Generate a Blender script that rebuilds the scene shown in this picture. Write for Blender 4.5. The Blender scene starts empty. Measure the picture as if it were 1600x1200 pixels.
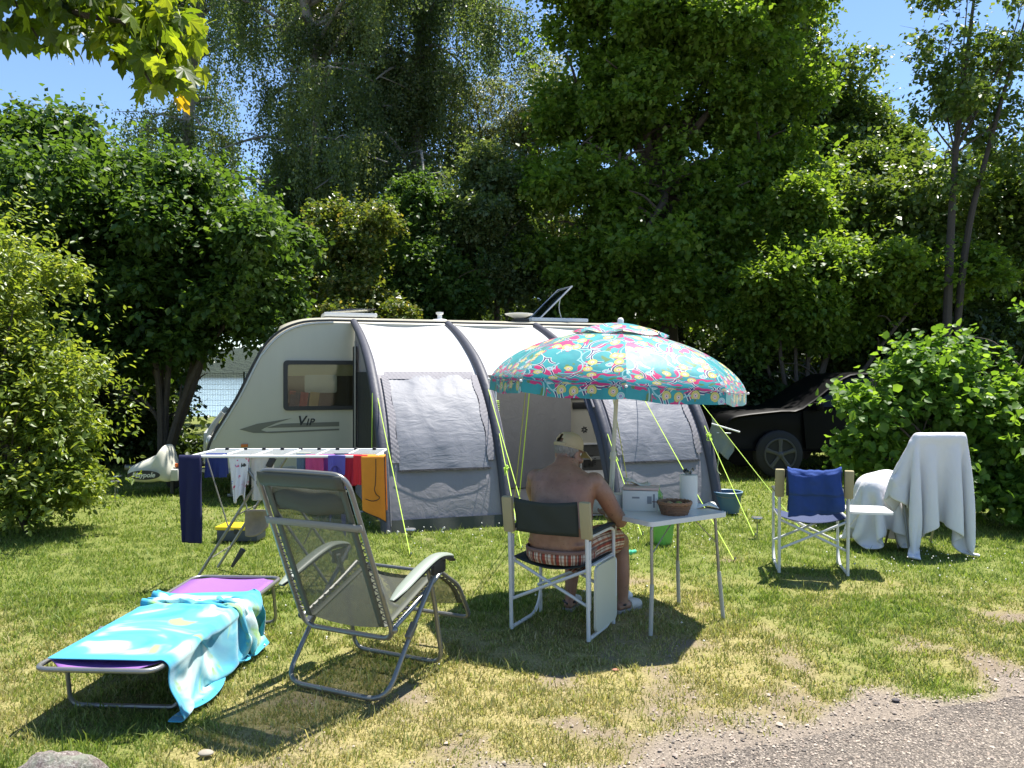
import bpy, bmesh, math, random
import numpy as np
from mathutils import Vector, Matrix, Euler

# ---------------------------------------------------------------- camera, sky, sun, exposure
scene = bpy.context.scene
COL = scene.collection
R = math.radians
cam_d = bpy.data.cameras.new("camera"); cam = bpy.data.objects.new("camera", cam_d); COL.objects.link(cam)
cam_d.sensor_width = 36.0; cam_d.lens = 28.26; cam_d.clip_start = 0.05; cam_d.clip_end = 4000
cam_d.shift_y = -15.0 / 1600.0
cam.location = (0, 0, 1.62); cam.rotation_euler = (R(90), 0, 0)
scene.camera = cam
SUN = Vector((0.26, 0.27, 1.0)).normalized()
world = bpy.data.worlds.new("World"); scene.world = world; world.use_nodes = True
wn = world.node_tree.nodes; wl = world.node_tree.links
sky = wn.new("ShaderNodeTexSky"); sky.sky_type = 'NISHITA'; sky.sun_disc = False
sky.sun_elevation = math.asin(SUN.z); sky.sun_rotation = math.atan2(SUN.x, SUN.y)
sky.air_density = 1.0; sky.dust_density = 0.0; sky.ozone_density = 4.0; sky.altitude = 900
bg = wn["Background"]; bg.inputs["Strength"].default_value = 0.095
wl.new(sky.outputs[0], bg.inputs["Color"])
sun_d = bpy.data.lights.new("sun", 'SUN'); sun_d.energy = 4.7; sun_d.angle = R(0.55); sun_d.color = (1.0, 0.955, 0.88)
sun = bpy.data.objects.new("sun", sun_d); COL.objects.link(sun)
sun.rotation_euler = SUN.to_track_quat('Z', 'Y').to_euler(); sun.location = (8, 8, 30)
vs = scene.view_settings
scene.display_settings.display_device = 'sRGB'
vs.view_transform = 'Standard'; vs.look = 'None'; vs.gamma = 1.0; vs.use_curve_mapping = False
vs.exposure = 1.3
scene.cycles.max_bounces = 7; scene.cycles.transparent_max_bounces = 12
scene.cycles.diffuse_bounces = 3; scene.cycles.glossy_bounces = 3; scene.cycles.transmission_bounces = 5
scene.cycles.sample_clamp_indirect = 6.0
scene.cycles.use_denoising = True

# ---------------------------------------------------------------- helpers
F, HC, HY = 1256.0, 1.62, 585.0          # focal length in photo pixels, camera height, horizon row
def P(px, py, D): return Vector(((px - 800) / F * D, D, HC - (py - HY) / F * D))
def G(px, py, z=0.0):
    D = (HC - z) * F / (py - HY)
    return Vector(((px - 800) / F * D, D, z))
rnd = random.Random(7)
WM = {}
def root_matrix(o):
    while o is not None:
        if o.name in WM: return WM[o.name]
        o = o.parent
    return Matrix()
def tag(o, label=None, cat=None, group=None, kind=None):
    if label: o["label"] = label
    if cat: o["category"] = cat
    if group: o["group"] = group
    if kind: o["kind"] = kind
    return o
def thing(name, label, cat, loc=(0, 0, 0), rz=0.0, group=None, rot=None):
    o = bpy.data.objects.new(name, None); COL.objects.link(o)
    o.empty_display_size = 0.2
    o.location = loc; o.rotation_euler = rot if rot is not None else (0, 0, rz)
    WM[o.name] = Matrix.Translation(Vector(loc)) @ o.rotation_euler.to_matrix().to_4x4()
    return tag(o, label, cat, group)
def link_mesh(name, me, parent=None):
    o = bpy.data.objects.new(name, me); COL.objects.link(o)
    if parent is not None: o.parent = parent
    return o
def copy_tree(o, parent=None):
    c = o.copy(); COL.objects.link(c)
    if parent is not None: c.parent = parent
    for ch in list(o.children): copy_tree(ch, c)
    return c

def fillet(pts, r, k=5):
    pts = [Vector(p) for p in pts]; out = [pts[0]]
    for i in range(1, len(pts) - 1):
        a, b, c = pts[i - 1], pts[i], pts[i + 1]
        d1 = (a - b); d2 = (c - b); l = min(r, d1.length * .49, d2.length * .49)
        p0 = b + d1.normalized() * l; p1 = b + d2.normalized() * l
        for j in range(k + 1):
            t = j / k; out.append((1 - t) ** 2 * p0 + 2 * t * (1 - t) * b + t * t * p1)
    out.append(pts[-1]); return out
def smoothpath(pts, k=6):
    pts = [Vector(p) for p in pts]; out = []
    n = len(pts)
    for i in range(n - 1):
        p0 = pts[max(i - 1, 0)]; p1 = pts[i]; p2 = pts[i + 1]; p3 = pts[min(i + 2, n - 1)]
        for j in range(k):
            t = j / k
            out.append(.5 * ((2 * p1) + (p2 - p0) * t + (2 * p0 - 5 * p1 + 4 * p2 - p3) * t * t + (3 * p1 - p0 - 3 * p2 + p3) * t ** 3))
    out.append(pts[-1]); return out
def lerp_list(vals, n):
    return list(np.interp(np.linspace(0, len(vals) - 1, n), range(len(vals)), vals))

class MB:
    def __init__(s): s.v = []; s.f = []; s.uv = []
    def add(s, vs, fs, uv=None):
        o = len(s.v); s.v += [Vector(v) for v in vs]; s.f += [tuple(i + o for i in f) for f in fs]
        s.uv += list(uv) if uv is not None else [(0, 0)] * len(vs)
        return s
    def box(s, c, size, rot=None, b=0.0):
        bm = bmesh.new(); bmesh.ops.create_cube(bm, size=1.0)
        bmesh.ops.scale(bm, vec=Vector(size), verts=bm.verts)
        if b > 0: bmesh.ops.bevel(bm, geom=bm.edges[:], offset=b, segments=2, affect='EDGES', profile=.6)
        M = Matrix.Translation(Vector(c)) @ ((rot if isinstance(rot, Matrix) else Euler(rot).to_matrix()).to_4x4() if rot is not None else Matrix())
        bm.verts.index_update()
        s.add([M @ v.co for v in bm.verts], [[v.index for v in f.verts] for f in bm.faces]); bm.free(); return s
    def tube(s, pts, r, n=8, closed=False, cap=True, flat=1.0, up=None):
        pts = [Vector(p) for p in pts]; m = len(pts)
        rs = r if isinstance(r, (list, tuple, np.ndarray)) else [r] * m
        if len(rs) != m: rs = lerp_list(list(rs), m)
        T = []
        for i in range(m):
            if closed: t = pts[(i + 1) % m] - pts[i - 1]
            else: t = pts[min(i + 1, m - 1)] - pts[max(i - 1, 0)]
            T.append(t.normalized() if t.length > 1e-9 else Vector((0, 0, 1)))
        u = Vector(up) if up is not None else (Vector((0, 0, 1)) if abs(T[0].z) < .9 else Vector((1, 0, 0)))
        vs = []
        for i in range(m):
            u = (u - T[i] * u.dot(T[i]))
            if u.length < 1e-6: u = T[i].orthogonal()
            u.normalize(); w = T[i].cross(u)
            for j in range(n):
                a = 2 * math.pi * j / n
                vs.append(pts[i] + (u * math.cos(a) * flat + w * math.sin(a)) * rs[i])
        fs = []
        for i in range(m if closed else m - 1):
            i2 = (i + 1) % m
            for j in range(n):
                fs.append((i * n + j, i * n + (j + 1) % n, i2 * n + (j + 1) % n, i2 * n + j))
        if cap and not closed:
            fs.append(tuple(range(n - 1, -1, -1))); fs.append(tuple((m - 1) * n + j for j in range(n)))
        return s.add(vs, fs)
    def rod(s, a, b, r, n=8): return s.tube([a, b], r, n)
    def lathe(s, prof, n=16, c=(0, 0, 0), M=None, cap=True):
        vs = []; M = M if M is not None else Matrix(); c = Vector(c)
        for (r, z) in prof:
            for j in range(n):
                a = 2 * math.pi * j / n; vs.append(c + M @ Vector((r * math.cos(a), r * math.sin(a), z)))
        fs = []
        for i in range(len(prof) - 1):
            for j in range(n): fs.append((i * n + j, i * n + (j + 1) % n, (i + 1) * n + (j + 1) % n, (i + 1) * n + j))
        if cap:
            if prof[0][0] > 1e-4: fs.append(tuple(range(n - 1, -1, -1)))
            if prof[-1][0] > 1e-4: fs.append(tuple((len(prof) - 1) * n + j for j in range(n)))
        return s.add(vs, fs)
    def grid(s, fn, nu, nv, uvf=None):
        vs = []; uv = []
        for i in range(nu + 1):
            for j in range(nv + 1):
                vs.append(fn(i / nu, j / nv)); uv.append(uvf(i / nu, j / nv) if uvf else (i / nu, j / nv))
        w = nv + 1
        return s.add(vs, [(i * w + j, (i + 1) * w + j, (i + 1) * w + j + 1, i * w + j + 1) for i in range(nu) for j in range(nv)], uv)
    def arr(s, A):
        nu, nv = A.shape[:2]
        return s.grid(lambda a, b: Vector(A[int(round(a * (nu - 1))), int(round(b * (nv - 1)))]), nu - 1, nv - 1)
    def prism(s, pts2, thick, M):
        """polygon in local xy, extruded +-thick/2 along local z, placed by matrix M"""
        n = len(pts2); vs = [M @ Vector((x, y, -thick / 2)) for x, y in pts2] + [M @ Vector((x, y, thick / 2)) for x, y in pts2]
        return s.add(vs, [tuple(range(n - 1, -1, -1)), tuple(range(n, 2 * n))] + [(i, (i + 1) % n, n + (i + 1) % n, n + i) for i in range(n)])
    def ball(s, c, r, M=None, nu=12, nv=8):
        rx, ry, rz = r if isinstance(r, (tuple, list)) else (r, r, r); M = M or Matrix(); c = Vector(c)
        prof = [(math.sin(math.pi * i / nv), -math.cos(math.pi * i / nv)) for i in range(nv + 1)]
        prof[0] = (0.001, -1); prof[-1] = (0.001, 1)
        return s.lathe(prof, nu, c, M.to_4x4() @ Matrix.Diagonal((rx, ry, rz, 1)))
    def build(s, name, m, parent=None, world=False, smooth=True, label=None, solid=0.0, sub=0, kind=None, ang=40):
        vs = s.v
        if world and parent is not None:
            Mi = root_matrix(parent).inverted(); vs = [Mi @ v for v in vs]
        me = bpy.data.meshes.new(name); me.from_pydata([tuple(v) for v in vs], [], s.f)
        uvl = me.uv_layers.new(name="UVMap")
        li = np.empty(len(me.loops), dtype=np.int32); me.loops.foreach_get("vertex_index", li)
        uvl.data.foreach_set("uv", np.array(s.uv, dtype=np.float32)[li].ravel())
        if m is not None: me.materials.append(m)
        if smooth:
            me.polygons.foreach_set("use_smooth", np.ones(len(me.polygons), dtype=bool))
            me.set_sharp_from_angle(angle=R(ang))
        me.update()
        o = link_mesh(name, me, parent)
        if label: o["label"] = label
        if kind: o["kind"] = kind
        if solid: md = o.modifiers.new("solid", 'SOLIDIFY'); md.thickness = solid; md.offset = 0
        if sub: md = o.modifiers.new("sub", 'SUBSURF'); md.levels = sub; md.render_levels = sub
        return o
    def solo(s, name, m, label, cat, group=None, base=None, **kw):
        xs = np.array([tuple(v) for v in s.v]); lo = xs.min(0); hi = xs.max(0)
        c = Vector(((lo[0] + hi[0]) / 2, (lo[1] + hi[1]) / 2, lo[2])) if base is None else Vector(base)
        s.v = [v - c for v in s.v]
        o = s.build(name, m, None, **kw); o.location = c; WM[o.name] = Matrix.Translation(c)
        return tag(o, label, cat, group)

def np_mesh(name, verts, faces, m, parent=None, attrs=None, smooth=False, kind=None, world=True):
    """verts (n,3) array, faces (k,q) index array of equal polygons"""
    verts = np.asarray(verts, dtype=np.float32)
    if parent is not None and world:
        Mi = np.array(root_matrix(parent).inverted(), dtype=np.float32)
        verts = verts @ Mi[:3, :3].T + Mi[:3, 3]
    me = bpy.data.meshes.new(name); k, q = faces.shape
    me.vertices.add(len(verts)); me.vertices.foreach_set("co", np.ascontiguousarray(verts, dtype=np.float32).ravel())
    me.loops.add(k * q); me.loops.foreach_set("vertex_index", np.ascontiguousarray(faces, dtype=np.int32).ravel())
    me.polygons.add(k); me.polygons.foreach_set("loop_start", np.arange(0, k * q, q, dtype=np.int32))
    if smooth: me.polygons.foreach_set("use_smooth", np.ones(k, dtype=bool))
    for an, av in (attrs or {}).items():
        at = me.attributes.new(an, 'FLOAT', 'POINT'); at.data.foreach_set("value", np.asarray(av, dtype=np.float32))
    me.materials.append(m); me.update(calc_edges=True); me.validate()
    o = link_mesh(name, me, parent)
    if kind: o["kind"] = kind
    return o

# ---- numpy noise
def vnoise(x, y, seed=0):
    x = np.asarray(x, float); y = np.asarray(y, float)
    xi = np.floor(x).astype(np.int64); yi = np.floor(y).astype(np.int64); fx = x - xi; fy = y - yi
    fx = fx * fx * (3 - 2 * fx); fy = fy * fy * (3 - 2 * fy)
    def h(a, b):
        n = (a * 374761393 + b * 668265263 + seed * 974711) & 0x7fffffff
        n = ((n ^ (n >> 13)) * 1274126177) & 0x7fffffff
        return ((n ^ (n >> 16)) & 0xffff) / 65535.0
    return (h(xi, yi) * (1 - fx) + h(xi + 1, yi) * fx) * (1 - fy) + (h(xi, yi + 1) * (1 - fx) + h(xi + 1, yi + 1) * fx) * fy
def fbm(x, y, seed=0, o=4):
    s = 0; a = .5; t = 0
    for i in range(o):
        s = s + a * vnoise(x * 2 ** i, y * 2 ** i, seed + i * 17); t += a; a *= .5
    return s / t

# ---------------------------------------------------------------- materials
def newmat(name):
    m = bpy.data.materials.new(name); m.use_nodes = True
    nt = m.node_tree; return m, nt, nt.nodes, nt.links, nt.nodes["Principled BSDF"]
def mixc(nt, fac, a, b, blend='MIX'):
    n = nt.nodes.new("ShaderNodeMix"); n.data_type = 'RGBA'; n.blend_type = blend
    for sock, v in ((n.inputs[0], fac), (n.inputs[6], a), (n.inputs[7], b)):
        if hasattr(v, "is_output"): nt.links.new(v, sock)
        elif isinstance(v, (int, float)): sock.default_value = v if sock.type == 'VALUE' else (v, v, v, 1)
        else: sock.default_value = (*v, 1) if len(v) == 3 else v
    return n.outputs[2]
def noise_tex(nt, scale, detail=4, rough=.6, coord='Object', vec=None, dist=0.0):
    n = nt.nodes.new("ShaderNodeTexNoise"); n.inputs["Scale"].default_value = scale; n.inputs["Detail"].default_value = detail
    n.inputs["Roughness"].default_value = rough; n.inputs["Distortion"].default_value = dist
    if vec is None:
        tc = nt.nodes.new("ShaderNodeTexCoord"); vec = tc.outputs[coord]
    nt.links.new(vec, n.inputs["Vector"]); return n
def ramp(nt, fac, stops, interp='LINEAR'):
    n = nt.nodes.new("ShaderNodeValToRGB"); n.color_ramp.interpolation = interp
    el = n.color_ramp.elements
    while len(el) < len(stops): el.new(.5)
    for e, (p, c) in zip(el, stops):
        e.position = p; e.color = (*c, 1) if not isinstance(c, (int, float)) else (c, c, c, 1)
    nt.links.new(fac, n.inputs[0]); return n.outputs[0]
def math_n(nt, op, a, b=None, c=None, clamp=False):
    n = nt.nodes.new("ShaderNodeMath"); n.operation = op; n.use_clamp = clamp
    for i, v in enumerate((a, b, c)):
        if v is None: continue
        if hasattr(v, "is_output"): nt.links.new(v, n.inputs[i])
        else: n.inputs[i].default_value = v
    return n.outputs[0]
def bump(nt, h, strength, dist, bsdf):
    b = nt.nodes.new("ShaderNodeBump"); b.inputs["Strength"].default_value = strength; b.inputs["Distance"].default_value = dist
    nt.links.new(h, b.inputs["Height"]); nt.links.new(b.outputs[0], bsdf.inputs["Normal"]); return b
def mat(name, col, rough=.6, metal=0.0, var=.12, vscale=6, bmp=0.0, bscale=80, trans=0.0, spec=.5, weave=0, coat=0.0, bdist=.004):
    m, nt, ns, ls, b = newmat(name)
    c1 = [max(0, x * (1 - var)) for x in col]; c2 = [min(1, x * (1 + var)) for x in col]
    n = noise_tex(nt, vscale, 5, .65)
    ls.new(mixc(nt, n.outputs[0], c1, c2), b.inputs["Base Color"])
    b.inputs["Roughness"].default_value = rough; b.inputs["Metallic"].default_value = metal
    b.inputs["Specular IOR Level"].default_value = spec; b.inputs["Coat Weight"].default_value = coat
    if weave:
        tc = ns.new("ShaderNodeTexCoord"); hs = []
        for d in ('X', 'Y'):
            w = ns.new("ShaderNodeTexWave"); w.bands_direction = d; w.inputs["Scale"].default_value = weave; ls.new(tc.outputs["UV"], w.inputs["Vector"]); hs.append(w.outputs[1])
        h = math_n(nt, 'ADD', hs[0], hs[1]); bump(nt, h, .25, .002, b)
    elif bmp:
        bump(nt, noise_tex(nt, bscale, 4, .6).outputs[0], bmp, bdist, b)
    if trans > 0:
        t = ns.new("ShaderNodeBsdfTranslucent"); t.inputs[0].default_value = (*[min(1, x * 1.1) for x in col], 1)
        mx = ns.new("ShaderNodeMixShader"); mx.inputs[0].default_value = trans
        ls.new(b.outputs[0], mx.inputs[1]); ls.new(t.outputs[0], mx.inputs[2]); ls.new(mx.outputs[0], ns["Material Output"].inputs[0])
    return m
def leafmat(name, cols, trans=.42, rough=.42, spec=.45, tcol=None, tip=None):
    """leaf: colour varies leaf by leaf through the attribute rnd"""
    m, nt, ns, ls, b = newmat(name)
    at = ns.new("ShaderNodeAttribute"); at.attribute_name = "rnd"
    k = len(cols); c = ramp(nt, at.outputs["Fac"], [(i / (k - 1), cols[i]) for i in range(k)])
    big = noise_tex(nt, .8, 3, .6, 'Object').outputs[0]
    c = mixc(nt, math_n(nt, 'MULTIPLY', big, .5), c, mixc(nt, 1.0, c, (.75, .85, .6), 'MULTIPLY'))
    ls.new(c, b.inputs["Base Color"]); b.inputs["Roughness"].default_value = rough; b.inputs["Specular IOR Level"].default_value = spec
    t = ns.new("ShaderNodeBsdfTranslucent")
    ls.new(mixc(nt, 1.0, c, tcol or (2.1, 1.9, .7), 'MULTIPLY'), t.inputs[0])
    mx = ns.new("ShaderNodeMixShader"); mx.inputs[0].default_value = trans
    ls.new(b.outputs[0], mx.inputs[1]); ls.new(t.outputs[0], mx.inputs[2]); ls.new(mx.outputs[0], ns["Material Output"].inputs[0])
    return m
M_bark = mat("bark", (.085, .07, .055), .9, var=.4, vscale=14, bmp=.7, bscale=30, bdist=.02)
M_birch = mat("birch_bark", (.22, .21, .19), .8, var=.6, vscale=5, bmp=.4, bscale=20, bdist=.02)
M_steel = mat("grey_steel", (.28, .28, .27), .38, .7, .1, 20)
M_alu = mat("white_coated_metal", (.62, .63, .62), .42, .1, .06, 15)
M_white = mat("white_plastic", (.74, .74, .72), .4, 0, .04, 8)
M_black = mat("black_plastic", (.018, .018, .02), .5, 0, .2, 20)
M_rope = mat("lime_rope", (.55, .78, .10), .7, 0, .1, 60)
M_rubber = mat("black_rubber", (.015, .015, .016), .8, 0, .2, 20, .3, 60)
M_stem = mat("green_stem", (.09, .11, .04), .8, 0, .3, 10)

def glassy(name, tint, refl=.12, rough=.05):
    """clear sheet: tinted straight-through light plus a gloss"""
    m, nt, ns, ls, b = newmat(name)
    tr = ns.new("ShaderNodeBsdfTransparent"); tr.inputs[0].default_value = (*tint, 1); gl = ns.new("ShaderNodeBsdfGlossy"); gl.inputs["Roughness"].default_value = rough; gl.inputs[0].default_value = (.9, .9, .9, 1)
    fr = ns.new("ShaderNodeFresnel"); fr.inputs[0].default_value = 1.45
    mx = ns.new("ShaderNodeMixShader"); ls.new(math_n(nt, 'ADD', fr.outputs[0], refl, clamp=True), mx.inputs[0])
    ls.new(tr.outputs[0], mx.inputs[1]); ls.new(gl.outputs[0], mx.inputs[2]); ls.new(mx.outputs[0], ns["Material Output"].inputs[0]); return m
# ---------------------------------------------------------------- ground, road, lake, far shore
RD0 = np.array((0.184, 3.27)); RDd = np.array((.929, .368)); RDn = np.array((.368, -.929))
def road_coord(x, y): return (x - RD0[0]) * RDn[0] + (y - RD0[1]) * RDn[1], (x - RD0[0]) * RDd[0] + (y - RD0[1]) * RDd[1]
AW0 = np.array((-1.33, 8.35)); AWY = R(18); AWu = np.array((math.cos(AWY), math.sin(AWY))); AWv = np.array((-math.sin(AWY), math.cos(AWY)))
def aw_coord(x, y): return (x - AW0[0]) * AWu[0] + (y - AW0[1]) * AWu[1], (x - AW0[0]) * AWv[0] + (y - AW0[1]) * AWv[1]
def sstep(a, b, x): t = np.clip((x - a) / (b - a), 0, 1); return t * t * (3 - 2 * t)
def ground_masks(x, y):
    s, t = road_coord(x, y)
    edge = (fbm(x * 2.2, y * 2.2, 3) - .5) * .9 + (fbm(x * .7, y * .7, 8) - .5) * .55
    gravel = sstep(-.30, -.02, s + edge)
    n = fbm(x * 1.1, y * 1.1, 21); n2 = fbm(x * 3.7, y * 3.7, 33); n3 = fbm(x * .45 + 3, y * .45, 5)
    nearroad = sstep(-2.4, -.2, s)
    # worn middle of the pitch, where people sit
    worn = np.exp(-(((x - .6) / 1.9) ** 2 + ((y - 5.0) / 1.5) ** 2)) * .36 + np.exp(-(((x + .2) / 2.6) ** 2 + ((y - 3.7) / .7) ** 2)) * .26
    bare = sstep(.66, .86, n2 * .55 + n * .45 + nearroad * .17 + worn * .12)
    dry = np.clip(.66 * sstep(.50, .86, n * .55 + n3 * .35 + n2 * .22 + worn * .36 + nearroad * .12 - sstep(5.8, 7.8, y) * .17), 0, 1)
    return bare, dry, gravel
def ground_z(x, y):
    s, t = road_coord(x, y)
    b = (fbm(x * .9, y * .9, 51) - .5) * .05 + (fbm(x * 3, y * 3, 52) - .5) * .018
    b = b * sstep(.1, -.8, s) * sstep(60, 20, y)
    return b - .012 - 1.6 * sstep(33, 44, y)
def axis(lo, hi, step, outs): 
    a = list(np.arange(lo, hi + 1e-6, step)); d = step; l = lo; h = hi
    while h < outs[1]: d *= 1.25; h += d; a.append(h)
    d = step
    while l > outs[0]: d *= 1.25; l -= d; a.insert(0, l)
    return np.array(a)
xs = axis(-7, 7, .07, (-900, 900)); ys = axis(2.4, 12, .07, (-60, 1500))
XX, YY = np.meshgrid(xs, ys, indexing='ij'); nx, ny = XX.shape
bare, dry, grav = ground_masks(XX, YY)
ZZ = ground_z(XX, YY)
idx = np.arange(nx * ny).reshape(nx, ny)
fc = np.stack([idx[:-1, :-1], idx[1:, :-1], idx[1:, 1:], idx[:-1, 1:]], -1).reshape(-1, 4)
def ground_mat():
    m, nt, ns, ls, b = newmat("lawn_soil")
    A = {}
    for k in ("bare", "dry", "gravel"):
        a = ns.new("ShaderNodeAttribute"); a.attribute_name = k; A[k] = a.outputs["Fac"]
    f1 = noise_tex(nt, 60, 5, .7).outputs[0]; f2 = noise_tex(nt, 9, 5, .7).outputs[0]; f3 = noise_tex(nt, 260, 3, .7).outputs[0]
    green = ramp(nt, f1, [(.3, (0.078, 0.098, 0.022)), (.55, (0.156, 0.184, 0.046)), (.75, (0.264, 0.265, 0.088))])
    straw = ramp(nt, f1, [(.3, (0.156, 0.121, 0.050)), (.5, (0.360, 0.282, 0.132)), (.72, (0.504, 0.414, 0.209))])
    soil = ramp(nt, f3, [(.3, (0.082, 0.063, 0.043)), (.5, (0.205, 0.160, 0.111)), (.7, (0.328, 0.277, 0.212))])
    stone = ramp(nt, noise_tex(nt, 120, 4, .8).outputs[0], [(.3, (0.088, 0.072, 0.060)), (.5, (0.209, 0.175, 0.141)), (.68, (0.396, 0.330, 0.264))])
    d = math_n(nt, 'ADD', A["dry"], math_n(nt, 'MULTIPLY', math_n(nt, 'SUBTRACT', f2, .5), .8), clamp=True)
    c = mixc(nt, d, green, straw); c = mixc(nt, A["bare"], c, soil); c = mixc(nt, A["gravel"], c, stone)
    ls.new(c, b.inputs["Base Color"]); b.inputs["Roughness"].default_value = .95; b.inputs["Specular IOR Level"].default_value = .15
    bump(nt, f1, .6, .02, b); return m
lawn = np_mesh("lawn", np.stack([XX, YY, ZZ], -1).reshape(-1, 3), fc, ground_mat(), attrs={"bare": bare.ravel(), "dry": dry.ravel(), "gravel": grav.ravel()}, smooth=True, kind="structure")

def road_mat():
    m, nt, ns, ls, b = newmat("worn_asphalt")
    v = ns.new("ShaderNodeTexVoronoi"); v.inputs["Scale"].default_value = 140
    tc = ns.new("ShaderNodeTexCoord"); ls.new(tc.outputs["Object"], v.inputs["Vector"])
    st = ramp(nt, v.outputs["Color"], [(.0, (0.055, 0.048, 0.042)), (.45, (0.138, 0.121, 0.103)), (.75, (0.262, 0.229, 0.190)), (1, (0.552, 0.491, 0.409))])
    big = noise_tex(nt, 1.3, 5, .7).outputs[0]
    c = mixc(nt, 1.0, st, ramp(nt, big, [(.3, (.62, .60, .62)), (.7, (1.25, 1.2, 1.15))]), 'MULTIPLY')
    ls.new(c, b.inputs["Base Color"]); b.inputs["Roughness"].default_value = .9; b.inputs["Specular IOR Level"].default_value = .3
    bump(nt, v.outputs["Distance"], .8, .012, b); return m
mb = MB()
def road_pt(a, b):
    t = -40 + 80 * a
    s = b * 4.2
    if b == 0: s = .16 * (fbm(np.array(t * 1.7), np.array(0.3), 77) - .5) + .07 * (fbm(np.array(t * 9), np.array(0.9), 78) - .5)
    q = RD0 + RDd * t + RDn * (s + .10)
    return (q[0], q[1], -.004 if b > 0 else -.010)
mb.grid(road_pt, 1100, 6); tag(mb.build("road", road_mat()), kind="structure")

# lake and the shore beyond it
def lake_mat():
    m, nt, ns, ls, b = newmat("lake_water")
    b.inputs["Base Color"].default_value = (.30, .42, .50, 1); b.inputs["Roughness"].default_value = .08; b.inputs["Specular IOR Level"].default_value = .6
    n = noise_tex(nt, .9, 4, .6, 'Object'); bump(nt, n.outputs[0], .35, .15, b); return m
MB().grid(lambda a, b: (-700 + 1400 * a, 36 + 484 * b, -.55), 2, 2).build("lake", lake_mat())["kind"] = "structure"
mb = MB()
def shore(a, b):
    x = -900 + 1800 * a; h = 9 + 16 * fbm(np.array(x * .012), np.array(.2), 9) + 4 * fbm(np.array(x * .09), np.array(.2), 19)
    y = 500 + 260 * b; return (x, y, -1 + (h * math.sin(min(1, b * 3) * math.pi / 2)))
mb.grid(shore, 160, 14); mb.build("far_shore", mat("far_wood_green", (.018, .030, .015), .95, var=.5, vscale=.15, bmp=1, bscale=.4, bdist=3))["kind"] = "structure"

# ---------------------------------------------------------------- grass blades, clover, gravel
rg = np.random.default_rng(11)
def blades():
    V = []; T = []; RN = []; DR = []
    for (d0, d1, n, w0, hmul) in ((2.4, 4.2, 230000, .0026, 1.0), (4.2, 6, 215000, .0034, 1.0), (6, 8.6, 180000, .0046, 1.05), (8.6, 12.5, 105000, .0075, 1.25), (12.5, 20, 40000, .014, 1.3)):
        D = np.sqrt(rg.uniform(d0 ** 2, d1 ** 2, n)); X = rg.uniform(-1, 1, n) * (D * .66 + 1.5)
        # tufts: pull the blades a little towards clump centres
        ba, dr, gr = ground_masks(X, D)
        tuft = fbm(X * 9, D * 9, 91, 2)
        keep = (rg.uniform(size=n) < (1 - .86 * ba) * (1 - .985 * gr) * (1 - .35 * dr) * np.clip(tuft * 2.2 - .25, .12, 1))
        u, v = aw_coord(X, D); keep &= ~((u > -.03) & (u < 3.95) & (v > .02) & (v < 4.9))
        s, t = road_coord(X, D); keep &= s < .05
        X, D, dr, tuft = X[keep], D[keep], dr[keep], tuft[keep]; n = len(X)
        h = rg.gamma(5, .0047, n) * hmul * (.55 + .9 * tuft) * (1 - .25 * dr)
        h = np.where(rg.uniform(size=n) < .012, h * 2.2, h)
        a = rg.uniform(0, 2 * math.pi, n); lean = rg.uniform(.15, 1.1, n) * h
        la = rg.uniform(0, 2 * math.pi, n); w = w0 * rg.uniform(.7, 1.5, n)
        z = ground_z(X, D) - .004
        base = np.stack([X, D, z], -1); wd = np.stack([np.cos(a), np.sin(a), np.zeros(n)], -1) * w[:, None]
        ln = np.stack([np.cos(la), np.sin(la), np.zeros(n)], -1)
        mid = base + ln * (lean * .3)[:, None] + np.array((0, 0, 1)) * (h * .6)[:, None]
        tip = base + ln * lean[:, None] + np.array((0, 0, 1)) * h[:, None]
        o = sum(len(q) for q in V)
        if d0 < 6:
            vv = np.stack([base - wd, base + wd, mid + wd * .75, mid - wd * .75, tip], 1).reshape(-1, 3)
            i = o + np.arange(n)[:, None] * 5
            tt = np.concatenate([i + np.array([[0, 1, 2]]), i + np.array([[0, 2, 3]]), i + np.array([[3, 2, 4]])]); k = 5
        else:
            vv = np.stack([base - wd, base + wd, tip], 1).reshape(-1, 3); i = o + np.arange(n)[:, None] * 3
            tt = i + np.array([[0, 1, 2]]); k = 3
        V.append(vv); T.append(tt); r = rg.uniform(size=n)
        RN.append(np.repeat(r, k)); DR.append(np.repeat(np.clip(dr * .95 + rg.normal(0, .22, n), 0, 1), k))
    return np.concatenate(V), np.concatenate(T), np.concatenate(RN), np.concatenate(DR)
def grass_mat():
    m, nt, ns, ls, b = newmat("grass_blade")
    a = ns.new("ShaderNodeAttribute"); a.attribute_name = "rnd"; d = ns.new("ShaderNodeAttribute"); d.attribute_name = "dry"
    g = ramp(nt, a.outputs["Fac"], [(0, (0.079, 0.144, 0.022)), (.5, (0.165, 0.248, 0.040)), (1, (0.287, 0.357, 0.088))])
    s = ramp(nt, a.outputs["Fac"], [(0, (0.238, 0.202, 0.089)), (.5, (0.374, 0.312, 0.152)), (1, (0.582, 0.494, 0.293))])
    c = mixc(nt, d.outputs["Fac"], g, s); ls.new(c, b.inputs["Base Color"]); b.inputs["Roughness"].default_value = .5; b.inputs["Specular IOR Level"].default_value = .3
    t = ns.new("ShaderNodeBsdfTranslucent"); ls.new(mixc(nt, 1.0, c, (1.4, 1.4, .8), 'MULTIPLY'), t.inputs[0])
    mx = ns.new("ShaderNodeMixShader"); mx.inputs[0].default_value = .4
    ls.new(b.outputs[0], mx.inputs[1]); ls.new(t.outputs[0], mx.inputs[2]); ls.new(mx.outputs[0], ns["Material Output"].inputs[0]); return m
bv, bt, br, bd = blades()
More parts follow.
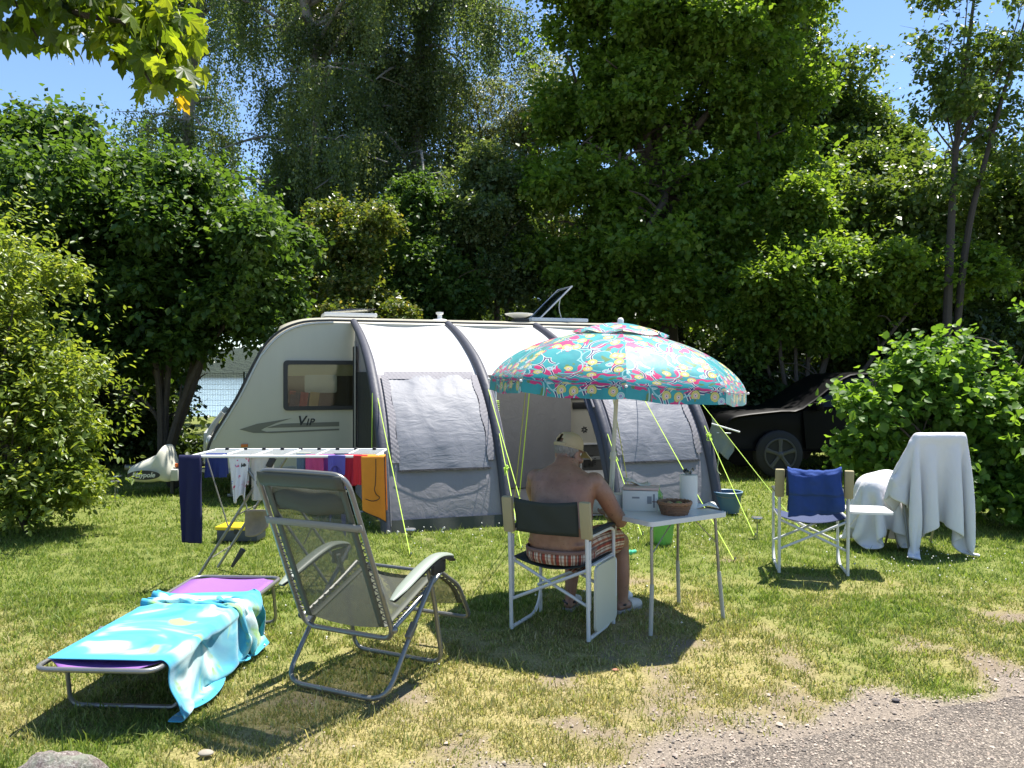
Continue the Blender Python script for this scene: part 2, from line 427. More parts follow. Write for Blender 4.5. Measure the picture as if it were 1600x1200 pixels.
tag(np_mesh("grass", bv, bt, grass_mat(), attrs={"rnd": br, "dry": bd}), "short patchy grass, green and straw coloured, growing over the pitch", "grass", kind="stuff")

# clover heads and leaves
def clover():
    V = []; T = []; o = 0
    oct_v = np.array([(1, 0, 0), (-1, 0, 0), (0, 1, 0), (0, -1, 0), (0, 0, 1), (0, 0, -1)]); oct_f = np.array([(0, 2, 4), (2, 1, 4), (1, 3, 4), (3, 0, 4), (2, 0, 5), (1, 2, 5), (3, 1, 5), (0, 3, 5)])
    spots = [(1170, 790, 60, 26, 80), (1430, 885, 80, 14, 45), (1290, 815, 60, 18, 35), (1040, 840, 70, 22, 60), (690, 840, 80, 14, 30), (460, 960, 120, 60, 20), (1500, 900, 70, 22, 25), (250, 790, 80, 20, 25), (1000, 900, 120, 40, 20)]
    for cx, cy, sx, sy, n in spots:
        for _ in range(n):
            g = G(rg.normal(cx, sx), max(760, rg.normal(cy, sy))); r = rg.uniform(.004, .009)
            u, v = aw_coord(g.x, g.y)
            if v > -.05: continue
            V.append(oct_v * r + np.array((g.x, g.y, rg.uniform(.04, .075)))); T.append(oct_f + o); o += 6
    return np.concatenate(V), np.concatenate(T)
cv, ct = clover()
tag(np_mesh("clover_flowers", cv, ct, mat("clover_white", (.72, .70, .64), .8)), "small white clover heads dotted through the far grass", "flowers", kind="stuff")

def stones(name, n, smin, smax, srange, label, cols):
    t = rg.uniform(-3.2, 4.2, n); s = rg.normal(srange[0], srange[1], n); s = np.where(s < 0, s * 1.6, s * 2.2)
    x = RD0[0] + RDd[0] * t + RDn[0] * s; y = RD0[1] + RDd[1] * t + RDn[1] * s
    ba, dr, gr = ground_masks(x, y); keep = (y > 2.7) & (np.abs(x) < y * .68) & ((s > 0) | (rg.uniform(size=n) < gr + .35 * ba))
    x, y = x[keep], y[keep]; n = len(x); r = rg.gamma(2.2, (smax - smin) / 4, n) + smin
    pv = np.array([(1, 0, .1), (.4, .9, -.1), (-.6, .8, .1), (-1, -.1, -.1), (-.4, -.9, .15), (.6, -.8, 0), (.1, .05, .75), (0, 0, -.5)])
    pf = np.array([(0, 1, 6), (1, 2, 6), (2, 3, 6), (3, 4, 6), (4, 5, 6), (5, 0, 6)])
    j = rg.uniform(.7, 1.3, (n, 8, 3)); a = rg.uniform(0, 6.28, n); ca, sa = np.cos(a), np.sin(a)
    vv = pv[None] * j * r[:, None, None]; xx = vv[:, :, 0] * ca[:, None] - vv[:, :, 1] * sa[:, None]; yy = vv[:, :, 0] * sa[:, None] + vv[:, :, 1] * ca[:, None]
    V = np.stack([xx + x[:, None], yy + y[:, None], vv[:, :, 2] + (ground_z(x, y) + .25 * r + .004)[:, None]], -1).reshape(-1, 3)
    T = (np.arange(n)[:, None, None] * 8 + pf[None]).reshape(-1, 3)
    m, nt, ns, ls, b = newmat(name + "_stone"); at = ns.new("ShaderNodeAttribute"); at.attribute_name = "rnd"
    ls.new(ramp(nt, at.outputs["Fac"], [(i / (len(cols) - 1), c) for i, c in enumerate(cols)]), b.inputs["Base Color"]); b.inputs["Roughness"].default_value = .85
    return tag(np_mesh(name, V, T, m, attrs={"rnd": np.repeat(rg.uniform(size=n), 8)}), label, "gravel", kind="stuff")
stones("gravel", 30000, .0014, .0065, (0.0, .36), "loose grey and buff gravel strewn along the ragged road edge", [(0.077, 0.065, 0.056), (0.165, 0.140, 0.117), (0.264, 0.215, 0.176), (0.440, 0.370, 0.297), (0.220, 0.155, 0.117)])
# ---------------------------------------------------------------- plants
rp = np.random.default_rng(5)
def unit(a): return a / np.maximum(np.linalg.norm(a, axis=-1, keepdims=True), 1e-9)
def leaf_mesh_arrays(pos, dirs, nrm, size, asp, six=True, fold=.25):
    """pos,dirs,nrm (n,3); leaf of length size, half width asp*size; 2 quads (six) or 2 triangles"""
    n = len(pos); d = unit(dirs); s = unit(np.cross(d, nrm)); k = unit(np.cross(s, d)); L = size[:, None]
    W = L * asp
    if six:
        pts = [pos, pos + d * L * .30 + s * W - k * W * fold * -1, pos + d * L * .68 + s * W * .8 + k * W * fold * .6, pos + d * L - k * L * .10,
               pos + d * L * .68 - s * W * .8 + k * W * fold * .6, pos + d * L * .30 - s * W + k * W * fold]
        f = np.array([(0, 1, 2, 3), (0, 3, 4, 5)]); m = 6
    else:
        pts = [pos, pos + d * L * .45 + s * W + k * W * fold, pos + d * L - k * L * .08, pos + d * L * .45 - s * W + k * W * fold]
        f = np.array([(0, 1, 2), (0, 2, 3)]); m = 4
    V = np.stack(pts, 1).reshape(-1, 3); T = (np.arange(n)[:, None, None] * m + f[None]).reshape(-1, f.shape[1])
    return V, T, m
def sublobes(lobes, per, rng, flat=.7, rad=(.20, .46), reach=1.05):
    """break each smooth lobe into many uneven leaf masses round its outside"""
    out = []
    for l in lobes:
        m = max(6, int(per * (l[3] * l[5]) ** .7)); l6 = np.array(l[:6])
        d = unit(rng.normal(size=(m, 3)) * np.array((1, 1, 1.0))); r = rng.uniform(.45, reach, m); q = rng.uniform(rad[0], rad[1], m) ** 1.0
        rr = (l6[3] * l6[4] * l6[5]) ** (1 / 3)
        for i in range(m):
            c = l6[:3] + d[i] * r[i] * l6[3:6]; e = q[i] * rr
            out.append((c[0], c[1], c[2], e * rng.uniform(.8, 1.5), e * rng.uniform(.8, 1.4), e * flat * rng.uniform(.7, 1.35), rng.uniform(.5, 1.4)))
    return out
def twigs_in_lobes(lobes, n_twig, shell=(.55, 1.0), rng=rp, bottom=None, per=9, flat=.62, rad=(.22, .46), reach=1.08):
    sub = sublobes(lobes, per, rng, flat, rad, reach)
    p1, d1 = _twigs(sub, int(n_twig * .80), (.45, 1.0), rng, bottom)
    p2, d2 = _twigs(lobes, int(n_twig * .15), (.1, .62), rng, bottom)
    p3, d3 = _twigs(lobes, int(n_twig * .05), (.85, 1.2), rng, bottom)
    return np.concatenate([p1, p2, p3]), np.concatenate([d1, d2, d3])
def _twigs(lobes, n_twig, shell, rng, bottom):
    vol = np.array([(l[3] * l[4] + l[3] * l[5] + l[4] * l[5]) * (l[6] if len(l) > 6 else 1) for l in lobes]); pick = rng.choice(len(lobes), n_twig, p=vol / vol.sum())
    Lb = np.array([l[:6] for l in lobes])[pick]
    d = unit(rng.normal(size=(n_twig, 3))); r = shell[0] + (shell[1] - shell[0]) * rng.uniform(size=n_twig) ** .7
    p = Lb[:, :3] + d * r[:, None] * Lb[:, 3:6]
    keep = p[:, 2] > (.08 if bottom is None else bottom)
    return p[keep], unit(d / Lb[:, 3:6])[keep]
def foliage(lobes, n_twig, k, tl, size, asp, up=.5, droop=0.0, six=False, shell=(.5, 1.0), spread=.9, rng=rp, bottom=None, sz=.5, tilt=.55, hangd=.35, **tw):
    p, o = twigs_in_lobes(lobes, n_twig, shell, rng, bottom, **tw); n = len(p)
    td = unit(o + rng.normal(size=(n, 3)) * .55 + np.array((0, 0, up)))
    L = tl * rng.uniform(.5, 1.3, n); tw_r = rng.uniform(size=n)
    P_ = []; D_ = []; N_ = []; S_ = []; R_ = []
    for j in range(k):
        t = (j + .5) / k; side = unit(np.cross(td, rng.normal(size=(n, 3))))
        pos = p + td * (L * (t - .35))[:, None] + np.array((0, 0, -1)) * (droop * L * t * t)[:, None]
        dr = unit(td * .7 + side * spread + np.array((0, 0, -hangd - droop)))
        nn = unit(np.array((0, 0, 1.0)) + rng.normal(size=(n, 3)) * tilt + o * (.35 if tilt > .5 else .12))
        P_.append(pos); D_.append(dr); N_.append(nn); S_.append(size * rng.uniform(1 - sz, 1 + sz, n)); R_.append(np.clip(tw_r * .55 + rng.uniform(size=n) * .45 + .12 * (t - .5), 0, 1))
    return np.concatenate(P_), np.concatenate(D_), np.concatenate(N_), np.concatenate(S_), np.concatenate(R_)
def limbs(mb, base, lobes, r0, wob=.25, rng=rnd, hub=None, n_sub=3):
    base = Vector(base); 
    for l in lobes:
        c = Vector(l[:3]); top = c + Vector((0, 0, l[5] * .55)); start = base if hub is None else Vector(hub)
        mid = start.lerp(top, .5) + Vector((rng.uniform(-wob, wob), rng.uniform(-wob, wob), rng.uniform(0, wob)))
        pth = smoothpath([start, mid, top], 5); mb.tube(pth, lerp_list([r0, r0 * .6, r0 * .15], len(pth)), 7)
        for _ in range(n_sub):
            q = pth[rng.randrange(3, len(pth) - 1)]; e = q + Vector((rng.uniform(-1, 1) * l[3] * .8, rng.uniform(-1, 1) * l[4] * .8, rng.uniform(.1, .7) * l[5]))
            pp = smoothpath([q, q.lerp(e, .5) + Vector((0, 0, wob * .4)), e], 4); mb.tube(pp, lerp_list([r0 * .35, r0 * .08], len(pp)), 5)
def tree(name, label, cat, base, lobes, lm, n_twig, k, tl, size, asp, trunk_r=.12, bark=None, group=None, trunk_pts=None, parts=0, leaf_six=False, hub=None, n_sub=3, **kw):
    root = thing(name, label, cat, base, 0, group)
    mb = MB()
    if trunk_pts:
        for pts, rs in trunk_pts:
            pp = smoothpath(pts, 6); mb.tube(pp, lerp_list(rs, len(pp)), 9)
    if hub is not None:
        pp = smoothpath([base, Vector(base).lerp(Vector(hub), .5) + Vector((.06, 0, 0)), hub], 6); mb.tube(pp, lerp_list([trunk_r * 1.25, trunk_r, trunk_r * .8], len(pp)), 10)
    limbs(mb, base, lobes, trunk_r * (.6 if hub is not None else 1), hub=hub, n_sub=n_sub)
    mb.build("trunk" if trunk_r > .05 else "stems", bark or M_bark, root, world=True)
    if not parts: n_twig = int(n_twig * 1.45); size *= .86
    p, d, nn, s, r = foliage(lobes, n_twig, k, tl, size, asp, six=leaf_six, **kw)
    if parts:
        # the leaves that show largest become single leaf parts
        px = 800 + p[:, 0] / p[:, 1] * F; py = HY + (HC - p[:, 2]) / p[:, 1] * F
        vis = (px > 5) & (px < 1595) & (py > 0) & (py < 1190)
        order = np.argsort(np.where(vis, p[:, 1], 1e9))[:parts]
        lmeshes = []
        for q in range(5):
            v, t, m = leaf_mesh_arrays(np.zeros((1, 3)), np.array([[0, 1., 0]]), np.array([[0, 0, 1.]]), np.array([1.0]), asp * (.85 + .1 * q), True)
            me = bpy.data.meshes.new("leaf"); me.from_pydata(v.tolist(), [], t.tolist()); me.materials.append(lm)
            at = me.attributes.new("rnd", 'FLOAT', 'POINT'); at.data.foreach_set("value", np.full(len(v), .15 + .2 * q, dtype=np.float32)); lmeshes.append(me)
        b3 = np.array(base)
        for i in order:
            y = Vector(d[i]).normalized(); x = y.cross(Vector(nn[i])).normalized(); z = x.cross(y)
            o = link_mesh("leaf", lmeshes[min(4, int(r[i] * 5))], root)
            Mt = Matrix((x, y, z)).transposed().to_4x4(); o.matrix_basis = Matrix.Translation(Vector(p[i] - b3)) @ Mt @ Matrix.Scale(float(s[i]), 4)
        keep = np.ones(len(p), bool); keep[order] = False; p, d, nn, s, r = p[keep], d[keep], nn[keep], s[keep], r[keep]
    V, T, m = leaf_mesh_arrays(p, d, nn, s, asp, leaf_six)
    np_mesh("crown", V, T, lm, root, {"rnd": np.repeat(r, m)}, kind="stuff")
    return root
LM_priv = leafmat("privet_leaf", [(0.083, 0.131, 0.025), (0.131, 0.193, 0.036), (0.193, 0.248, 0.055), (0.276, 0.304, 0.097)], .48, .38)
LM_hazel = leafmat("hazel_leaf", [(0.030, 0.066, 0.017), (0.046, 0.094, 0.022), (0.068, 0.128, 0.028), (0.105, 0.170, 0.042)], .48, .48, .32)
LM_bright = leafmat("hedge_leaf", [(0.052, 0.115, 0.022), (0.081, 0.163, 0.030), (0.128, 0.230, 0.041), (0.186, 0.298, 0.069)], .52, .46, .32)
LM_birch = leafmat("birch_leaf", [(0.049, 0.084, 0.035), (0.076, 0.119, 0.049), (0.115, 0.158, 0.068), (0.176, 0.211, 0.108)], .48, .40)
LM_grey = leafmat("willow_leaf", [(0.076, 0.103, 0.048), (0.117, 0.145, 0.069), (0.166, 0.193, 0.097)], .45, .4)
LM_maple = leafmat("maple_leaf", [(0.065, 0.128, 0.021), (0.095, 0.168, 0.027), (0.133, 0.214, 0.036), (0.198, 0.265, 0.063)], .52, .46, .32)
LM_yell = leafmat("young_maple_leaf", [(.060, .10, .022), (.085, .13, .028), (.12, .155, .036), (.24, .20, .06)], .42, .36)
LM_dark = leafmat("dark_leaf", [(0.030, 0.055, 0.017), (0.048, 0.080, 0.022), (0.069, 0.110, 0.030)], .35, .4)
LM_oak = leafmat("oak_leaf", [(0.048, 0.089, 0.023), (0.073, 0.126, 0.029), (0.109, 0.165, 0.043), (0.158, 0.201, 0.072)], .40, .38)

def lobe(px, py, D, rx, ry, rz, w=1): p = P(px, py, D); return (p.x, p.y, p.z, rx, ry, rz, w)
# left foreground bush
tree("leafy_bush", "bright small-leaved green bush at the left edge of the lawn", "bush", (-5.0, 8.3, 0), [lobe(20, 590, 8.2, .95, 1.0, 1.25), lobe(-120, 480, 8.4, 1.2, 1.1, 1.6), lobe(90, 670, 8.1, .62, .8, .95), lobe(-20, 420, 8.3, .7, .8, .8), lobe(20, 770, 7.9, .6, .7, .42)],
     LM_priv, 11500, 6, .26, .062, .24, trunk_r=.035, parts=240, leaf_six=True, up=.9, shell=(.45, 1.0), spread=.8)
# tall shrubs behind it
tree("hazel_tree", "tall dark green hazel rising behind the bright left bush", "tree", (-7.6, 13.6, 0), [lobe(40, 380, 13.4, 2.2, 1.9, 1.9), lobe(120, 320, 13.6, 1.2, 1.4, 1.5), lobe(-90, 330, 13.6, 1.6, 1.6, 1.9), lobe(215, 330, 13.7, .95, 1.2, 1.2), lobe(245, 320, 13.9, .6, .9, .8), lobe(60, 235, 13.8, .7, .9, .65), lobe(120, 215, 13.8, .35, .5, .55), lobe(10, 215, 13.8, .5, .6, .5), lobe(110, 480, 13.2, 1.7, 1.5, 1.2)],
     LM_hazel, 12500, 6, .42, .125, .36, trunk_r=.09, up=.55, shell=(.35, 1.0))
tree("spreading_hazel", "broad hazel shrub overhanging the grass left of the caravan nose", "tree", (-5.75, 13.2, 0), [lobe(300, 425, 13.0, 1.35, 1.3, 1.3), lobe(270, 310, 13.4, .8, .9, .8), lobe(385, 410, 13.2, .85, 1.0, 1.15), lobe(330, 340, 13.3, .95, 1.0, .95), lobe(200, 520, 12.9, .95, 1.1, 1.2), lobe(420, 470, 13.3, .55, .7, .8), lobe(228, 600, 13.2, .65, .8, .8), lobe(190, 640, 12.8, .9, .9, .9)],
     LM_hazel, 10500, 6, .40, .115, .36, trunk_r=.07, up=.5, shell=(.3, 1.0), bottom=1.80)
# weeping birches
def weeping(name, label, base, trunk, branches, nstr, seed, lmt=None):
    rng = np.random.default_rng(seed); rr = random.Random(seed); root = thing(name, label, "tree", base)
    mb = MB(); pp = smoothpath(trunk, 8); mb.tube(pp, lerp_list([.26, .2, .15, .1], len(pp)), 10)
    ends = []
    for (t, ang, el, ln) in branches:
        q = pp[int(t * (len(pp) - 1))]; dv = Vector((math.cos(ang) * math.cos(el), math.sin(ang) * math.cos(el), math.sin(el)))
        e = q + dv * ln; m1 = q.lerp(e, .5) + Vector((0, 0, ln * .12)); e = e + Vector((0, 0, -ln * .10))
        bp = smoothpath([q, m1, e], 6); mb.tube(bp, lerp_list([.075, .045, .012], len(bp)), 6)
        for _ in range(4):                                   # side branchlets that carry the hanging twigs
            s0 = bp[rr.randrange(3, len(bp))]; d2 = Vector((rr.gauss(0, .6), rr.gauss(0, .6), rr.uniform(-.25, .3))); sp = smoothpath([s0, s0 + d2 * .6, s0 + d2 + Vector((0, 0, -.15))], 4)
            mb.tube(sp, lerp_list([.02, .006], len(sp)), 4); ends.append(sp)
    mb.build("trunk", M_birch, root, world=True)
    P_ = []; D_ = []; N_ = []; S_ = []; R_ = []
    for bp in ends:
        cl_ = rr.random(); lmax = rr.uniform(.5, 1.9); per = max(4, int(nstr / len(ends) * rr.uniform(.5, 1.6)))
        for i in range(per):
            q = bp[rr.randrange(1, len(bp))] + Vector((rr.gauss(0, .20), rr.gauss(0, .20), rr.gauss(.05, .10)))
            ln = lmax * rr.uniform(.45, 1.15); n = max(6, int(ln / .030)); t = np.linspace(0, 1, n)
            sway = np.array((rr.gauss(0, .2), rr.gauss(0, .2), 0)); c = rr.random()
            pos = np.array(q)[None] + t[:, None] * np.array((0, 0, -ln))[None] + (t ** .6)[:, None] * sway[None] * ln * .6 + rng.normal(size=(n, 3)) * .05
            dr = rng.normal(size=(n, 3)) * .7 + np.array((0, 0, -1.0)); nn = rng.normal(size=(n, 3)) + np.array((0, -.2, .6))
            P_.append(pos); D_.append(dr); N_.append(nn); S_.append(rng.uniform(.05, .09, n)); R_.append(np.clip(cl_ * .4 + c * .3 + rng.uniform(size=n) * .3, 0, 1))
    V, T, m = leaf_mesh_arrays(np.concatenate(P_), np.concatenate(D_), np.concatenate(N_), np.concatenate(S_), .38, False)
    np_mesh("crown", V, T, lmt or LM_birch, root, {"rnd": np.repeat(np.concatenate(R_), m)}, kind="stuff"); return root
rb = random.Random(3)
def brs(n, t0, t1, l0, l1): return [(rb.uniform(t0, t1), rb.uniform(0, 6.28), rb.uniform(-.25, .65), rb.uniform(l0, l1)) for _ in range(n)]
weeping("weeping_birch", "tall weeping birch with a leaning trunk right of the sky gap", (-5.6, 21.5, -.1), [(-5.6, 21.5, -.1), (-5.4, 21.5, 5), P(495, 110, 21.5), P(440, -120, 21.5)], brs(58, .26, 1, 1.2, 4.6), 5200, 31)
weeping("weeping_birch", "second weeping birch, its curtain of twigs above the middle of the caravan", (-2.4, 22.5, -.1), [(-2.4, 22.5, -.1), (-2.6, 22.5, 5), P(655, 100, 22.5), P(680, -140, 22.5)], brs(58, .26, 1, 1.2, 4.4), 5200, 32)
weeping("weeping_birch", "slighter weeping birch at the left, thin against the blue sky", (-10.0, 23.5, -.1), [(-10.0, 23.5, -.1), (-9.8, 23.5, 5), P(300, 130, 23.5), P(330, -120, 23.5)], brs(30, .4, 1, 1.0, 3.0), 2300, 33)
tree("willow_tree", "grey-green fine-leaved willow between the birches and the big maple", "tree", (.3, 24, 0), [lobe(815, 250, 24, 1.6, 1.6, 2.9), lobe(770, 330, 24, 1.4, 1.5, 2.0), lobe(850, 170, 24.3, 1.0, 1.2, 1.7), lobe(740, 180, 24, 1.0, 1.2, 1.6)], LM_grey, 6500, 7, .5, .10, .2, trunk_r=.13, up=.2, droop=.5, shell=(.2, 1))
# shrubs behind the caravan
tree("young_maple", "small maple with yellowish tips behind the caravan's front roof hatch", "tree", (-3.0, 15.2, 0), [lobe(545, 420, 15.2, .85, .9, 1.15), lobe(520, 380, 15.3, .5, .6, .85), lobe(580, 360, 15.2, .42, .5, .75), lobe(560, 490, 15.1, 1.0, .9, .7)], LM_yell, 4300, 6, .30, .085, .38, trunk_r=.05, up=.8, shell=(.3, 1))
tree("hazel_shrub", "fresh green upright shrub behind the caravan's roof chimney", "shrub", (-1.9, 16.2, 0), [lobe(655, 380, 16.2, .72, .8, 1.3), lobe(640, 330, 16.3, .45, .6, .65), lobe(690, 460, 16.0, .95, .9, .9), lobe(610, 470, 16.1, .6, .7, .9)], LM_hazel, 4200, 6, .32, .10, .36, trunk_r=.05, up=.8, shell=(.3, 1))
tree("alder_tree", "dark small-leaved alder behind the open roof hatch of the caravan", "tree", (-.5, 17, 0), [lobe(760, 360, 17, 1.0, 1.0, 1.7), lobe(770, 265, 17.2, .6, .7, 1.0), lobe(800, 440, 16.8, 1.0, .9, 1.0), lobe(735, 300, 17, .5, .6, .7)], LM_birch, 6500, 6, .32, .09, .36, trunk_r=.06, up=.5, shell=(.25, 1))
# the big maple
ml = [lobe(1040, 60, 17.5, 2.0, 2.0, 1.3), lobe(930, 60, 18, 1.4, 1.5, 1.2), lobe(1150, 40, 18, 1.7, 1.7, 1.4), lobe(900, 180, 17.6, 1.1, 1.3, .95), lobe(1010, 170, 17.2, 1.5, 1.5, .9), lobe(1160, 160, 17.4, 1.6, 1.6, 1.0), lobe(870, 300, 17.2, 1.0, 1.3, .8), lobe(960, 290, 16.8, 1.3, 1.4, .75), lobe(1110, 280, 16.9, 1.5, 1.5, .8), lobe(1220, 260, 17.4, 1.1, 1.2, .9),
      lobe(900, 400, 16.8, 1.15, 1.3, .75), lobe(1010, 390, 16.4, 1.4, 1.4, .8), lobe(1130, 380, 16.8, 1.4, 1.4, .8), lobe(960, 470, 16.6, 1.4, 1.3, .7), lobe(1080, 470, 16.5, 1.4, 1.3, .7), lobe(1040, -90, 17.8, 2.6, 2.2, 1.5), lobe(1200, -60, 18, 1.6, 1.7, 1.3)]
tree("maple_tree", "broad dark-trunked maple towering over the parasol", "tree", (3.5, 18, 0), ml, LM_maple, 24000, 6, .42, .118, .44, tilt=.42, hangd=.14, trunk_r=.24, hub=P(1030, 300, 17.8), up=.15, shell=(.25, 1), flat=.42, per=8, n_sub=4, trunk_pts=[([(3.3, 18, 0), P(985, 330, 17.9), P(955, 180, 17.9)], [.16, .12, .06])])
tree("oak_tree", "tall oak with an uneven top right of the big maple", "tree", (10.6, 25, 0), [lobe(1265, 150, 24, 1.6, 1.7, 1.6), lobe(1335, 185, 24.5, 1.0, 1.2, 1.2), lobe(1310, 280, 24, 1.9, 1.8, 1.4), lobe(1375, 235, 24.6, .6, .8, .6), lobe(1215, 50, 24, 1.5, 1.6, 1.6), lobe(1300, 370, 23.5, 2.4, 2, 1.6), lobe(1200, 200, 24.3, 1.5, 1.5, 2)],
     LM_oak, 14000, 6, .5, .15, .38, tilt=.42, hangd=.14, trunk_r=.22, hub=P(1300, 330, 24.5), up=.35, shell=(.3, 1))
tree("maple_shrub", "bright-topped maple shrub beyond the awning's right end", "shrub", (5.6, 15.4, 0), [lobe(1290, 400, 15.4, 1.05, 1.0, .8), lobe(1260, 330, 15.8, .8, .9, .7), lobe(1350, 420, 15.6, .8, .9, .75), lobe(1250, 470, 15.0, .9, .9, .75), lobe(1330, 490, 15.2, 1.0, .9, .7), lobe(1180, 520, 15.2, .55, .7, .6), lobe(1225, 425, 14.4, .9, .8, .45), lobe(1370, 430, 14.4, 1.1, .9, .5), lobe(1490, 430, 14.6, 1.0, .8, .5)], LM_maple, 12000, 6, .36, .10, .44, tilt=.42, hangd=.14, trunk_r=.06, up=.3, shell=(.3, 1))
tree("ash_tree", "slender open-crowned tree with two dark trunks at the right edge", "tree", (7.4, 14, 0), [lobe(1500, 60, 14, .85, .9, .95), lobe(1470, 170, 14.1, .65, .8, .7), lobe(1590, 90, 14.2, .7, .9, .9), lobe(1545, 190, 14.2, .75, .8, .6), lobe(1480, 290, 14.3, .5, .7, .45), lobe(1600, 240, 14.2, .6, .8, .6), lobe(1520, -60, 14, .8, .9, .8), lobe(1610, -40, 14.3, .8, .9, .8)],
     LM_oak, 1500, 6, .34, .10, .40, trunk_r=.03, up=.3, shell=(.15, 1), n_sub=2, hub=P(1492, 240, 14), bark=mat("dark_bark", (.05, .042, .034), .9, var=.4, vscale=14), trunk_pts=[([(7.5, 14, 0), P(1483, 420, 14), P(1497, 200, 14), P(1530, -60, 14)], [.085, .07, .045, .015]), ([(7.6, 14.1, 0), P(1507, 400, 14.1), P(1545, 230, 14.1), P(1605, 20, 14.1)], [.075, .06, .04, .015])])
tree("lime_tree", "dense mid-green tree filling the right behind the two dark trunks", "tree", (11.5, 19, 0), [lobe(1440, 335, 19, 1.3, 1.4, 1.1), lobe(1560, 350, 19.3, 1.5, 1.4, 1.1), lobe(1430, 430, 18.6, 1.5, 1.4, 1.2), lobe(1540, 450, 18.5, 1.6, 1.4, 1.2), lobe(1640, 400, 19, 1.5, 1.5, 1.6), lobe(1380, 270, 19.5, .9, 1.1, .9), lobe(1400, 320, 15.8, 1.3, 1.2, .55), lobe(1570, 320, 15.6, 1.4, 1.2, .6), lobe(1490, 390, 15.9, 1.7, 1.1, .8)], LM_oak, 14000, 6, .45, .125, .40, tilt=.42, hangd=.14, trunk_r=.15, hub=P(1500, 420, 19.2), up=.3, shell=(.3, 1))
# right foreground bush
tree("hazel_bush", "broad-leaved light green bush behind the white quilt at right", "bush", (5.1, 9.1, 0), [lobe(1500, 655, 8.9, .92, .85, .78), lobe(1600, 620, 9.0, .9, .85, .85), lobe(1420, 620, 9.0, .48, .6, .45), lobe(1560, 740, 8.7, .8, .7, .6), lobe(1450, 700, 9.1, .7, .6, .65), lobe(1365, 655, 8.9, .32, .4, .30), lobe(1335, 705, 8.9, .24, .3, .20), lobe(1350, 620, 9.0, .26, .3, .24), lobe(1390, 760, 8.9, .4, .4, .3), lobe(1640, 700, 8.8, .8, .8, .9)],
     LM_bright, 4200, 6, .30, .078, .46, trunk_r=.03, parts=280, leaf_six=True, up=.5, shell=(.4, 1.0))
# dark wood beyond everything
for i, (px, D, zt, w, lab) in enumerate(((-40, 27, 8.5, 3.2, "dark tree deep in the wood at the far left"), (180, 27, 7.0, 2.9, "dark tree deep in the wood behind the tall hazel"), (520, 27, 6.6, 2.6, "dark tree deep in the wood low behind the weeping birches"), (690, 28, 7.0, 2.8, "dark tree deep in the wood behind the fresh green shrub"), (900, 27, 8.5, 2.9, "dark tree deep in the wood left of the big maple's trunk"), (1100, 27, 8.5, 3.0, "dark tree deep in the wood right of the big maple's trunk"), (1250, 28, 6.5, 2.2, "dark tree deep in the wood above the black car's bonnet"), (1430, 27, 8.0, 2.8, "dark tree deep in the wood behind the lime"), (1640, 27, 9.0, 3.0, "dark tree deep in the wood at the far right"))):
    x = (px - 800) / F * D; b = 1.9 if px in (1250, 180, 520) else 1.2
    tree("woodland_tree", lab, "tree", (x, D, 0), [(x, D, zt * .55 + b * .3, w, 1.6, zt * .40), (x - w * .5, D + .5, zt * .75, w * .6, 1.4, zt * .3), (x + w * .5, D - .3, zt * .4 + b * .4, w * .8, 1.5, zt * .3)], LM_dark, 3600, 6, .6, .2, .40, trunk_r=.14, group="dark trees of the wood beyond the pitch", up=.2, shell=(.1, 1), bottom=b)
# low dark undergrowth shrubs under the trees, right and left
for nm, base, lb, lab, sub in (("bramble_shrub", (4.3, 16.5, 0), [lobe(1160, 610, 16, .9, .6, .8), lobe(1120, 640, 15.5, .6, .5, .6)], "dark shrub in the shade between awning and black car", .25),
                               ("bramble_shrub", (8.2, 15.6, 0), [lobe(1450, 560, 15.5, 1.6, .8, 1.0), lobe(1380, 540, 15.8, .9, .7, .9), lobe(1560, 560, 15.5, 1.2, .8, 1.1)], "dark shrub in the shade above the black car's roof", .25),
                               ("bramble_shrub", (6.6, 15.9, 0), [(4.6, 15.6, .75, .9, .5, .75), (6.0, 15.8, .8, 1.0, .5, .8), (7.6, 15.8, .9, 1.1, .5, .9), (3.6, 15.4, .6, .6, .5, .6)], "dark shrub in the shade low behind the black car's body", .2),
                               ("bramble_shrub", (-6.6, 14.6, 0), [lobe(200, 690, 14.6, 1.3, .7, 1.0), lobe(80, 660, 14.8, 1.5, .7, 1.3), lobe(285, 720, 14.6, .5, .5, .55), lobe(250, 640, 14.3, .6, .5, .9)], "dark shrub in the shade behind the white hitch cover", .2),
                               ("bramble_shrub", (1.2, 19.5, 0), [lobe(880, 540, 19.5, 1.6, .8, 1.3), lobe(1010, 540, 19.5, 1.5, .8, 1.3), lobe(740, 545, 19.5, 1.4, .8, 1.2), lobe(600, 545, 19.5, 1.2, .8, 1.1)], "dark shrub growing behind the caravan's roof", .2)):
    tree(nm, lab, "shrub", base, lb, LM_dark, 3000, 6, .35, .12, .40, trunk_r=.03, up=.4, shell=(.2, 1), group=None)
